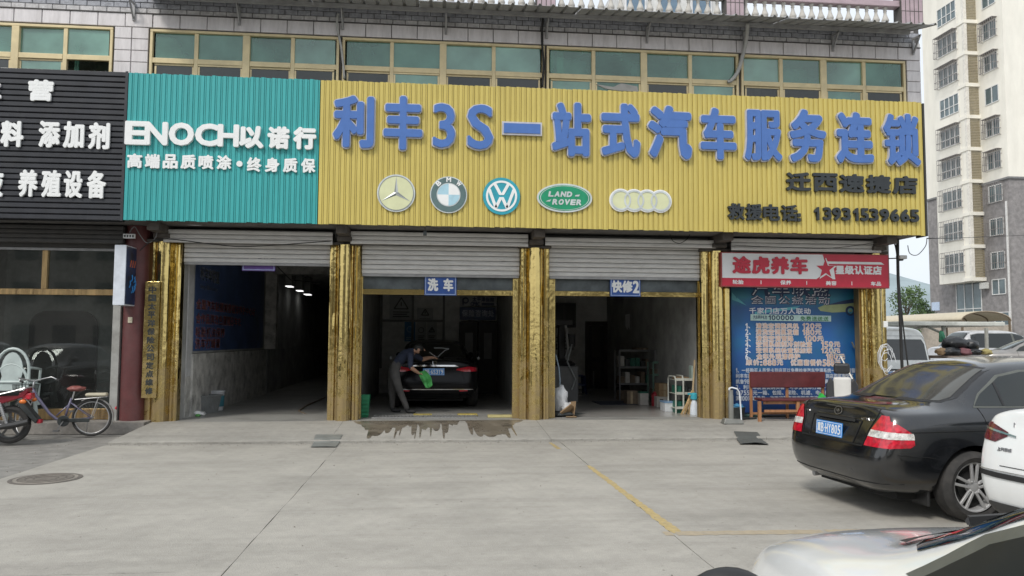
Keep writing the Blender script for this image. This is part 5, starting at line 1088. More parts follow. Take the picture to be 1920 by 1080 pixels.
def plate(text, c, nrm, parent, w=.44, h=.14):
    fr_ = frame_on(c, nrm); mb = MB(); mb.mat(0)
    q = lambda x0, x1, z0, z1, y0, y1: mb.add([fr_(x0, y0, z0), fr_(x1, y0, z0), fr_(x1, y0, z1), fr_(x0, y0, z1), fr_(x0, y1, z0), fr_(x1, y1, z0), fr_(x1, y1, z1), fr_(x0, y1, z1)], [(0, 3, 2, 1), (4, 5, 6, 7), (0, 1, 5, 4), (1, 2, 6, 5), (2, 3, 7, 6), (3, 0, 4, 7)])
    q(-w / 2, w / 2, -h / 2, h / 2, 0, -.006); mb.mat(1)
    for (a, b, c_, d) in ((-w / 2 + .008, w / 2 - .008, h / 2 - .014, h / 2 - .009), (-w / 2 + .008, w / 2 - .008, -h / 2 + .009, -h / 2 + .014), (-w / 2 + .008, -w / 2 + .013, -h / 2 + .014, h / 2 - .014), (w / 2 - .013, w / 2 - .008, -h / 2 + .014, h / 2 - .014)): q(a, b, c_, d, -.0062, -.0075)
    W = [.062 if ord(ch) > 255 else (.02 if ch == '.' else .052) for ch in text]; x = -sum(W) / 2
    for ch, ww in zip(text, W):
        if ch == '.': q(x + .004, x + .016, -.006, .006, -.0062, -.0075)
        elif ch != ' ': put_glyph(mb, ch, (x + .004, x + ww - .004, -h * .33, h * .33), .05, -.0065, -.0065, copies=7, frame=fr_)
        x += ww
    return mb.build('number_plate', [m_plblue, m_white], parent, world=False, fix=False)
m_tyre = M('tyre_rubber', (.035, .034, .033), .85, var=.2, scale=20, dirt=.5, dcol=(.10, .09, .08), dscale=8)
m_alloy = M('alloy', (.52, .52, .52), .35, .35, var=.08, dirt=.3, dcol=(.2, .18, .16)); m_wdark = M('wheel_well', (.012, .012, .012), .9)
def wheel(parent, x, y, r, w=.2, rimr=.66, spokes=5, style='double', sgn=-1, simple_=False):
    t = bpy.data.objects.new('wheel', None); COL.objects.link(t); t.parent = parent; t.location = (x, y, r); s = sgn
    R0 = r; rr = r * rimr; prof = [(rr, -w / 2), (rr + .02, -w / 2 - .005), (R0 - .05, -w / 2 - .012), (R0 - .015, -w / 2 + .01), (R0, -w / 2 + .035), (R0, w / 2 - .035), (R0 - .015, w / 2 - .01), (R0 - .05, w / 2 + .012), (rr + .02, w / 2 + .005), (rr, w / 2)]
    o = MB().lathe(prof, (0, 0, 0), 40, 'y', caps=False).build('tyre', m_tyre, t, world=False); auto_smooth(o, 30)
    mb = MB()
    if not simple_:
        for g in range(-2, 3): mb.lathe([(R0 + .0005, g * .03 - .003), (R0 + .0005, g * .03 + .003)], (0, 0, 0), 40, 'y', caps=False)
    f = s * (w / 2 - .01)
    rim = MB(); rim.lathe([(rr - .005, f), (rr - .018, f - s * .004), (rr - .03, f - s * .03), (rr - .035, -f)], (0, 0, 0), 40, 'y', caps=False)
    rim.lathe([(.0, f - s * .012), (.035, f - s * .012), (.055, f - s * .02), (.07, f - s * .05)], (0, 0, 0), 20, 'y', caps=False)
    for k in range(spokes):
        a = 2 * math.pi * k / spokes + .3
        for da in ((-.16, .16) if style == 'double' else (0,)):
            ca, sa = math.cos(a + da), math.sin(a + da); c0, s0 = math.cos(a + da * 2.4), math.sin(a + da * 2.4)
            rim.bar((c0 * .045, f - s * .02, s0 * .045), (ca * (rr - .012), f - s * .012, sa * (rr - .012)), .024 if style == 'double' else .05, .02, up=(0, 1, 0))
    for k in range(4): a = math.pi / 2 * k + .6; rim.lathe([(.010, f), (.010, f - s * .02)], (math.cos(a) * .055, 0, math.sin(a) * .055), 8, 'y')
    o = rim.build('rim', m_alloy, t, world=False, bevel=.003 if not simple_ else 0); auto_smooth(o, 30)
    d = MB(); d.lathe([(rr - .04, f - s * .07), (.0, f - s * .07)], (0, 0, 0), 24, 'y', caps=False); d.lathe([(rr * .62, f - s * .055), (rr * .62, f - s * .065), (.05, f - s * .055)], (0, 0, 0), 24, 'y', caps=False)
    d.build('brake_disc', M('brake_dark', (.03, .03, .03), .6, .3), t, world=False); return t
# ---------------- saloon builder: local x runs from the tail (0) to the nose, y to the left
def saloon_stations(w=.865, k=1.0, gb=.66, rr=1.25, rf=2.70, sb=3.45, L=4.52, roof=1.47, nose=.74, hood=.90):
    """gb rear glass base, rr roof rear, rf roof front, sb windscreen base"""
    S = []
    def st(x, ww, zbot, zsh, zr, wr, dx=None, rk=.12):
        dx = dx or [0] * 10; zm = zbot + (zsh - zbot) * .5
        pts = [(.25 * ww, zbot), (.80 * ww, zbot), (.955 * ww, zbot + rk), (1.0 * ww, zm), (.995 * ww, zsh - .09), (.93 * ww, zsh), (wr[0], zr[0]), (wr[1], zr[1]), (wr[2], zr[2]), (.18, zr[3])]
        S.append([(x + dx[i], p[0], p[1] * k) for i, p in enumerate(pts)])
    D = lambda zsh, h, w_: ([zsh + h * .35, zsh + h * .75, zsh + h * .95, zsh + h], [w_ * .84, w_ * .68, w_ * .45])
    r1 = roof
    z, ww = D(.88, .09, w * .90); st(0.0, w * .80, .30, .88, z, ww, [.10, .05, .0, .0, .08, .12, .13, .14, .14, .13])
    z, ww = D(.92, .09, w); st(.05, w * .91, .25, .92, z, ww, [.08, .04, .0, .0, .07, .10, .11, .11, .11, .10])
    z, ww = D(.935, .09, w); st(.20, w * .975, .22, .935, z, ww, [0, 0, 0, 0, .03, .04, .04, .04, .04, .04])
    z, ww = D(.95, .085, w); st(gb - .24, w, .2, .95, z, ww)
    z, ww = D(.955, .085, w); st(gb - .06, w, .2, .955, z, ww)
    st(gb + .07, w, .2, .96, [1.0, 1.05, 1.07, 1.08], [w * .86, w * .74, w * .5])
    st(rr, w, .2, .96, [1.02, r1 - .14, r1 - .10, r1 - .09], [w * .88, w * .70, w * .5])
    st(rr + .28, w, .2, .955, [1.02, r1 - .10, r1 - .04, r1 - .025], [w * .89, w * .70, w * .52])
    st((rr + rf) / 2 + .15, w, .2, .95, [1.01, r1 - .085, r1 - .015, r1], [w * .89, w * .70, w * .52])
    st(rf, w, .2, .94, [1.0, r1 - .13, r1 - .055, r1 - .04], [w * .89, w * .69, w * .52])
    st(sb, w, .2, hood + .02, [hood + .05, hood + .085, hood + .12, hood + .14], [w * .87, w * .72, w * .5])
    z, ww = D(hood, .09, w); st(sb + .17, w * .99, .2, hood, z, ww)
    z, ww = D((hood + nose) / 2 + .03, .08, w); st((sb + L) / 2 + .22, w * .96, .2, (hood + nose) / 2 + .03, z, ww)
    z, ww = D(nose + .02, .06, w * .95); st(L - .14, w * .88, .22, nose + .02, z, ww)
    z, ww = D(nose - .12, .05, w * .9); st(L, w * .74, .28, nose - .12, z, ww, [-.06, -.02, 0, 0, -.02, -.06, -.1, -.12, -.12, -.12])
    return S
m_carblk = M('dusty_black_paint', (.008, .009, .011), .2, var=.3, scale=3, coat=1., dirt=.26, dcol=(.10, .095, .085), dscale=2.5, rvar=.1)
m_cargl = GLASS('car_glass', (.10, .11, .11), .0, rough=.08, dust=.55, dcol=(.12, .115, .105)); m_cargld = GLASS('car_side_glass', (.06, .065, .07), .03, dust=.04, dcol=(.12, .12, .12))
m_seam = M('panel_gap', (.004, .004, .004), .8); m_chr = M('chrome', (.65, .65, .66), .15, 1.); m_trim = M('black_trim', (.018, .018, .019), .5); m_wtrim = M('window_trim_grey', (.13, .135, .12), .35, .3)
m_red = M('tail_red', (.50, .012, .03), .12, coat=1., var=.35, scale=25); m_clear = M('tail_clear', (.66, .60, .57), .1, coat=1., var=.4, scale=30); m_cabin = M('cabin_dark', (.02, .02, .02), .9)
m_tr2 = M('tail_dark_red', (.11, .008, .015), .1, coat=1., var=.4, scale=30); m_carwh = M('white_paint', (.80, .81, .80), .2, coat=1., var=.02)
def lettering_on(bv, par, s, yc, z, wd, hgt, mat=None, nz=.12, gap=0):
    mb = MB(); w_ = wd / len(s)
    for k, ch in enumerate(s):
        yk = yc + wd / 2 - (k + .5) * w_; h = bv.ray_cast(Vector((-3, yk, z)), Vector((1, 0, 0)))
        if h[0] is None: continue
        fr_ = frame_on(h[0] + Vector((-.003, 0, 0)), Vector((-1, 0, nz))); q = w_ * (.46 if not gap else gap); put_glyph(mb, ch, (-q, q, -hgt / 2, hgt / 2), .08, 0, -.004, copies=5, frame=fr_)
    return mb.build('badge_lettering', mat or m_chr, par, world=False, fix=False)
def saloon(name, label, loc, hd, paint, P_, wr=.312, wx=(.90, 3.6), style='double', spokes=5, group=None, rimr=.72, cat='car'):
    t = thing(name, label, cat, loc, hd, group); k = P_.get('k', 1.0); w = P_.get('w', .865)
    body, bv = shell('body', saloon_stations(**P_), paint, wheels=[(x, s * (w - .065), wr + .052) for x in wx for s in (-1, 1)], parent=t, arch=wr + .045, creases={5: .35, 7: .2})
    for x in wx:
        for s in (-1, 1): wheel(t, x, s * (w - .10), wr, .2, sgn=s, style=style, spokes=spokes, rimr=rimr)
        mb = MB(); mb.box(x - .38, x + .38, -w + .24, w - .24, .2, .66); mb.build('wheel_well', m_wdark, t, world=False)
    gb, rr, rf, sb = P_.get('gb', .66), P_.get('rr', 1.25), P_.get('rf', 2.7), P_.get('sb', 3.45); rt = P_.get('roof', 1.47)
    q = lambda L_: [(a, b * k) for a, b in L_]; e = rt - 1.47
    drape(bv, q([(-.65, 1.045), (.65, 1.045), (.67, 1.085), (.545, 1.355 + e), (.3, 1.372 + e), (-.3, 1.372 + e), (-.545, 1.355 + e), (-.67, 1.085)]), 'x-', 'window_seal', m_trim, t, .0022, .04)
    drape(bv, q([(-.62, 1.058), (.62, 1.058), (.64, 1.09), (.52, 1.342 + e), (.3, 1.36 + e), (-.3, 1.36 + e), (-.52, 1.342 + e), (-.64, 1.09)]), 'x-', 'rear_window', P_GL[0], t, .005, .04)
    drape(bv, q([(-.64, P_.get('hood', .9) + .13), (.64, P_.get('hood', .9) + .13), (.53, 1.34 + e), (-.53, 1.34 + e)]), 'x+', 'windscreen', m_cargld, t, .004, .05)
    pr = rr + .10; x0 = gb + .42; mirr = name != 'x' and label.find('near right corner') < 0
    for sd, ax_ in ((-1, 'y-'), (1, 'y+')):
        drape(bv, q([(x0 - .10, 1.004), (sb - .24, .995), (sb - .42, 1.14), (rf + .0, 1.285 + e), (rf - .35, 1.345 + e), (rr + .36, 1.34 + e), (rr + .1, 1.292 + e), (x0 + .01, 1.125)]), ax_, 'window_trim', m_wtrim, t, .003, .05)
        drape(bv, q([(x0 - .08, 1.018), (rf - .42, 1.01), (rf - .42, 1.325 + e), (rr + .38, 1.322 + e), (rr + .12, 1.275 + e), (x0 + .03, 1.12)]), ax_, 'side_window', m_cargld, t, .006, .05)
        drape(bv, q([(x0 + .20, 1.02), (x0 + .225, 1.02), (x0 + .225, 1.235 + e), (x0 + .20, 1.22 + e)]), ax_, 'window_bar', m_trim, t, .009, .05)
        drape(bv, q([(rf - .34, 1.01), (sb - .32, 1.008), (sb - .48, 1.13), (rf - .02, 1.26 + e), (rf - .34, 1.325 + e)]), ax_, 'side_window', m_cargld, t, .006, .05)
        seam(bv, q([(x0 - .06, 1.0), (x0 - .04, .88), (x0 + .02, .76), (x0 + .2, .62), (x0 + .3, .36), (sb - .25, .34)]), ax_, 'door_gap', m_seam, t); seam(bv, q([(rf - .38, 1.0), (rf - .38, .35)]), ax_, 'door_gap', m_seam, t); seam(bv, q([(sb - .25, .34), (sb - .2, .7), (sb - .18, .93)]), ax_, 'door_gap', m_seam, t)
        seam(bv, q([(.16, .60), (.40, .585), (.50, .575)]), ax_, 'bumper_gap', m_seam, t, .007)
        for hx in (rf - .62, sb - .75):
            mb = MB(); h = bv.ray_cast(Vector((hx - .35, sd * 5, .86 * k)), Vector((0, -sd, 0)))[0]
            if h: mb.tube([h + Vector((-.09, 0, 0)), h + Vector((-.06, sd * .03, 0)), h + Vector((.06, sd * .03, 0)), h + Vector((.09, 0, 0))], .016, 8); mb.build('door_handle', paint, t, world=False)
        mb = MB(); h = bv.ray_cast(Vector((sb - .38, sd * 5, 1.0 * k)), Vector((0, -sd, 0)))[0]
        if h and mirr: mb.lathe([(.0, 0), (.06, .02), (.075, .07), (.06, .13), (.0, .16)], (h.x - .04, h.y + sd * .10, h.z + .06), 14, 'x'); mb.bar((h.x + .02, h.y - sd * .01, h.z), (h.x + .02, h.y + sd * .07, h.z + .03), .04); o = mb.build('door_mirror', paint, t, world=False); auto_smooth(o)
    mb = MB(); mb.box(.3, P_.get('L', 4.52) - .35, -.60, .60, .17, .24); mb.build('underbody', m_wdark, t, world=False)
    mb = MB(); mb.box(gb + .25, sb - .15, -w + .24, w - .24, .62, .98); mb.build('cabin', m_cabin, t, world=False)
    for (xa, w_) in ((rf - .75, .5), (gb + .75, 1.2)):
        mb = MB()
        for yc in ((-.36, .36) if w_ < 1 else (0,)): mb.box(xa, xa + .12, yc - w_ / 2, yc + w_ / 2, .9, 1.18 * k); mb.box(xa + .02, xa + .1, yc - .12, yc + .12, 1.18 * k, 1.30 * k)
        mb.build('seat_back', M('seat_grey', (.06, .06, .06), .8), t, world=False, bevel=.02)
    return t, bv
P_GL = [m_cargl]
# ---------------- dusty black saloon, rear three quarter view
rw = G(1820, 977); hd = rad(4.5); PB = dict()
rot = Matrix.Rotation(hd, 3, 'Z'); loc = Vector((rw.x, rw.y, 0)) - rot @ Vector((.90, -.78, 0))
kc, bv = saloon('parked_car', 'dusty black saloon car parked by the garage with large red and white tail lamps', loc, hd, m_carblk, PB)
for sd, ax_ in ((-1, 'y-'), (1, 'y+')):
    seam(bv, [(.30, .80), (1.5, .815), (3.3, .80)], ax_, 'rub_line', m_seam, kc, .010, .003)
def lamp(ax_, poly, mat, nm='tail_lamp', off=.006, par=None, bvh=None): return drape(bvh or bv, poly, ax_, nm, mat, par or kc, off, .015, mind=.1)
for s in (-1, 1):
    f = lambda P_: [(s * a, b) for a, b in P_]
    lamp('x-', f([(.52, .655), (.80, .655), (.80, .80), (.72, .93), (.64, .935), (.56, .80)]), m_red); lamp('x-', f([(.547, .74), (.80, .735), (.80, .795), (.562, .80)]), m_clear, 'reversing_lamp', .010)
    ax_ = 'y-' if s < 0 else 'y+'
    lamp(ax_, [(.06, .655), (.27, .665), (.31, .69), (.305, .78), (.17, .88), (.09, .92)], m_red); lamp(ax_, [(.06, .735), (.308, .735), (.306, .775), (.30, .79), (.06, .795)], m_clear, 'reversing_lamp', .010)
seam(bv, [(-.50, .645), (-.53, .80), (-.60, .955), (-.58, .985)], 'x-', 'boot_gap', m_seam, kc, .009); seam(bv, [(.50, .645), (.53, .80), (.60, .955), (.58, .985)], 'x-', 'boot_gap', m_seam, kc, .009); seam(bv, [(-.50, .645), (.50, .645)], 'x-', 'boot_gap', m_seam, kc, .016)
seam(bv, [(-.36, .655), (-.40, .86), (.40, .86), (.36, .655), (-.36, .655)], 'x-', 'plate_recess', m_seam, kc, .012, .004)
drape(bv, [(-.33, .838), (.33, .838), (.31, .875), (-.31, .875)], 'x-', 'boot_handle', m_trim, kc, .022, .04)
seam(bv, [(-.31, .872), (.31, .872)], 'x-', 'handle_edge', m_carblk, kc, .012, .024)
h = bv.ray_cast(Vector((-3, 0, .745)), Vector((1, 0, 0))); plate('冀B.HY805', h[0] + Vector((-.014, .04, .0)), Vector((-1, 0, .08)), kc)
h = bv.ray_cast(Vector((-3, .0, .925)), Vector((1, 0, 0))); fr_ = frame_on(h[0] + Vector((-.004, 0, 0)), Vector((-1, 0, .3))); mb = MB(); n = 28; vs = []
for k in range(n): a = 2 * math.pi * k / n; vs += [fr_(1.5 * .036 * math.cos(a), -.006, .036 * math.sin(a)), fr_(1.5 * .043 * math.cos(a), -.006, .043 * math.sin(a))]
mb.add(vs, [(2 * k, 2 * k + 1, (2 * k + 3) % (2 * n), (2 * k + 2) % (2 * n)) for k in range(n)])
for k, ch in enumerate('KIA'): put_glyph(mb, ch, (-.036 + k * .025, -.014 + k * .025, -.014, .014), .06, -.006, -.006, copies=5, frame=fr_)
mb.build('badge', m_chr, kc, world=False, fix=False)
lettering_on(bv, kc, 'CERATO', -.47, .885, .19, .026); lettering_on(bv, kc, 'KIA', .52, .885, .07, .02)
seam(bv, [(-.72, .56), (-.4, .555), (.4, .555), (.72, .56)], 'x-', 'bumper_crease', m_seam, kc, .005); seam(bv, [(-.78, .34), (-.4, .32), (.4, .32), (.78, .34)], 'x-', 'bumper_lip', m_seam, kc, .008)
for s in (-1, 1):
    mb = MB(); mb.box(.50, .53, s * .66 - .09, s * .66 + .13, .13, .36); mb.build('mud_flap', m_trim, kc, world=False, bevel=.01)
mb = MB(); mb.tube([(.12, .45, .24), (.5, .45, .26)], .028, 10); mb.build('exhaust_pipe', m_steel, kc, world=False)
# ---------------- white saloon at the right edge: its rear left corner is in view
hd2 = rad(9); pc = P(1846, 812, 5.75); PW = dict(k=1.10, w=.91, roof=1.40, gb=.8, rr=1.5, rf=2.8, sb=3.6, L=4.7)
loc = Vector((pc.x, 5.75, 0)) - Matrix.Rotation(hd2, 3, 'Z') @ Vector((.17, .86, 0))
wc_, wv = saloon('parked_car', 'white saloon car with dark red tail lamp cut off by the right picture edge', loc, hd2, m_carwh, PW, wr=.335, wx=(1.0, 3.75))
for s in (-1, 1):
    f = lambda P_: [(s * a, b) for a, b in P_]; ax_ = 'y-' if s < 0 else 'y+'
    drape(wv, f([(.58, .895), (.68, .845), (.78, .855), (.85, .90), (.86, .96), (.84, .995), (.72, .975), (.58, .925)]), 'x-', 'tail_lamp', m_tr2, wc_, .006, .015, mind=.1)
    drape(wv, f([(.50, .905), (.70, .935), (.86, .965), (.86, .952), (.70, .92), (.50, .893)]), 'x-', 'lamp_strip', m_chr, wc_, .012, .015, mind=.1)
    drape(wv, [(.08, .88), (.24, .90), (.36, .96), (.30, .99), (.08, .985)], ax_, 'tail_lamp', m_tr2, wc_, .006, .015, mind=.1)
seam(wv, [(-.60, .68), (.60, .68)], 'x-', 'boot_gap', m_seam, wc_, .006)
drape(wv, [(-.84, .60), (-.6, .59), (.6, .59), (.84, .60), (.84, .635), (.6, .628), (-.6, .628), (-.84, .635)], 'x-', 'bumper_strip', m_trim, wc_, .010, .04)
seam(wv, [(-.84, .642), (.84, .642)], 'x-', 'strip_edge', m_chr, wc_, .008, .008)
drape(wv, [(-.80, .26), (.80, .26), (.80, .36), (.70, .41), (-.70, .41), (-.80, .36)], 'x-', 'bumper_cladding', M('grey_cladding_plastic', (.05, .05, .05), .6), wc_, .012, .04)
h = wv.ray_cast(Vector((-3, .03, .82)), Vector((1, 0, 0))); plate('冀B.K7D26', h[0] + Vector((-.02, 0, 0)), Vector((-1, 0, .05)), wc_)
lettering_on(wv, wc_, 'ROEWE', 0, .985, 1.36, .034, gap=.024)['kind'] = 'stuff'
lettering_on(wv, wc_, '上汽荣威', .58, .80, .13, .028)
# ---------------- white car in the foreground, we look over its left front wing
R_ = lambda xc, d: (xc * math.cos(YAW) + d * math.sin(YAW), d * math.cos(YAW) - xc * math.sin(YAW))
PF = dict(w=.84, k=1.0, gb=.5, rr=1.1, rf=2.38, sb=3.15, L=4.28, roof=1.47, nose=.665, hood=.905)
fx, fy = R_(.935, 2.30); hd3 = rad(90 - 4.5)       # left windscreen corner of the car
loc = Vector((fx, fy, 0)) - Matrix.Rotation(hd3, 3, 'Z') @ Vector((3.15, .80, 0))
fc, fv = saloon('parked_car', 'white car in the near right corner with its bonnet and windscreen pillar in view', loc, hd3, m_carwh, PF, wx=(.85, 3.5), wr=.30)
for o in fc.children:
    if o.name.startswith('side_window'): o.data.materials[0] = M('tinted_side_glass', (.012, .013, .014), .35, spec=.3)
# bonnet gap, cowl, wiper, pillar seals
drape(fv, [(3.10, .60), (3.22, .56), (3.30, .35), (3.34, 0), (3.30, -.35), (3.22, -.56), (3.10, -.60), (3.12, -.4), (3.18, 0), (3.12, .4)], 'z', 'cowl', m_trim, fc, .012, .04)
mb = MB(); pts = []
for (a, b) in ((3.22, .30), (3.10, .42), (3.02, .10), (2.99, -.2)):
    h = fv.ray_cast(Vector((a, b, 5)), Vector((0, 0, -1)))[0]; pts.append(h + Vector((0, 0, .03)))
mb.tube(pts[:2], .012, 6); mb.bar(pts[1], pts[3], .02, .03); mb.build('wiper', m_trim, fc, world=False)
_mw = Matrix.Translation(fc.location) @ Matrix.Rotation(hd3, 4, 'Z'); _ml = _mw.inverted() @ P(1366, 1118, 2.02)
for s in (1, -1):
    drape(fv, [(s * .42, .56), (s * .62, .54), (s * .66, .62), (s * .45, .63)], 'x+', 'headlight', m_clear, fc, .006, .03)
    o = blob('door_mirror', None, None, (_ml.x, s * _ml.y, _ml.z - (.1 if s < 0 else 0)), (.05, .11, .075), m_trim, 2, .02, 3, parent=fc); o.parent = fc
    o2 = blob('mirror_cap', None, None, (.022, 0, -.012), (.055, .112, .075), m_carwh, 2, .02, 3); o2.parent = o
    mb = MB(); mb.bar((_ml.x + .06, s * .80, .90), (_ml.x, s * (_ml.y - .08), _ml.z - .04), .05); mb.build('mirror_arm', m_trim, fc, world=False)
# ---------------- black saloon being washed
m_blk2 = M('wet_black_paint', (.004, .004, .005), .22, coat=0., var=.1, spec=.22)
Yh = 16.05; cxh = P(815, 700, Yh).x; P_GL[0] = GLASS('rear_glass_dark', (.04, .04, .04), .05)
PH = dict(w=.92, k=1.0, gb=.62, rr=1.4, rf=2.9, sb=3.7, L=4.85, roof=1.46)
hc, hv = saloon('washed_car', 'wet black saloon car being washed inside the middle bay', (cxh, Yh, .155), rad(90), m_blk2, PH, wr=.33, wx=(1.0, 3.8), style='single')
for s in (-1, 1):
    f = lambda P_: [(s * a, b) for a, b in P_]; ax_ = 'y-' if s < 0 else 'y+'
    drape(hv, f([(.44, .815), (.62, .78), (.86, .785), (.86, .86), (.70, .885), (.46, .84)]), 'x-', 'tail_lamp', m_red, hc, .006, .015, mind=.1)
    drape(hv, [(.05, .79), (.30, .80), (.30, .85), (.05, .87)], ax_, 'tail_lamp', m_red, hc, .006, .02, mind=.1)
    drape(hv, f([(.52, .38), (.68, .39), (.68, .41), (.50, .41)]), 'x-', 'reflector', m_red, hc, .008, .02)
    h = hv.ray_cast(Vector((-3, s * .62, .34)), Vector((1, 0, 0)))
    if h[0]: mb = MB(); mb.add([Vector(h[0]) + Vector((-.02, a, b)) for a, b in ((-.10, -.03), (.10, -.03), (.12, .03), (-.08, .035))] + [Vector(h[0]) + Vector((.08, a, b)) for a, b in ((-.10, -.03), (.10, -.03), (.12, .03), (-.08, .035))], [(0, 1, 5, 4), (1, 2, 6, 5), (2, 3, 7, 6), (3, 0, 4, 7), (4, 5, 6, 7)]); mb.build('exhaust_tip', m_chr, hc, world=False)
drape(hv, [(-.50, .88), (.50, .88), (.42, .915), (-.42, .915)], 'x-', 'chrome_strip', m_chr, hc, .012, .03)
drape(hv, [(-.80, .415), (.80, .415), (.78, .432), (-.78, .432)], 'x-', 'chrome_strip', m_chr, hc, .010, .03)
seam(hv, [(-.62, .60), (-.55, .80), (-.62, .95)], 'x-', 'boot_gap', m_seam, hc); seam(hv, [(.62, .60), (.55, .80), (.62, .95)], 'x-', 'boot_gap', m_seam, hc)
h = hv.ray_cast(Vector((-3, 0, .78)), Vector((1, 0, 0))); plate('冀B.6S3Y9', h[0] + Vector((-.02, .02, 0)), Vector((-1, 0, .05)), hc)
h = hv.ray_cast(Vector((-3, 0, .955)), Vector((1, 0, 0))); fr_ = frame_on(h[0] + Vector((-.005, 0, 0)), Vector((-1, 0, .2))); mb = MB(); c0 = [fr_(*p) for p in ((-.045, -.004, .035), (.045, -.004, .035), (.035, -.004, -.035), (-.035, -.004, -.035))]
for i in range(4): mb.tube([c0[i], c0[(i + 1) % 4]], .005, 5)
mb.tube([fr_(-.02, -.004, .025), fr_(-.018, -.004, -.025)], .006, 5); mb.tube([fr_(.02, -.004, .025), fr_(.018, -.004, -.025)], .006, 5); mb.tube([fr_(-.018, -.004, 0), fr_(.018, -.004, 0)], .005, 5); mb.build('badge', m_chr, hc, world=False)
m_refl = M('pale_reflection', (.62, .64, .66), .5); seam(hv, [(.12, 1.16), (.0, 1.08), (-.06, 1.06), (-.12, 1.12), (-.22, 1.20), (-.30, 1.23), (-.14, 1.25), (.02, 1.25)], 'x-', 'reflection_streak', m_refl, hc, .022, .01)  # reflection on the rear glass, modelled as a pale raised streak
for s in (-1, 1):
    mb = MB(); mb.lathe([(.0, 0), (.03, .01), (.035, .05), (.0, .07)], (1.6, s * .99, 1.02), 10, 'x'); mb.build('mirror_glint', m_refl, hc, world=False)  # glint beside the car, added as a small pale solid on each side
# ================================================================== red and white sign with star, blue activity poster
YR = YC - .06
c0, c1 = P(1352, 508, YR), P(1667, 508, YR); rx0, rx1 = c0.x, c1.x; rz0, rz1 = P(1510, 539, YR).z, P(1510, 475, YR).z; W, H = rx1 - rx0, rz1 - rz0
m_sred = M('sign_red', (.50, .018, .045), .35, var=.05); m_swh = M('sign_white_face', (.72, .73, .73), .35, var=.03)
rs = thing('light_box_sign', 'red and white light box sign with a star above the blue poster', 'sign', ((rx0 + rx1) / 2, YR, rz0))
mb = MB(); mb.box(rx0, rx1, YR, YR + .16, rz0, rz1); mb.build('box', M('box_edge', (.35, .06, .06), .5), rs, bevel=.004)
def rp(u, v): return (rx0 + u * W, rz0 + v * H)
def flat(name, polys, mat, y, par, th=.003):
    mb = MB()
    for pl in polys:
        pl = [p for p in pl]; n = len(pl); mb.add([(p[0], y, p[1]) for p in pl] + [(p[0], y + th, p[1]) for p in pl], [tuple(range(n)), tuple(range(n, 2 * n))[::-1]] + [(i, (i + 1) % n, n + (i + 1) % n, n + i) for i in range(n)])
    return mb.build(name, mat, par)
e = .006
flat('red_face', [[rp(e, .03), rp(1 - e, .03), rp(1 - e, .97), rp(e, .97)]], m_sred, YR - .004, rs)
flat('white_face', [[rp(.006, .25), rp(.56, .25), rp(.62, .45), rp(.62, .62), rp(.60, .97), rp(.006, .97)]], m_swh, YR - .008, rs)
def star(cx, cz, R, r, rot=math.pi / 2): return [(cx + (R if i % 2 == 0 else r) * math.cos(rot + math.pi * i / 5), cz + (R if i % 2 == 0 else r) * math.sin(rot + math.pi * i / 5)) for i in range(10)]
cx, cz = rp(.615, .55)
flat('star_outline', [star(cx + .012, cz - .01, .225, .10)], m_swh, YR - .012, rs); flat('star', [star(cx, cz, .19, .078)], m_sred, YR - .016, rs)
flat('stripe', [[rp(.625, .70), rp(.97, .70), rp(.95, .77), rp(.625, .77)], [rp(.64, .55), rp(.665, .55), rp(.672, .25), rp(.655, .25)]], m_swh, YR - .0125, rs)
mb = MB(); print_text(mb, '途虎养车', rx0 + .065 * W, rx0 + .51 * W, rz0 + .38 * H, rz0 + .88 * H, YR - .009, .045, gap=.06, depth=.02, copies=9); mb.build('lettering', m_sred, rs, fix=False)
mb = MB(); print_text(mb, '星级认证店', rx0 + .675 * W, rx0 + .955 * W, rz0 + .40 * H, rz0 + .66 * H, YR - .006, .05, gap=.03, depth=.003, copies=7)
for s, u in (('轮胎', .065), ('保养', .345), ('美容', .615), ('车品', .885)): print_text(mb, s, rx0 + u * W, rx0 + (u + .065) * W, rz0 + .07 * H, rz0 + .20 * H, YR - .006, .04, gap=.03, copies=5)
for u in (.23, .50, .77): mb.box(rx0 + u * W, rx0 + (u + .004) * W, YR - .006, YR - .0045, rz0 + .08 * H, rz0 + .19 * H)
mb.build('lettering', m_swh, rs, fix=False)['kind'] = 'stuff'
# poster
YP2 = 14.60
px0, px1 = P(1372, 650, YP2).x, P(1607, 650, YP2).x; pz0, pz1 = .22, P(1500, 530, YP2).z; PWd, PH_ = px1 - px0, pz1 - pz0
m_pob = bpy.data.materials.new('poster_blue'); m_pob.use_nodes = True; N = m_pob.node_tree.nodes; Lk = m_pob.node_tree.links; bs_ = N['Principled BSDF']; bs_.inputs['Roughness'].default_value = .4
g = N.new('ShaderNodeNewGeometry'); sp = N.new('ShaderNodeSeparateXYZ'); Lk.new(g.outputs['Position'], sp.inputs[0]); mr = N.new('ShaderNodeMapRange'); mr.inputs[1].default_value = pz0; mr.inputs[2].default_value = pz1; Lk.new(sp.outputs[2], mr.inputs[0])
cr2 = N.new('ShaderNodeValToRGB'); E_ = cr2.color_ramp.elements; E_[0].position = 0; E_[0].color = (.014, .055, .19, 1); E_[1].position = 1; E_[1].color = (.012, .04, .10, 1)
for p_, c_ in ((.25, (.02, .11, .33, 1)), (.55, (.025, .17, .44, 1)), (.8, (.02, .12, .33, 1)), (.88, (.03, .25, .40, 1))): q = E_.new(p_); q.color = c_
nz = N.new('ShaderNodeTexNoise'); nz.inputs['Scale'].default_value = 2.2; Lk.new(g.outputs['Position'], nz.inputs['Vector']); mi = N.new('ShaderNodeMix'); mi.data_type = 'RGBA'; mi.blend_type = 'MULTIPLY'; mi.inputs[0].default_value = .5
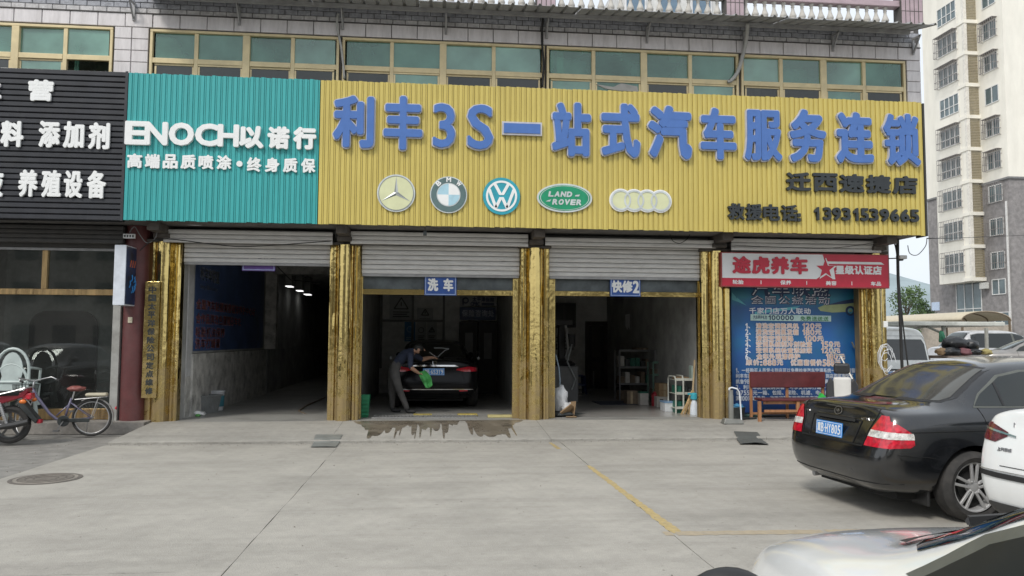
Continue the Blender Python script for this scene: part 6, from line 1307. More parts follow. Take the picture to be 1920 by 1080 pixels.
Lk.new(mr.outputs[0], cr2.inputs[0]); Lk.new(cr2.outputs[0], mi.inputs[6]); Lk.new(nz.outputs['Color'], mi.inputs[7]); Lk.new(mi.outputs[2], bs_.inputs['Base Color'])
po = thing('activity_poster', 'large blue poster with rows of white lettering and prices behind the bench', 'poster', ((px0 + px1) / 2, YP2, pz0))
mb = MB(); n = 24; m_ = 10; vs = []
for j in range(m_ + 1):
    for i in range(n + 1): x = px0 + PWd * i / n; z = pz0 + PH_ * j / m_; vs.append((x, YP2 + .004 * math.sin(i * 1.1 + j * .4) + .002 * math.sin(j * 1.9), z))
mb.add(vs, [(j * (n + 1) + i, j * (n + 1) + i + 1, (j + 1) * (n + 1) + i + 1, (j + 1) * (n + 1) + i) for j in range(m_) for i in range(n)]); mb.build('sheet', m_pob, po, smooth=True)
YT = YP2 - .009
def pp(px, py): q = P(px, py, YP2); return q.x, q.z
m_pw = M('poster_white', (.66, .69, .74), .5); m_po = M('poster_orange', (.62, .38, .25), .5); m_pcy = M('poster_cyan', (.10, .38, .45), .5); m_pgr = M('poster_pale_green', (.42, .60, .36), .5); m_pdk = M('poster_ink', (.02, .04, .10), .5); m_pdg = M('poster_dark_green', (.03, .13, .14), .5)
# painted shapes: swooshes, car silhouette, pale label
flat('swoosh', [[pp(1372, 548), pp(1376, 553), pp(1396, 570), pp(1400, 573), pp(1384, 566), pp(1372, 562)], [pp(1415, 585), pp(1450, 579), pp(1500, 574), pp(1490, 580), pp(1440, 586), pp(1415, 590)]], m_pcy, YT + .004, po, .001)
flat('car_print', [[pp(1533, 577), pp(1545, 572), pp(1570, 569), pp(1585, 563), pp(1606, 562), pp(1606, 584), pp(1560, 586), pp(1538, 583)]], M('print_olive', (.30, .36, .18), .5), YT + .003, po, .001)
flat('car_print', [[pp(1550, 572), pp(1572, 566), pp(1590, 562), pp(1606, 560), pp(1606, 567), pp(1585, 570)]], m_pdk, YT + .001, po, .001)
q = pp(1594, 583); mb = MB(); ring(mb, Vector((q[0], 0, q[1])), .055, .10, YT, YT + .001, 24); mb.build('wheel_print', m_pdk, po); mb = MB(); ring(mb, Vector((q[0], 0, q[1])), .035, .05, YT - .001, YT, 20); mb.build('wheel_print', m_pcy, po)
flat('label_band', [[pp(1407, 589), pp(1558, 592), pp(1558, 603), pp(1407, 601)]], M('label_pale', (.45, .62, .58), .5), YT + .002, po, .001)
def row(s, x0, x1, y0, y1, mat, bold=.05, copies=5, y=None, gap=.06, mb=None):
    own = mb is None; mb = mb or MB(); a = pp(x0, (y0 + y1) / 2); b_ = pp(x1, (y0 + y1) / 2); z0 = pp((x0 + x1) / 2, y1)[1]; z1 = pp((x0 + x1) / 2, y0)[1]
    print_text(mb, s, a[0], b_[0], z0, z1, YT if y is None else y, bold, gap, copies=copies)
    return mb.build('lettering', mat, po, fix=False) if own else None
row('汽车联盟', 1408, 1556, 528, 556, m_pdk, .09, 9, YT + .001, .1); row('汽车联盟', 1408, 1556, 528, 556, m_pw, .02, 5)
row('全国公益活动', 1408, 1556, 555, 571, m_pdk, .09, 7, YT + .0005, .12); row('全国公益活动', 1408, 1556, 555, 571, m_pw, .035, 5, None, .12)
row('千家门店万人联动', 1404, 1520, 577, 589, m_pw, .03, 5)
row('汽车养护礼包', 1412, 1438, 591, 599, m_pdk, .02, 3, YT - .001); row('100000', 1440, 1488, 591, 600, m_pdk, .04, 3, YT - .001); row('免费送送送', 1500, 1553, 593, 602, M('ink_green', (.03, .18, .06), .5), .03, 3, YT - .001)
rows_ = [('1、', '清洗空调散风机', (1417, 1497), '120元', (1504, 1540), 606, 616), ('2、', '清洗空调蒸发箱', (1417, 1497), '180元', (1504, 1540), 617, 628), ('3、', '清洗空调管路', (1417, 1487), '100元', (1508, 1544), 629, 640),
         ('4、', '空调系统制冷剂检查', (1417, 1522), '150元', (1539, 1575), 640, 651), ('5、', '空调系统检查添加液', (1417, 1522), '120元', (1539, 1575), 652, 662), ('6、', '全车外观漆养护', (1418, 1500), '180元', (1548, 1584), 663, 674)]
mw_, mo_ = MB(), MB()
for a, s, xr, p_, pr_, y0, y1 in rows_:
    row(a, 1397, 1413, y0, y1, None, .05, 3, mb=mw_); row(s, xr[0], xr[1], y0, y1, None, .095, 7, y=YT + .0008, mb=mw_); row(p_, pr_[0], pr_[1], y0, y1, None, .07, 5, y=YT + .0008, mb=mw_)
    row(s, xr[0], xr[1], y0, y1, None, .015, 3, y=YT - .004, mb=mo_); row(p_, pr_[0], pr_[1], y0, y1, None, .0, 1, y=YT - .004, mb=mo_)
row('原价:888元', 1398, 1468, 674, 685, None, .08, 5, y=YT + .0008, mb=mw_); row('优惠套餐价588元', 1482, 1576, 674, 686, None, .08, 5, y=YT + .0008, mb=mw_); row('优惠套餐价588元', 1482, 1576, 674, 686, None, .0, 1, y=YT - .004, mb=mo_); row('原价:888元', 1398, 1468, 674, 685, None, .0, 1, y=YT - .004, mb=mo_)
mw_.build('lettering', m_pw, po, fix=False); mo_.build('lettering', m_po, po, fix=False)
ml = MB(); txt = ['1、一经购买人员凭卡到店可以免费检查汽车空调系统一次本店保留', '利丰车服务中心免费检测全车灯光轮胎气压等项目到店即可享受区', '凯鲁988元套餐包含机油机滤工时费用到店施工满意', '2、利丰车友会员购买套餐可享受洗车打蜡半价优惠活动', '省7558元一箱、包括、保险、机滤、电子养护、机油', '满100元送洗车一次欢迎新老顾客到店咨询选购']
for k, s in enumerate(txt): row(s, 1379, (1603, 1600, 1560, 1590, 1590, 1550)[k], 690 + k * 10.4, 699 + k * 10.4, None, .045, 3, mb=ml, gap=.04)
ml.build('lettering', M('small_print', (.42, .47, .55), .5), po, fix=False)
# ------------------------------------------------------------------ bench in front of the poster
zf = lambda y: min(.15, .042 + (y - 12.285) * .0602)
yb0, yb1 = 13.72, 14.12; bxL, bxR = P(1408, 740, yb1).x, P(1549, 740, yb1).x
be = thing('bench', 'wooden bench with maroon padded seat and back in front of the blue poster', 'bench', ((bxL + bxR) / 2, (yb0 + yb1) / 2, .13)); m_mp = M('maroon_vinyl', (.10, .018, .02), .4, var=.2); m_wd = M('orange_wood', (.36, .17, .075), .5, var=.2, scale=20, stretch=(1, 1, .15))
zb1, zb2 = P(1480, 727, yb1).z, P(1480, 697, yb1).z; zs_ = P(1480, 748, yb0).z
mb = MB(); mb.box(bxL, bxR, yb1 + .01, yb1 + .05, zb1, zb2); mb.build('backrest', m_mp, be, bevel=.015)
mb = MB(); mb.box(bxL + .05, bxR - .02, yb0, yb1 - .01, zs_ - .045, zs_); mb.build('seat', m_mp, be, bevel=.015)
for x in (bxL + .03, (bxL + bxR) / 2, bxR - .03): mb = MB(); mb.box(x - .025, x + .025, yb1 + .052, yb1 + .09, .148, zb2 - .03); mb.build('back_post', m_wd, be, bevel=.004)
for x in (P(1426, 770, yb0).x, P(1498, 770, yb0).x, bxR - .08): mb = MB(); mb.box(x - .028, x + .028, yb0 + .02, yb0 + .07, zf(yb0) - .002, zs_ - .046); mb.build('leg', m_wd, be, bevel=.004)
mb = MB(); mb.box(bxL + .1, bxR - .05, yb0 + .03, yb0 + .055, .30, .345); mb.box(bxL + .02, bxR - .02, yb1 + .06, yb1 + .085, .22, .26); mb.build('stretcher', m_wd, be, bevel=.003)
mb = MB(); mb.box(bxL + .1, bxR - .05, yb0 + .071, yb0 + .09, zs_ - .10, zs_ - .047); mb.build('apron_rail', m_wd, be)
c = P(1540, 737, 13.95); mb = MB(); mb.add([(c.x - .10, 13.9, zs_ + .001), (c.x + .09, 13.9, zs_ + .001), (c.x + .05, 14.02, zs_ + .001), (c.x - .04, 13.94, zs_ + .10), (c.x + .03, 13.96, zs_ + .08)], [(0, 1, 4, 3), (1, 2, 4), (2, 0, 3), (2, 3, 4), (0, 2, 1)]); tag(mb.build('green_packet', M('bright_green', (.03, .45, .06), .4)), 'bright green folded packet on the right end of the bench', 'packet')
# car seat standing by the bench
cs = thing('car_seat', 'black and white car seat standing right of the bench', 'car seat', (P(1582, 740, 13.6).x, 13.65, .12), rz=rad(-20)); m_lb = M('black_leather', (.025, .026, .028), .45); m_lw = M('white_leather', (.62, .61, .58), .5, var=.04)
zt_ = lambda py: P(1582, py, 13.65).z - .12
mb = MB(); mb.box(-.155, .155, -.06, .04, zt_(760), zt_(707)); mb.build('backrest', m_lw, cs, world=False, bevel=.04)
for s in (-1, 1): mb = MB(); mb.add([(s * .15, -.10, zt_(760)), (s * .29, -.07, zt_(760)), (s * .27, -.04, zt_(722)), (s * .20, -.03, zt_(708)), (s * .15, -.05, zt_(715))] + [(s * .15, .06, zt_(760)), (s * .29, .05, zt_(760)), (s * .27, .05, zt_(722)), (s * .20, .05, zt_(708)), (s * .15, .05, zt_(715))], [(0, 1, 2, 3, 4), (9, 8, 7, 6, 5)] + [(i, (i + 1) % 5, 5 + (i + 1) % 5, 5 + i) for i in range(5)]); mb.build('bolster', m_lb, cs, world=False, bevel=.02)
mb = MB(); mb.box(-.14, .14, -.05, .05, zt_(701), zt_(681)); mb.build('headrest', m_lb, cs, world=False, bevel=.045)
mb = MB(); mb.tube([(-.06, 0, zt_(712)), (-.06, 0, zt_(698))], .008, 6); mb.tube([(.06, 0, zt_(712)), (.06, 0, zt_(698))], .008, 6); mb.build('headrest_rod', m_chr, cs, world=False)
mb = MB(); mb.box(-.25, .25, -.50, .02, .22, .38); mb.build('cushion', m_lw, cs, world=False, bevel=.05); mb = MB(); mb.box(-.22, .22, -.45, .0, 0.02, .2); mb.build('base', m_lb, cs, world=False)
# pole pair with hooked tops, upright jack handle
mb = MB(); mb.tube([P(1556, 645, 14.45), P(1563, 662, 14.43), P(1576, 668, 14.4), P(1604, 722, 14.0), P(1612, 745, 13.8)], .017, 7); tag(mb.build('bent_pole', M('dull_white_metal', (.50, .50, .48), .4, .3)), 'bent pale metal pole leaning behind the car seat', 'pole')
mb = MB(); mb.tube([P(1597, 641, 14.5), P(1602, 652, 14.48), P(1612, 657, 14.46), P(1622, 715, 14.3), P(1624, 760, 14.2)], .017, 7); tag(mb.build('bent_pole', m_wtrim), 'bent pale metal pole leaning on the brown jamb', 'pole')
jk = thing('floor_jack', 'grey metal jack with upright handle beside the gold column right of the repair bay', 'jack', (P(1371, 790, 13.6).x, 13.55, .12)); m_jk = M('jack_grey', (.24, .24, .22), .5, .4, dirt=.6, dcol=(.12, .09, .06))
mb = MB(); mb.add([(-.19, -.08, 0), (.19, -.08, 0), (.19, .10, 0), (-.19, .10, 0), (-.15, -.06, .10), (.17, -.06, .07), (.17, .08, .07), (-.15, .08, .10)], [(0, 3, 2, 1), (4, 5, 6, 7), (0, 1, 5, 4), (1, 2, 6, 5), (2, 3, 7, 6), (3, 0, 4, 7)]); mb.build('base', m_jk, jk, world=False, bevel=.012)
mb = MB(); mb.lathe([(.045, .08), (.045, .50), (.04, .52), (.04, .60)], (-.02, .0, 0), 16); o = mb.build('post', m_jk, jk, world=False); auto_smooth(o)
mb = MB(); mb.tube([(-.05, 0, .60), (-.05, 0, .63), (.0, 0, .645), (.10, 0, .62), (.15, .02, .55), (.18, .05, .3), (.19, .05, .06)], .014, 7); mb.build('handle_bar', m_prw, jk, world=False)
bo = thing('small_bucket', 'small dark bucket with a blue cloth behind the floor jack', 'bucket', (P(1387, 775, 14.1).x, 14.2, .15)); mb = MB(); mb.lathe([(.11, 0), (.14, .2), (.15, .2), (.14, .21)], (0, 0, 0), 18); o = mb.build('body', m_dk, bo, world=False); auto_smooth(o); o = blob('blue_cloth', None, None, (0, 0, .22), (.12, .1, .05), M('blue_cloth', (.05, .2, .36), .9), 5, .6); o.parent = bo
for (a, b_, r, m, lb) in (((1390, 785), (1422, 789), .02, m_dk, 'dark rod on the ground left of the bench'), ((1392, 762), (1440, 770), .03, M('green_grey_pipe', (.06, .12, .11), .5), 'green grey pipe lying under the bench'), ((1432, 766), (1500, 772), .02, m_dk, 'black rod lying under the bench')):
    y = 13.95 if b_[0] < 1425 else 14.3; p1, p2 = P(*a, y), P(*b_, y); p1.z = zf(y) + r + .005; p2.z = p1.z; p2.y += .1; tag(MB().tube([p1, p2], r, 8).build('rod', m), lb, 'rod')
# white junction stuff and cables on the last column
mb = MB(); cc = P(1658, 665, YC)
for k in range(6):
    r = random.uniform(.12, .22); cx_ = cc.x + random.uniform(-.05, .05); cz_ = cc.z + random.uniform(-.15, .1); mb.tube([(cx_ + r * .7 * math.cos(a * .7), YC - .0 - .012 * k, cz_ + r * 1.2 * math.sin(a * .7)) for a in range(9)], .006, 5)
tag(mb.build('coiled_cable', m_prw), 'loose pale coiled cable hanging on the last gold column', 'cable')
mb = MB(); q = P(1661, 608, YC); mb.box(q.x - .04, q.x + .04, YC - .01, YC + .04, q.z - .06, q.z + .06); tag(mb.build('wall_socket', m_white, bevel=.006), 'small white socket on the last gold column', 'socket')
# ------------------------------------------------------------------ left side: projecting light box, nameplate, socket, lamp bits
Yl = 13.6; xL0 = P(213, 515, Yl).x; xL1 = P(235, 515, Yl).x; zl0, zl1 = P(224, 572, Yl).z, P(224, 459, Yl).z
lb_ = thing('projecting_light_box', 'projecting light box with white edge and dark blue picture above the maroon column', 'sign', ((xL0 + xL1) / 2, Yl, zl0)); mb = MB(); mb.box(xL0, xL1, Yl, Yl + .55, zl0, zl1); mb.build('box', M('lightbox_white', (.62, .66, .72), .4), lb_, bevel=.005)
mb = MB(); mb.box(xL1 + .001, xL1 + .004, Yl + .02, Yl + .53, zl0 + .02, zl1 - .02); mb.build('picture', M('night_blue_print', (.012, .035, .10), .35, var=.6, scale=4), lb_)
mb = MB()
for k in range(7): a = random.uniform(0, 6); yy = Yl + .28 + .12 * math.cos(a); zz_ = zl0 + .32 + .1 * math.sin(a); mb.tube([(xL1 + .006, yy, zz_), (xL1 + .006, yy + .05, zz_ + .05), (xL1 + .006, yy + .03, zz_ + .12)], .012, 5)
mb.build('print_lines', M('glow_blue_print', (.04, .25, .6), .4), lb_); mb = MB()
for k in range(3): mb.tube([(xL1 + .006, Yl + .18 + k * .09, zl0 + .66), (xL1 + .006, Yl + .22 + k * .09, zl0 + .78)], .010, 5)
mb.build('print_lines', M('orange_print', (.5, .12, .04), .4), lb_)
npn = thing('nameplate', 'vertical brass nameplate with black characters on the first gold column', 'nameplate', (P(284, 636, YC).x, YC + .0, P(284, 745, YC).z)); yN = YC - .035; a0, a1 = P(270, 636, YC).x, P(298, 636, YC).x; nz0, nz1 = P(284, 746, YC).z, P(284, 528, YC).z
mb = MB(); mb.box(a0, a1, yN, yN + .02, nz0, nz1); mb.build('plate', m_gold, npn, bevel=.004); mb = MB(); s = '中国太平洋保险公司定点维修'; hN = (nz1 - nz0 - .12) / len(s)
for k, ch in enumerate(s): put_glyph(mb, ch, ((a0 + a1) / 2 - .065, (a0 + a1) / 2 + .065, nz1 - .07 - hN * (k + .92), nz1 - .07 - hN * (k + .08)), .045, yN - .001, yN - .003, copies=5)
mb.build('lettering', m_dk, npn, fix=False)
q = P(244, 600, YC - .02); mb = MB(); mb.box(q.x - .035, q.x + .035, YC - .03, YC - .005, q.z - .05, q.z + .05); mb.box(q.x - .012, q.x + .012, YC - .036, YC - .0302, q.z - .015, q.z + .015); tag(mb.build('door_bell', M('cream_plastic', (.55, .5, .38), .4), bevel=.004), 'cream bell push on the maroon column', 'bell push')
q = P(243, 443, YC - .1); sk = thing('power_strip', 'white power strip hanging under the teal sign', 'power strip', (q.x, YC - .1, q.z)); mb = MB(); mb.box(q.x - .10, q.x + .10, YC - .13, YC - .09, q.z - .04, q.z + .04); mb.build('body', m_white, sk, bevel=.006); mb = MB()
for k in range(4): mb.box(q.x - .08 + k * .045, q.x - .055 + k * .045, YC - .133, YC - .1305, q.z - .02, q.z + .02)
mb.build('outlet', m_dk, sk)
def wire(name, pts, r, label, mat=None, cat='cable'):
    P_ = [Vector(p) for p in pts]; out = []
    for i in range(len(P_) - 1):
        p0 = P_[max(i - 1, 0)]; p1 = P_[i]; p2 = P_[i + 1]; p3 = P_[min(i + 2, len(P_) - 1)]
        for k in range(6):
            t_ = k / 6; out.append(.5 * ((2 * p1) + (p2 - p0) * t_ + (2 * p0 - 5 * p1 + 4 * p2 - p3) * t_ ** 2 + (3 * p1 - p0 - 3 * p2 + p3) * t_ ** 3))
    out.append(P_[-1]); return tag(MB().tube(out, r, 6).build(name, mat or m_blackrub, smooth=True), label, cat)
YZ = YC - .15
wire('cable', [P(243, 436, YZ), P(252, 425, YZ), P(262, 440, YZ), P(275, 455, YZ), P(290, 448, YZ), P(296, 430, YZ)], .008, 'looping black cable beside the white power strip', M('grey_cable', (.2, .2, .2), .5))
wire('cable', [P(238, 418, YZ), P(330, 420, YZ), P(370, 422, YZ), P(410, 419, YZ)], .007, 'thin pale cable running under the teal sign', m_prw)
wire('cable', [P(262, 470, YZ), P(300, 448, YZ), P(400, 458, YZ), P(470, 462, YZ), P(620, 452, YZ)], .009, 'sagging black cable across the left shutter housing')
wire('cable', [P(1256, 440, YZ), P(1262, 452, YZ), P(1275, 456, YZ), P(1288, 448, YZ), P(1294, 438, YZ)], .007, 'thin looped wire under the yellow sign over the repair bay')
wire('cable', [P(1340, 458, YZ), P(1450, 463, YZ), P(1560, 465, YZ), P(1660, 452, YZ)], .006, 'thin wire sagging across the right shutter housing')
wire('conduit', [P(1402, 44, YP - .1), P(1398, 80, YW - .1), P(1385, 130, YW - .08), P(1372, 150, YW - .06), P(1364, 153, YW - .05)], .035, 'pale flexible conduit hanging from the canopy over the windows', M('conduit_grey', (.40, .40, .38), .6, dirt=.4), 'conduit')
wire('conduit', [P(634, 25, YW - .1), P(632, 50, YW - .08), P(640, 90, YW - .07), P(646, 148, YW - .05)], .022, 'pale conduit running down left of the yellow sign', MATS['conduit_grey'], 'conduit')
wire('cable', [P(1018, 35, YW - .1), P(1016, 70, YW - .09), P(1019, 120, YW - .08), P(1017, 163, YW - .06)], .022, 'thick black cable running down between the middle windows')
c = P(1185, 165, YS - .03); mb = MB(); pts = [(1118, 158), (1150, 163), (1165, 156), (1195, 162), (1197, 172), (1160, 170), (1135, 166)]; pl = [P(x, y, YS + .02) for x, y in pts]; mb.add([tuple(p) for p in pl] + [(p.x, p.y + .03, p.z) for p in pl], [tuple(range(7)), tuple(range(7, 14))[::-1]] + [(i, (i + 1) % 7, 7 + (i + 1) % 7, 7 + i) for i in range(7)]); tag(mb.build('torn_sheet', M('torn_grey', (.22, .22, .21), .8)), 'torn grey sheet caught on top of the yellow sign', 'scrap')
lamp_ = thing('spot_lamp', 'small dark lamp hanging under the yellow sign over the car wash bay', 'lamp', tuple(P(797, 432, YS + .15))); mb = MB(); mb.box(-.03, .03, -.03, .03, -.09, -.02); mb.build('head', m_dk, lamp_, world=False); mb = MB(); mb.tube([(0, 0, -.02), (0, 0, .06)], .008, 6); mb.build('stem', m_dk, lamp_, world=False)
# camera mast and hanging wires at the right end
YM = 13.9
wire('cable', [P(1683, 448, YM), P(1684, 520, YM), P(1688, 600, YM), P(1692, 700, YM), P(1697, 745, YM + .2)], .028, 'thick black cable hanging from the right end of the sign', None)
wire('cable', [P(1676, 452, YM), P(1682, 480, YM), P(1690, 580, YM), P(1703, 690, YM), P(1710, 745, YM + .2)], .014, 'thinner black cable twisted round the thick one at the right end')
wire('cable', [P(1702, 460, YM), P(1706, 475, YM), P(1720, 478, YM), P(1735, 462, YM), P(1738, 448, YM)], .008, 'loop of grey wire hanging below the right end of the yellow sign', M('grey_cable', (.2, .2, .2), .5))
wire('overhead_wire', [P(1738, 447, YM), P(1800, 446, 30), P(1925, 441, 40)], .012, 'overhead wire running right from the sign past the tower', None, 'wire')
ca = thing('security_camera', 'small pale security camera on a bracket right of the red and white sign', 'camera', tuple(P(1688, 484, YM))); o_ = ca.location.copy(); mb = MB(); mb.box(-.05, .10, -.07, .07, -.02, .05); mb.build('housing', M('camera_white', (.5, .5, .48), .5), ca, world=False, bevel=.012); mb = MB(); mb.lathe([(.05, -.05), (.06, -.02)], (.0, 0, 0), 14); mb.build('dome', m_dk, ca, world=False); mb = MB(); mb.tube([(-.02, 0, 0), (-.25, .15, -.0)], .012, 6); mb.build('bracket', m_dk, ca, world=False)
# ------------------------------------------------------------------ manhole cover, mats
g_ = G(86, 898); mh = thing('manhole_cover', 'round cast iron manhole cover in the forecourt at the left', 'manhole cover', (g_.x, g_.y, 0)); m_ir = M('cast_iron', (.27, .245, .21), .7, .1, var=.2, dirt=.6, dcol=(.3, .28, .25), dscale=8)
mb = MB(); ring(MB(), g_, .3, .36, 0, 0); n = 40; R1 = .375
for (r0, r1, z) in ((.33, .37, .006), (.275, .285, .012), (.20, .21, .012), (.12, .13, .012)):
    vs = []
    for k in range(n): a = 2 * math.pi * k / n; vs += [(r0 * math.cos(a), r0 * math.sin(a), z), (r1 * math.cos(a), r1 * math.sin(a), z), (r1 * math.cos(a), r1 * math.sin(a), .001), (r0 * math.cos(a), r0 * math.sin(a), .001)]
    mb.add(vs, [(4 * k + i, 4 * k + (i + 1) % 4, 4 * ((k + 1) % n) + (i + 1) % 4, 4 * ((k + 1) % n) + i) for k in range(n) for i in range(4)])
for i in range(-5, 6):
    L_ = math.sqrt(max(.01, .27 ** 2 - (i * .05) ** 2)); mb.bar((-L_, i * .05, .008), (L_, i * .05, .008), .012, .006)
mb.build('frame_ring', M('iron_dark', (.14, .125, .11), .7), mh, world=False); mb = MB(); mb.lathe([(.325, .0035), (.325, .008), (0, .008)], (0, 0, 0), 40); mb.build('cover', m_ir, mh, world=False)
def matt(pxs, mat, name, label, lift):
    pts = [G(x, y, zf(13) if 0 else .05) for x, y in pxs]; mb = MB(); n = 8; vs = []
    for j in range(n + 1):
        for i in range(n + 1):
            u, v = i / n, j / n; p = pts[0] * (1 - u) * (1 - v) + pts[1] * u * (1 - v) + pts[2] * u * v + pts[3] * (1 - u) * v; zz = (zf(p.y) if p.y > 12.27 else .0) + .012 + lift * (math.sin(u * 3) * .5 + random.uniform(0, .3)) * (1 - v) * .02
            vs.append((p.x, p.y, max(zz, .012 + (zf(p.y) if p.y > 12.27 else 0))))
    k = len(vs); vs += [(a, b_, c_ - .010) for a, b_, c_ in vs]; fs = [(j * (n + 1) + i, j * (n + 1) + i + 1, (j + 1) * (n + 1) + i + 1, (j + 1) * (n + 1) + i) for j in range(n) for i in range(n)]
    mb.add(vs, fs + [tuple(k + q for q in f) for f in fs]); tag(mb.build(name, mat, smooth=True), label, 'mat')
matt([(583, 833), (630, 833), (642, 818), (592, 818)], M('grey_steel_plate', (.20, .21, .20), .6, .1, dirt=.5), 'steel_plate', 'dark grey plate bridging the kerb left of the wash bay', .5)
matt([(1388, 828), (1441, 829), (1420, 813), (1376, 812)], M('grey_rubber_mat', (.085, .09, .085), .8, dirt=.3), 'rubber_mat', 'crumpled dark grey mat on the kerb in front of the bench', 2)
# ------------------------------------------------------------------ bicycle and motorcycle on the left
def tri(*a): return a
m_lil = M('lilac_paint', (.13, .12, .19), .3, coat=.5); m_sil = M('silver_metal', (.50, .50, .50), .3, .6); m_spk = M('spoke_wire', (.25, .25, .25), .4, .5); m_grub = M('grey_tread', (.28, .27, .26), .8)
bx, by_ = P(172, 790, 13.35).x, 13.35
bi = thing('bicycle', 'lilac step through bicycle with cream rear pad parked by the shop window', 'bicycle', (bx, by_, 0), rz=rad(190))
# local x forward (front wheel), rear wheel at 0
RW = .30
def bwheel(par, x, name='wheel', rot=0, r=RW):
    t = bpy.data.objects.new(name, None); COL.objects.link(t); t.parent = par; t.location = (x, 0, r + .0); t.rotation_euler = (0, 0, rot)
    MB().tube([((r - .02) * math.cos(a * math.pi / 20), 0, (r - .02) * math.sin(a * math.pi / 20)) for a in range(40)], .020, 8, True).build('tyre', m_tyre, t, world=False, smooth=True)
    MB().tube([((r - .045) * math.cos(a * math.pi / 20), 0, (r - .045) * math.sin(a * math.pi / 20)) for a in range(40)], .010, 6, True).build('rim', m_sil, t, world=False, smooth=True)
    mb = MB()
    for k in range(28): a = 2 * math.pi * k / 28; s = .02 * (1 if k % 2 else -1); mb.tube([(.02 * math.cos(a + .5), s, .02 * math.sin(a + .5)), ((r - .05) * math.cos(a), 0, (r - .05) * math.sin(a))], .0016, 3)
    mb.lathe([(.022, -.045), (.015, -.03), (.015, .03), (.022, .045)], (0, 0, 0), 10, 'y'); mb.build('spokes', m_spk, t, world=False)
    return t
def fender(par, x, a0, a1, rot=0):
    mb = MB(); vs = []; n = 16; rr = RW + .025
    for k in range(n + 1):
        a = rad(a0 + (a1 - a0) * k / n)
        for (dy, dr) in ((-.03, -.012), (-.018, .0), (.018, .0), (.03, -.012)):
            px_, py_ = (rr + dr) * math.cos(a), dy; vs.append((x + px_ * math.cos(rot) - py_ * math.sin(rot), px_ * math.sin(rot) + py_ * math.cos(rot), RW + (rr + dr) * math.sin(a)))
    mb.add(vs, [(4 * k + i, 4 * k + i + 1, 4 * k + 4 + i + 1, 4 * k + 4 + i) for k in range(n) for i in range(3)]); return mb.build('mudguard', m_sil, par, world=False, smooth=True)
FR = rad(-52)
bwheel(bi, 0); bwheel(bi, 1.0, rot=FR); fender(bi, 0, 60, 200); fender(bi, 1.0, 40, 165, FR)
mb = MB(); mb.tube([(.88, 0, .78), (.84, 0, .70), (.62, 0, .38), (.52, 0, .29), (.40, 0, .26)], [.022, .024, .024, .024, .02], 10); mb.tube([(.40, 0, .26), (.36, 0, .45), (.31, 0, .62)], .018, 8); mb.tube([(.34, 0, .52), (.52, 0, .34)], .012, 6)
for s in (-1, 1): mb.tube([(.40, s * .02, .26), (.0, s * .06, .30)], .010, 6); mb.tube([(.33, s * .02, .56), (.0, s * .06, .30)], .008, 6)
mb.build('frame', m_lil, bi, world=False, smooth=True)
mb = MB(); mb.tube([(.30, 0, .60), (.27, 0, .74)], .013, 8); mb.build('seat_post', m_sil, bi, world=False); blob('saddle', None, None, (.24, 0, .77), (.14, .09, .05), M('brown_saddle', (.22, .07, .06), .5), 31, .3).parent = bi
mb = MB(); mb.tube([(.875, 0, .77), (.86, 0, .90)], .014, 8); fdir = Vector((math.cos(FR), math.sin(FR), 0)); sd_ = Vector((-math.sin(FR), math.cos(FR), 0)); hb = Vector((.86, 0, .90))
mb.tube([hb + sd_ * .27 - fdir * .18 + Vector((0, 0, .02)), hb + sd_ * .24 - fdir * .05 + Vector((0, 0, .06)), hb + sd_ * .12 + Vector((0, 0, .03)), hb, hb - sd_ * .12 + Vector((0, 0, .03)), hb - sd_ * .24 - fdir * .05 + Vector((0, 0, .06)), hb - sd_ * .27 - fdir * .18 + Vector((0, 0, .02))], .011, 8); mb.build('handlebar', m_sil, bi, world=False, smooth=True)
for s in (-1, 1): mb = MB(); a = hb + sd_ * s * .27 - fdir * .18 + Vector((0, 0, .02)); mb.tube([a, a - fdir * .09 + Vector((0, 0, -.015))], .017, 8); mb.build('grip', m_blackrub, bi, world=False)
mb = MB()
for s in (-1, 1): mb.tube([(.88, 0, .68), Vector((.90, 0, .66)) + sd_ * s * .05, Vector((1.0, 0, RW)) + sd_ * s * .05], .009, 6)
mb.build('fork', m_sil, bi, world=False)
bk_ = MB(); bc_ = Vector((.93, 0, .62)) + fdir * .12
for k in range(7):
    for s in (-1, 1): bk_.bar(bc_ + sd_ * s * .12 + fdir * (-.10 + k * .035) + Vector((0, 0, 0)), bc_ + sd_ * s * .15 + fdir * (-.12 + k * .04) + Vector((0, 0, .22)), .006); bk_.bar(bc_ + fdir * s * .10 + sd_ * (-.12 + k * .04), bc_ + fdir * s * .12 + sd_ * (-.15 + k * .05) + Vector((0, 0, .22)), .006)
for z in (0, .08, .15, .22):
    q = .12 + z * .13; w_ = .10 + z * .1; c_ = [bc_ + sd_ * a * q + fdir * b_ * w_ + Vector((0, 0, z)) for a, b_ in ((1, 1), (-1, 1), (-1, -1), (1, -1))]
    for i in range(4): bk_.bar(c_[i], c_[(i + 1) % 4], .008)
bk_.build('basket', m_dk, bi, world=False)
mb = MB(); mb.tube([(.25, .06, .60), (-.22, .06, .64)], .007, 6); mb.tube([(.25, -.06, .60), (-.22, -.06, .64)], .007, 6); mb.tube([(-.1, .06, .63), (0, .07, .31)], .006, 6); mb.tube([(-.1, -.06, .63), (0, -.07, .31)], .006, 6)
for k in range(5): mb.tube([(.2 - k * .1, -.06, .605 + k * .009), (.2 - k * .1, .06, .605 + k * .009)], .005, 5)
mb.build('carrier', m_sil, bi, world=False); mb = MB(); mb.box(-.22, .10, -.085, .085, .645, .70); mb.build('rear_pad', M('cream_pad', (.48, .44, .33), .7), bi, world=False, bevel=.025)
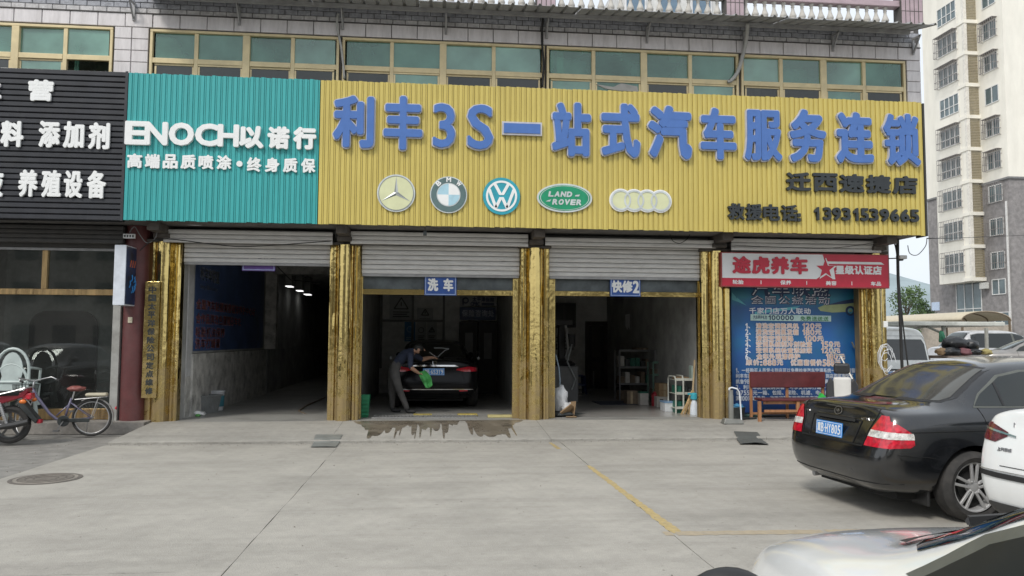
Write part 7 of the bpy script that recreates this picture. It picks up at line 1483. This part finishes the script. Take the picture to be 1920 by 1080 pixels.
mb = MB(); mb.box(.02, .44, .045, .065, .235, .30); mb.lathe([(.09, .045), (.09, .065)], (.40, 0, .26), 18, 'y'); mb.build('chain_case', m_dk, bi, world=False, bevel=.008); mb = MB(); mb.bar((.40, .07, .26), (.48, .075, .12), .015); mb.box(.44, .52, .08, .16, .10, .125); mb.bar((.40, -.05, .26), (.32, -.06, .40), .015); mb.box(.28, .36, -.15, -.07, .39, .41); mb.build('pedal_crank', m_spk, bi, world=False)
mb = MB(); mb.tube([(.06, -.05, .28), (.12, -.16, .01)], .008, 6); mb.build('kickstand', m_sil, bi, world=False); mb = MB(); mb.lathe([(.02, -.34), (.03, -.36)], (0, 0, .45), 10, 'x'); mb.build('reflector', m_red, bi, world=False)
# motorcycle: only the tail is in frame
q = P(14, 834, 12.45); mo = thing('motorcycle', 'red and black motorcycle cut off by the left edge beside the bicycle', 'motorcycle', (q.x, 12.5, 0), rz=rad(186))
m_mred = M('motorcycle_red', (.20, .008, .02), .2, coat=.8); RM = .285
t = bpy.data.objects.new('wheel', None); COL.objects.link(t); t.parent = mo; t.location = (0, 0, RM)
o = MB().lathe([(.20, -.04), (.24, -.055), (.275, -.04), (RM, -.01), (RM, .01), (.275, .04), (.24, .055), (.20, .04)], (0, 0, 0), 36, 'y', caps=False).build('tyre', m_tyre, t, world=False); auto_smooth(o)
mb = MB(); mb.lathe([(.20, -.04), (.185, -.03), (.185, .03), (.20, .04)], (0, 0, 0), 36, 'y', caps=False); mb.lathe([(.07, -.05), (.07, .05)], (0, 0, 0), 18, 'y')
for k in range(5): a = 2 * math.pi * k / 5 + .3; mb.bar((.05 * math.cos(a), 0, .05 * math.sin(a)), (.19 * math.cos(a), 0, .19 * math.sin(a)), .03, .02, up=(0, 1, 0))
mb.build('rim', M('dark_alloy', (.14, .14, .14), .4, .5), t, world=False)
t2 = copy_tree(t, mo); t2.location = (1.25, 0, RM)
mb = MB(); mb.box(-.14, .62, -.12, .12, .72, .79); mb.build('seat', m_blackrub, mo, world=False, bevel=.03)
mb = MB(); mb.prism([(-.26, .80), (-.20, .70), (.1, .60), (.5, .58), (.5, .70), (.1, .72), (-.16, .77), (-.24, .84)], -.10, .10, 'y'); mb.build('tail_fairing', m_mred, mo, world=False, bevel=.015)
mb = MB(); mb.box(-.30, -.17, -.08, .08, .66, .76); mb.build('tail_lamp', m_red, mo, world=False, bevel=.02)
for s in (-1, 1): mb = MB(); mb.tube([(-.20, s * .08, .64), (-.22, s * .16, .64)], .012, 6); i_ = mb.build('indicator_stem', m_sil, mo, world=False); blob('indicator', None, None, (-.23, s * .20, .64), (.05, .035, .035), M('amber', (.7, .18, .03), .2), 3, .05, 2).parent = mo
mb = MB(); mb.prism([(-.16, .66), (-.40, .36), (-.37, .30), (-.10, .60)], -.09, .09, 'y'); mb.build('rear_mudguard', m_dk, mo, world=False, bevel=.01); mb = MB(); mb.box(-.43, -.38, -.05, .05, .30, .36); mb.build('reflector', m_red, mo, world=False)
mb = MB()
for s in (-1, 1):
    mb.tube([(.0, s * .10, RM), (.12, s * .11, .62)], .022, 8); mb.tube([(0, s * .09, RM), (.5, s * .10, .30)], .018, 8)
    for k in range(8): mb.lathe([(.034, 0), (.034, .008)], (.03 + k * .011, s * .105, .36 + k * .03), 10)
mb.tube([(-.22, .12, .84), (-.1, .14, .80), (.3, .14, .70), (.6, .12, .66)], .010, 6); mb.tube([(-.22, -.12, .84), (-.1, -.14, .80), (.3, -.14, .70), (.6, -.12, .66)], .010, 6); mb.tube([(-.22, .12, .84), (-.27, 0, .85), (-.22, -.12, .84)], .010, 6); mb.build('suspension_and_rack', m_sil, mo, world=False)
mb = MB(); mb.tube([(.6, .13, .22), (.2, .14, .24), (-.15, .14, .30), (-.30, .14, .34)], [.025, .035, .045, .04], 12); o = mb.build('exhaust', M('dark_exhaust', (.06, .06, .06), .35, .6), mo, world=False); mb = MB(); mb.box(.42, .82, -.13, .13, .22, .56); mb.build('engine', m_mg, mo, world=False, bevel=.04)
mb = MB(); mb.box(.60, 1.02, -.13, .13, .62, .86); mb.build('fuel_tank', m_mred, mo, world=False, bevel=.08); mb = MB(); mb.tube([(1.25, .0, RM), (1.0, 0, .9), (.98, 0, 1.0)], .03, 8); mb.tube([(.88, -.34, 1.02), (.98, -.15, 1.0), (.98, .15, 1.0), (.88, .34, 1.02)], .014, 8); mb.build('fork_and_handlebar', m_sil, mo, world=False)
# ================================================================== man washing the car
def person(label, joints, edges, zones, loc0):
    me = bpy.data.meshes.new('person'); names = list(joints); idx = {n: i for i, n in enumerate(names)}
    me.from_pydata([joints[n][0] for n in names], [(idx[a], idx[b_]) for a, b_ in edges], []); o = link('person', me)
    o.modifiers.new('skin', 'SKIN')
    if not me.skin_vertices: 
        bm = bmesh.new(); bm.from_mesh(me); bm.verts.layers.skin.verify(); bm.to_mesh(me); bm.free()
    for n in names:
        sv = me.skin_vertices[0].data[idx[n]]; r = joints[n][1] * (1.0 if n[0] == 'f' or 'head' in n or 'pa' in n or 'wr' in n else 1.18); sv.radius = (r, r) if not isinstance(r, tuple) else r; sv.use_root = (n == 'pelvis')
    o.modifiers['skin'].branch_smoothing = .6; s = o.modifiers.new('sub', 'SUBSURF'); s.levels = 2; s.render_levels = 2
    bpy.context.view_layer.update(); bake(o); m = o.data; m.materials.clear()
    keys = list({z for z in zones.values()}); mats = {'skin': M('skin', (.38, .22, .15), .55), 'shirt': M('navy_shirt', (.02, .028, .055), .85, var=.2, bump=.4, bscale=12), 'trousers': M('grey_trousers', (.075, .072, .07), .9, var=.2, bump=.6, bscale=14), 'shoe': M('dark_shoe', (.02, .02, .02), .6), 'hair': M('black_hair', (.01, .009, .008), .6)}
    order = ['skin', 'shirt', 'trousers', 'shoe', 'hair']
    for k in order: m.materials.append(mats[k])
    segs = [(Vector(joints[a][0]), Vector(joints[b_][0]), zones[(a, b_)]) for a, b_ in edges if (a, b_) in zones]
    for p in m.polygons:
        c = Vector(p.center); best = None
        for a, b_, z in segs:
            d = b_ - a; t_ = max(0, min(1, (c - a).dot(d) / max(d.length_squared, 1e-9))); q = (c - a - d * t_).length
            if best is None or q < best[0]: best = (q, z)
        p.material_index = order.index(best[1]); p.use_smooth = True
    return o
YPm = 15.55
def J(px, py, dy=0): v = P(px, py, YPm); return Vector((v.x, YPm + dy, v.z))
fl_ = .155
J_ = {'pelvis': (J(738, 692), .125), 'waist': (J(745, 679), .118), 'chest': (J(758, 665), .135), 'upchest': (J(768, 659), .115), 'neck': (J(776, 657), .052), 'head0': (J(782, 657), .075), 'head1': (J(786.5, 655.5), .085),
      'hipN': (J(738, 699, -.09), .098), 'kneeN': (J(750, 733, -.12), .066), 'ankN': (Vector((J(764, 770).x, YPm - .12, fl_ + .09)), .046), 'heelN': (Vector((J(764, 770).x - .01, YPm - .12, fl_ + .035)), .035), 'toeN': (Vector((J(764, 770).x + .17, YPm - .14, fl_ + .03)), .034),
      'hipF': (J(736, 699, .09), .098), 'kneeF': (J(734, 732, .12), .066), 'ankF': (Vector((J(735, 770).x, YPm + .13, fl_ + .09)), .046), 'heelF': (Vector((J(735, 770).x - .01, YPm + .13, fl_ + .035)), .035), 'toeF': (Vector((J(735, 770).x + .17, YPm + .12, fl_ + .03)), .034),
      'shN': (J(770, 664, -.17), .062), 'elN': (J(770, 688, -.22), .045), 'wrN': (J(784, 698, -.14), .031), 'paN': (J(790, 700, -.12), .034),
      'shF': (J(774, 663, .15), .062), 'elF': (J(790, 675, .28), .045), 'wrF': (J(808, 671, .40), .031), 'paF': (J(815, 672, .44), .034)}
E_ = [('pelvis', 'waist'), ('waist', 'chest'), ('chest', 'upchest'), ('upchest', 'neck'), ('neck', 'head0'), ('head0', 'head1'), ('pelvis', 'hipN'), ('hipN', 'kneeN'), ('kneeN', 'ankN'), ('ankN', 'heelN'), ('heelN', 'toeN'), ('pelvis', 'hipF'), ('hipF', 'kneeF'), ('kneeF', 'ankF'), ('ankF', 'heelF'), ('heelF', 'toeF'),
      ('upchest', 'shN'), ('shN', 'elN'), ('elN', 'wrN'), ('wrN', 'paN'), ('upchest', 'shF'), ('shF', 'elF'), ('elF', 'wrF'), ('wrF', 'paF')]
Z_ = {('pelvis', 'waist'): 'trousers', ('waist', 'chest'): 'shirt', ('chest', 'upchest'): 'shirt', ('upchest', 'neck'): 'shirt', ('neck', 'head0'): 'skin', ('head0', 'head1'): 'skin', ('pelvis', 'hipN'): 'trousers', ('hipN', 'kneeN'): 'trousers', ('kneeN', 'ankN'): 'trousers', ('ankN', 'heelN'): 'shoe', ('heelN', 'toeN'): 'shoe',
      ('pelvis', 'hipF'): 'trousers', ('hipF', 'kneeF'): 'trousers', ('kneeF', 'ankF'): 'trousers', ('ankF', 'heelF'): 'shoe', ('heelF', 'toeF'): 'shoe', ('upchest', 'shN'): 'shirt', ('shN', 'elN'): 'shirt', ('elN', 'wrN'): 'skin', ('wrN', 'paN'): 'skin', ('upchest', 'shF'): 'shirt', ('shF', 'elF'): 'shirt', ('elF', 'wrF'): 'skin', ('wrF', 'paF'): 'skin'}
for sd in 'NF':      # fingers as short chains rooted in each palm
    pa = J_['pa' + sd][0]; d = (pa - J_['wr' + sd][0]).normalized(); side = d.cross(Vector((0, 0, 1))).normalized()
    for k in range(5):
        r0 = pa + side * (k - 2) * .017 - d * (.03 if k == 4 else 0); a1 = r0 + d * (.035 if k != 4 else .01) + side * (.0 if k != 4 else .03); a2 = a1 + d * .028 + Vector((0, 0, -.02)); n1, n2, n3 = 'f%s%da' % (sd, k), 'f%s%db' % (sd, k), 'f%s%dc' % (sd, k)
        J_[n2] = (a1, .010); J_[n3] = (a2, .008); E_ += [('pa' + sd, n2), (n2, n3)]; Z_[(n2, n3)] = 'skin'
man = person('', J_, E_, Z_, None)
tag(man, 'man in navy shirt and grey trousers bending to wipe the black car', 'person')
hd_ = J_['head1'][0]
hr = blob('hair', None, None, tuple(hd_ + Vector((-.025, .0, .032))), (.105, .088, .082), M('black_hair', (.01, .009, .008), .6), 41, .06); hr.parent = man
mb = MB()
mb.add([hd_ + Vector(v) for v in ((.085, -.018, -.01), (.085, .018, -.01), (.118, 0, -.03), (.09, 0, .025))], [(0, 1, 2), (0, 2, 3), (1, 3, 2), (0, 3, 1)]); mb.build('nose', M('skin', (.38, .22, .15), .55), man, world=False)
mb = MB(); 
for s in (-1, 1): mb.lathe([(.0, -.003), (.011, 0), (.0, .004)], tuple(hd_ + Vector((.078, s * .032, .012))), 8, 'x')
mb.build('eye', M('eye_dark', (.02, .02, .02), .3), man, world=False); mb = MB(); mb.lathe([(.0, -.01), (.028, -.004), (.03, .004), (.0, .01)], tuple(hd_ + Vector((-.015, -.088, -.005))), 12, 'y'); mb.build('ear', M('skin', (.38, .22, .15), .55), man, world=False)
# green cloth in his near hand
mb = MB(); n = 14; cl0 = J(792, 692); vs = []
for j in range(n + 1):
    for i in range(n + 1):
        u, v = i / n, j / n; q = P(780 + 16 * u + 18 * v + 4 * math.sin(v * 4) * u, 693 + 4 * math.sin(u * 3) + 33 * v * (1 - .15 * u), YPm - .12); vs.append((q.x, YPm - .15 + .03 * math.sin(u * 9 + v * 3) + .02 * math.sin(v * 11), q.z))
mb.add(vs, [(j * (n + 1) + i, j * (n + 1) + i + 1, (j + 1) * (n + 1) + i + 1, (j + 1) * (n + 1) + i) for j in range(n) for i in range(n)])
o = mb.build('wash_cloth', M('green_cloth', (.06, .30, .08), .9, bump=.5), smooth=True); tag(o, 'bright green wash cloth hanging from the bending man\'s hand', 'cloth'); sol = o.modifiers.new('s', 'SOLIDIFY'); sol.thickness = .008
# ================================================================== car park behind: raised lot, wall, canopy, van, cars
cp = MB(); cp.box(11.5, 49, 21.5, 62, -.02, .34); tag(cp.build('car_park_ground', m_asph), kind='structure')
lw = MB(); lw.box(12, 49.5, 62.2, 62.5, -.02, 3.1); tag(lw.build('boundary_wall', M('beige_wall', (.42, .37, .31), .85, dirt=.4)), 'long low beige wall behind the car park', 'wall')
m_poly = M('beige_roof_sheet', (.52, .46, .34), .6, var=.06); m_pund = M('brown_roof_frame', (.16, .12, .08), .7)
Yc = 45.0; ex0, ex1 = P(1802, 600, Yc), P(1897, 607, Yc); czt = P(1848, 583, Yc).z; vt = thing('vaulted_canopy', 'long beige vaulted roof canopy running back behind the white flat canopy', 'canopy', ((ex0.x + ex1.x) / 2, Yc, .34))
mb = MB(); n = 14; Wv = ex1.x - ex0.x; hv_ = czt - ex0.z; vs = []
for y in [Yc + q * 1.0 for q in range(0, 13)]:
    for k in range(n + 1): a = math.pi * k / n; vs.append(((ex0.x + ex1.x) / 2 - Wv / 2 * math.cos(a), y, ex0.z + hv_ * math.sin(a)))
mb.add(vs, [(j * (n + 1) + i, j * (n + 1) + i + 1, (j + 1) * (n + 1) + i + 1, (j + 1) * (n + 1) + i) for j in range(12) for i in range(n)]); o = mb.build('roof_sheet', m_poly, vt, smooth=True); s = o.modifiers.new('s', 'SOLIDIFY'); s.thickness = .03
for j in range(0, 13, 2):
    mb = MB(); mb.tube([((ex0.x + ex1.x) / 2 - (Wv / 2 - .04) * math.cos(math.pi * k / n), Yc + j + .02, ex0.z - .05 + hv_ * math.sin(math.pi * k / n)) for k in range(n + 1)], .04, 6); mb.build('rib', m_pund, vt)
for j in (0, 6, 12):
    for x in (ex0.x + .1, ex1.x - .1): mb = MB(); mb.bar((x, Yc + j + .05, .34), (x, Yc + j + .05, ex0.z), .1); mb.build('post', m_pund, vt)
Yf = 18.3; fa, fb = P(1690, 606, Yf), P(1885, 607, Yf); fcn = thing('flat_canopy', 'white flat canopy on grey posts above the heap of black bags', 'canopy', ((fa.x + fb.x) / 2, Yf + 1, 0)); zf0, zf1 = P(1790, 611, Yf).z, P(1790, 603, Yf).z
mb = MB(); mb.box(fa.x, fb.x, Yf, Yf + 3.0, zf0, zf1); mb.build('roof', M('canopy_white', (.62, .63, .58), .6, dirt=.3), fcn, bevel=.02)
for px, y, r in ((1770, Yf + .15, .055), (1850, Yf + 2.6, .05)): x = P(px, 640, y).x; mb = MB(); mb.tube([(x, y, 0), (x, y, zf0)], r, 8); mb.build('post', M('post_grey', (.36, .36, .32), .6, dirt=.4), fcn)
x = P(1770, 640, Yf).x; mb = MB(); mb.tube([(x, Yf + .15, 1.85), (x - .35, Yf + .15, zf0 - .02)], .03, 6); mb.tube([(P(1712, 640, Yf).x, Yf + .2, 1.7), (P(1725, 640, Yf).x, Yf + .2, zf0 - .08), (P(1745, 640, Yf).x, Yf + .2, zf0 - .01)], .03, 6); mb.build('brace', MATS['post_grey'], fcn)
o = blob('tied_cloth', 'green cloth tied round the canopy post', 'cloth', (x, Yf + .08, 1.72), (.07, .06, .16), M('faded_green', (.05, .20, .12), .9), 9, .5)
# trestle with black bags
Yt = 17.4; tx0, tx1 = P(1778, 670, Yt).x, P(1866, 670, Yt).x; zt0_ = P(1820, 673, Yt).z; tb = thing('trestle', 'rusty metal trestle loaded with black bags beside the white van', 'trestle', ((tx0 + tx1) / 2, Yt, 0)); m_ru = M('rusty_frame', (.30, .24, .20), .7, .2)
mb = MB(); mb.box(tx0, tx1, Yt, Yt + .04, zt0_, zt0_ + .05); mb.box(tx0, tx1, Yt + .76, Yt + .8, zt0_, zt0_ + .05); mb.box(tx0, tx1, Yt, Yt + .8, zt0_ + .051, zt0_ + .07); mb.build('top', m_ru, tb)
for x in (tx0 + .03, (tx0 + tx1) / 2, tx1 - .03):
    for y in (Yt + .03, Yt + .77): mb = MB(); mb.bar((x, y, 0), (x, y, zt0_), .045); mb.build('leg', m_ru, tb)
m_bb = M('black_bag_sheet', (.02, .022, .024), .35, var=.3, bump=.9, bscale=9); zz_ = zt0_ + .07
for (px, dy, s, lb) in ((1812, .4, (.34, .25, .16), 'long black wrapped bundle lying across the top of the trestle heap'), (1842, .45, (.22, .2, .15), 'black bag at the right end of the trestle heap')):
    blob('black_bag', lb, 'bag', (P(px, 650, Yt).x, Yt + dy, zz_ + .30 - (.05 if px > 1830 else 0)), s, m_bb, px, .25)
for (px, s, m, lb) in ((1795, (.26, .2, .12), m_bb, 'dark bag under the long bundle on the trestle'), (1818, (.2, .18, .10), M('dull_pink_cloth', (.22, .10, .11), .9), 'dull pink cloth bundle squeezed in the trestle heap'), (1840, (.16, .16, .09), m_bb, 'small dark bag low on the trestle'), (1862, (.14, .14, .08), M('dull_yellow_cloth', (.34, .29, .12), .9), 'dull yellow rag heap at the right end of the trestle'), (1778, (.13, .12, .10), m_card, 'brown sack at the left end of the trestle')):
    blob('sack', lb, 'sack', (P(px, 660, Yt).x, Yt + .25, zz_ + .09), s, m, px, .4)
# white van
def van_st(w=.84, L=4.4):
    S = []
    def st(x, ww, zr, dx=None, zb=.3, wr=.84):
        dx = dx or [0] * 9; pts = [(.25 * ww, zb), (.85 * ww, zb), (.97 * ww, zb + .1), (ww, .75), (.985 * ww, 1.05), (ww * .955, 1.15), (ww * wr, zr - .15), (ww * wr * .82, zr - .02), (.18, zr)]
        S.append([(x + dx[i], p[0], p[1]) for i, p in enumerate(pts)])
    st(0, w * .90, 1.86, [.04, .02, 0, 0, .02, .05, .16, .2, .2]); st(.06, w * .985, 1.93, [0, 0, 0, 0, 0, .02, .08, .1, .1]); st(.35, w, 1.97); st(1.6, w, 1.98); st(3.0, w, 1.96)
    st(3.55, w, 1.80); st(4.05, w * .98, 1.30, [0, 0, 0, 0, 0, 0, 0, 0, 0]); st(L - .08, w * .93, 1.16); st(L, w * .82, 1.05, zb=.4); return S
Yv = 17.1; hv2 = rad(86); vc = P(1738, 680, Yv + .2); vn = thing('parked_van', 'white van seen from behind with dark rear window at the right of the garage', 'van', (0, 0, 0), hv2); vn.location = Vector((vc.x, Yv, 0)) - Matrix.Rotation(hv2, 3, 'Z') @ Vector((.1, -.83, 0))
m_vw = M('van_white', (.78, .80, .78), .3, coat=.6, dirt=.2, dcol=(.45, .48, .44)); vb, vv = shell('body', van_st(), m_vw, wheels=[(.85, -.76, .36), (.85, .76, .36), (3.6, -.76, .36), (3.6, .76, .36)], parent=vn)
for x in (.85, 3.6):
    for s in (-1, 1): wheel(vn, x, s * .74, .30, .18, sgn=s, simple_=True)
drape(vv, [(-.70, 1.18), (.70, 1.18), (.66, 1.55), (.60, 1.66), (-.60, 1.66), (-.66, 1.55)], 'x-', 'rear_window', M('van_glass', (.025, .03, .032), .1, spec=.8), vn, .006, .06)
seam(vv, [(-.74, .50), (-.76, 1.1), (-.70, 1.6), (-.62, 1.74), (.62, 1.74), (.70, 1.6), (.76, 1.1), (.74, .50), (-.74, .50)], 'x-', 'tailgate_gap', m_seam, vn)
drape(vv, [(-.40, .93), (.30, .93), (.30, .97), (-.40, .97)], 'x-', 'handle_strip', m_trim, vn, .012, .05); h = vv.ray_cast(Vector((-3, .05, .84)), Vector((1, 0, 0))); plate('冀B.629B7', h[0] + Vector((-.02, 0, 0)), Vector((-1, 0, 0)), vn)
for s in (-1, 1): drape(vv, [(s * .72, .82), (s * .81, .82), (s * .81, 1.08), (s * .74, 1.08)], 'x-', 'tail_lamp', m_red, vn, .008, .03)
for ax_ in ('y-', 'y+'):
    for a, b_ in ((.5, 1.5), (1.6, 2.5), (2.6, 3.4)): drape(vv, [(a, 1.2), (b_, 1.2), (b_, 1.66), (a, 1.66)], ax_, 'side_window', MATS['van_glass'], vn, .005, .1)
# further cars
P_GL[0] = m_cargld
m_silv = M('silver_paint', (.50, .50, .50), .28, .3, coat=.6); m_gryc = M('dusty_grey_paint', (.26, .25, .24), .35, .2, coat=.3, dirt=.4)
def park(label, px, Y, hdg, paint, P_, z=.34):
    t, _ = saloon('parked_car', label, (P(px, 660, Y).x, Y, z), hdg, paint, P_, wx=(.95, 3.6)); return t
park('silver estate car standing behind the trestle under the vaulted roof', 1752, 26.5, rad(-6), m_silv, dict(k=1.06, gb=.45, rr=.85, rf=2.8, sb=3.5, roof=1.62, w=.9))
park('dusty grey saloon nose towards us at the right of the black bags', 1822, 21.8, rad(-28), m_gryc, dict(k=1.0, roof=1.44, hood=.92))
park('dark car with its windscreen showing above the grey saloon', 1872, 29.5, rad(-25), m_carblk, dict(k=1.06, roof=1.52))
park('white car just showing at the right edge behind the grey saloon', 1895, 24.3, rad(-8), m_carwh, dict(k=1.04, roof=1.5))
# cars and buildings behind the camera, which show only as reflections in glass, paint and gold sheet
for (src, lb, x, y, a) in ((kc, 'black saloon parked behind the viewpoint, reflected in the shop window', -9.5, 5.2, 95), (wc_, 'white saloon parked behind the viewpoint, reflected in the shop window', -12.6, 4.0, 88), (kc, 'black saloon parked far left of the viewpoint, out of the picture', -15.6, 5.5, 92), (wc_, 'white saloon parked behind the viewpoint on the far side of the yard', -3.5, -7.5, 85), (kc, 'black saloon parked behind the viewpoint on the far side of the yard', 1.5, -8.0, 92)):
    c = copy_tree(src); c['label'] = lb; c.location = (x, y, 0); c.rotation_euler = (0, 0, rad(a))
m_ob = M('street_render', (.33, .30, .27), .85, dirt=.4); m_ow = M('street_glass', (.05, .06, .06), .2)
for (x0, x1, y, h, lb) in ((-34, -14, -30, 9, 'low building across the street at the left behind the viewpoint'), (-12, 6, -34, 14, 'tall block across the street behind the viewpoint'), (9, 30, -31, 8, 'low building across the street at the right behind the viewpoint')):
    t = thing('street_building', lb, 'building', ((x0 + x1) / 2, y - 5, 0)); mb = MB(); mb.box(x0, x1, y - 10, y, 0, h); mb.build('wall', m_ob, t)
    z = 1.0
    while z < h - 1.8:
        x = x0 + 1
        while x < x1 - 1.5: mb = MB(); mb.box(x, x + 1.6, y, y + .03, z, z + 1.5); mb.build('window', m_ow, t); x += 2.8
        z += 3.1
# ================================================================== small dirt and extra workshop clutter
mb = MB(); rp_ = random.Random(11)
for k in range(650):
    if k < 380: x = rp_.uniform(-4.8, 9); y = 12.25 - abs(rp_.gauss(0, .10)); z0 = .001
    elif k < 560: x = rp_.uniform(-9, -4.95); y = rp_.uniform(7.5, 13.9); z0 = -.03
    else: x = rp_.uniform(-4.5, 6); y = rp_.uniform(4, 12); z0 = .001
    s = rp_.uniform(.003, .011) * (1.6 if z0 < 0 else 1); a = rp_.uniform(0, 3); ca, sa = math.cos(a) * s, math.sin(a) * s
    mb.add([(x - ca, y - sa, z0), (x + sa, y - ca, z0), (x + ca, y + sa, z0), (x - sa, y + ca, z0), (x, y, z0 + s * .9)], [(0, 1, 4), (1, 2, 4), (2, 3, 4), (3, 0, 4)])
tag(mb.build('grit', M('grit', (.20, .185, .16), .95, var=.4, scale=20)), kind='stuff')
# wall clutter in the repair bay: hung belts, tools, posters
x = 5.24
for k, (yy, z, h, w_, m, lb) in enumerate(((20.4, 1.55, .9, .5, m_mg, 'grey tool board on the right wall deep in the repair bay'), (21.6, 1.4, 1.1, .6, M('navy_coat', (.04, .05, .10), .9), 'dark coat hanging near the back corner of the repair bay'), (17.4, 1.7, .5, .35, M('faded_poster', (.35, .33, .28), .7), 'faded sheet pinned on the right wall of the repair bay'))):
    t = thing(('tool_board', 'hanging_coat', 'pinned_sheet')[k], lb, ('tool board', 'coat', 'sheet')[k], (x, yy, z)); mb = MB(); mb.box(x - .06 + .02 * k, x + .02, yy - w_ / 2, yy + w_ / 2, z, z + h); mb.build(('board', 'cloth', 'sheet')[k], m, t, bevel=.01)
    if k == 0:
        for j in range(6): mb = MB(); mb.tube([(x - .09, yy - .2 + j * .08, z + .75), (x - .09, yy - .2 + j * .08, z + .35 + .04 * (j % 3))], .012, 6); mb.build('tool', m_alloy, t)
b0 = pbox(1176, 738, 1196, 752, 17.3, .35); simple('carton', 'dull brown carton on the floor in front of the low dark rack', 'carton', [('body', (b0[0], b0[1], b0[2], b0[3], .158, .158 + .3), m_cardd), ('tape', (b0[0] + .08, b0[0] + .13, b0[2] - .002, b0[2] - .0005, .17, .45), MATS['tape'], 0)])
b0 = pbox(1200, 740, 1216, 752, 17.1, .3); simple('oil_drum_box', 'green topped pale box on the floor left of the red can', 'box', [('body', (b0[0], b0[1], b0[2], b0[3], .158, .158 + .26), MATS['off_white_carton']), ('lid', (b0[0], b0[1], b0[2], b0[3], .42, .45), m_gbox)])
tt = thing('tyre_stack', 'two dark tyres stacked on the floor at the back of the repair bay', 'tyres', (P(1178, 745, 20.6).x, 20.6, .157)); me = MB().lathe([(.19, 0), (.30, .01), (.33, .06), (.33, .15), (.30, .20), (.19, .21), (.19, 0)], (0, 0, 0), 26, caps=False).mesh('tyre', m_tyre)
for k in range(2): link('tyre', me, tt, (0, 0, .002 + k * .215))
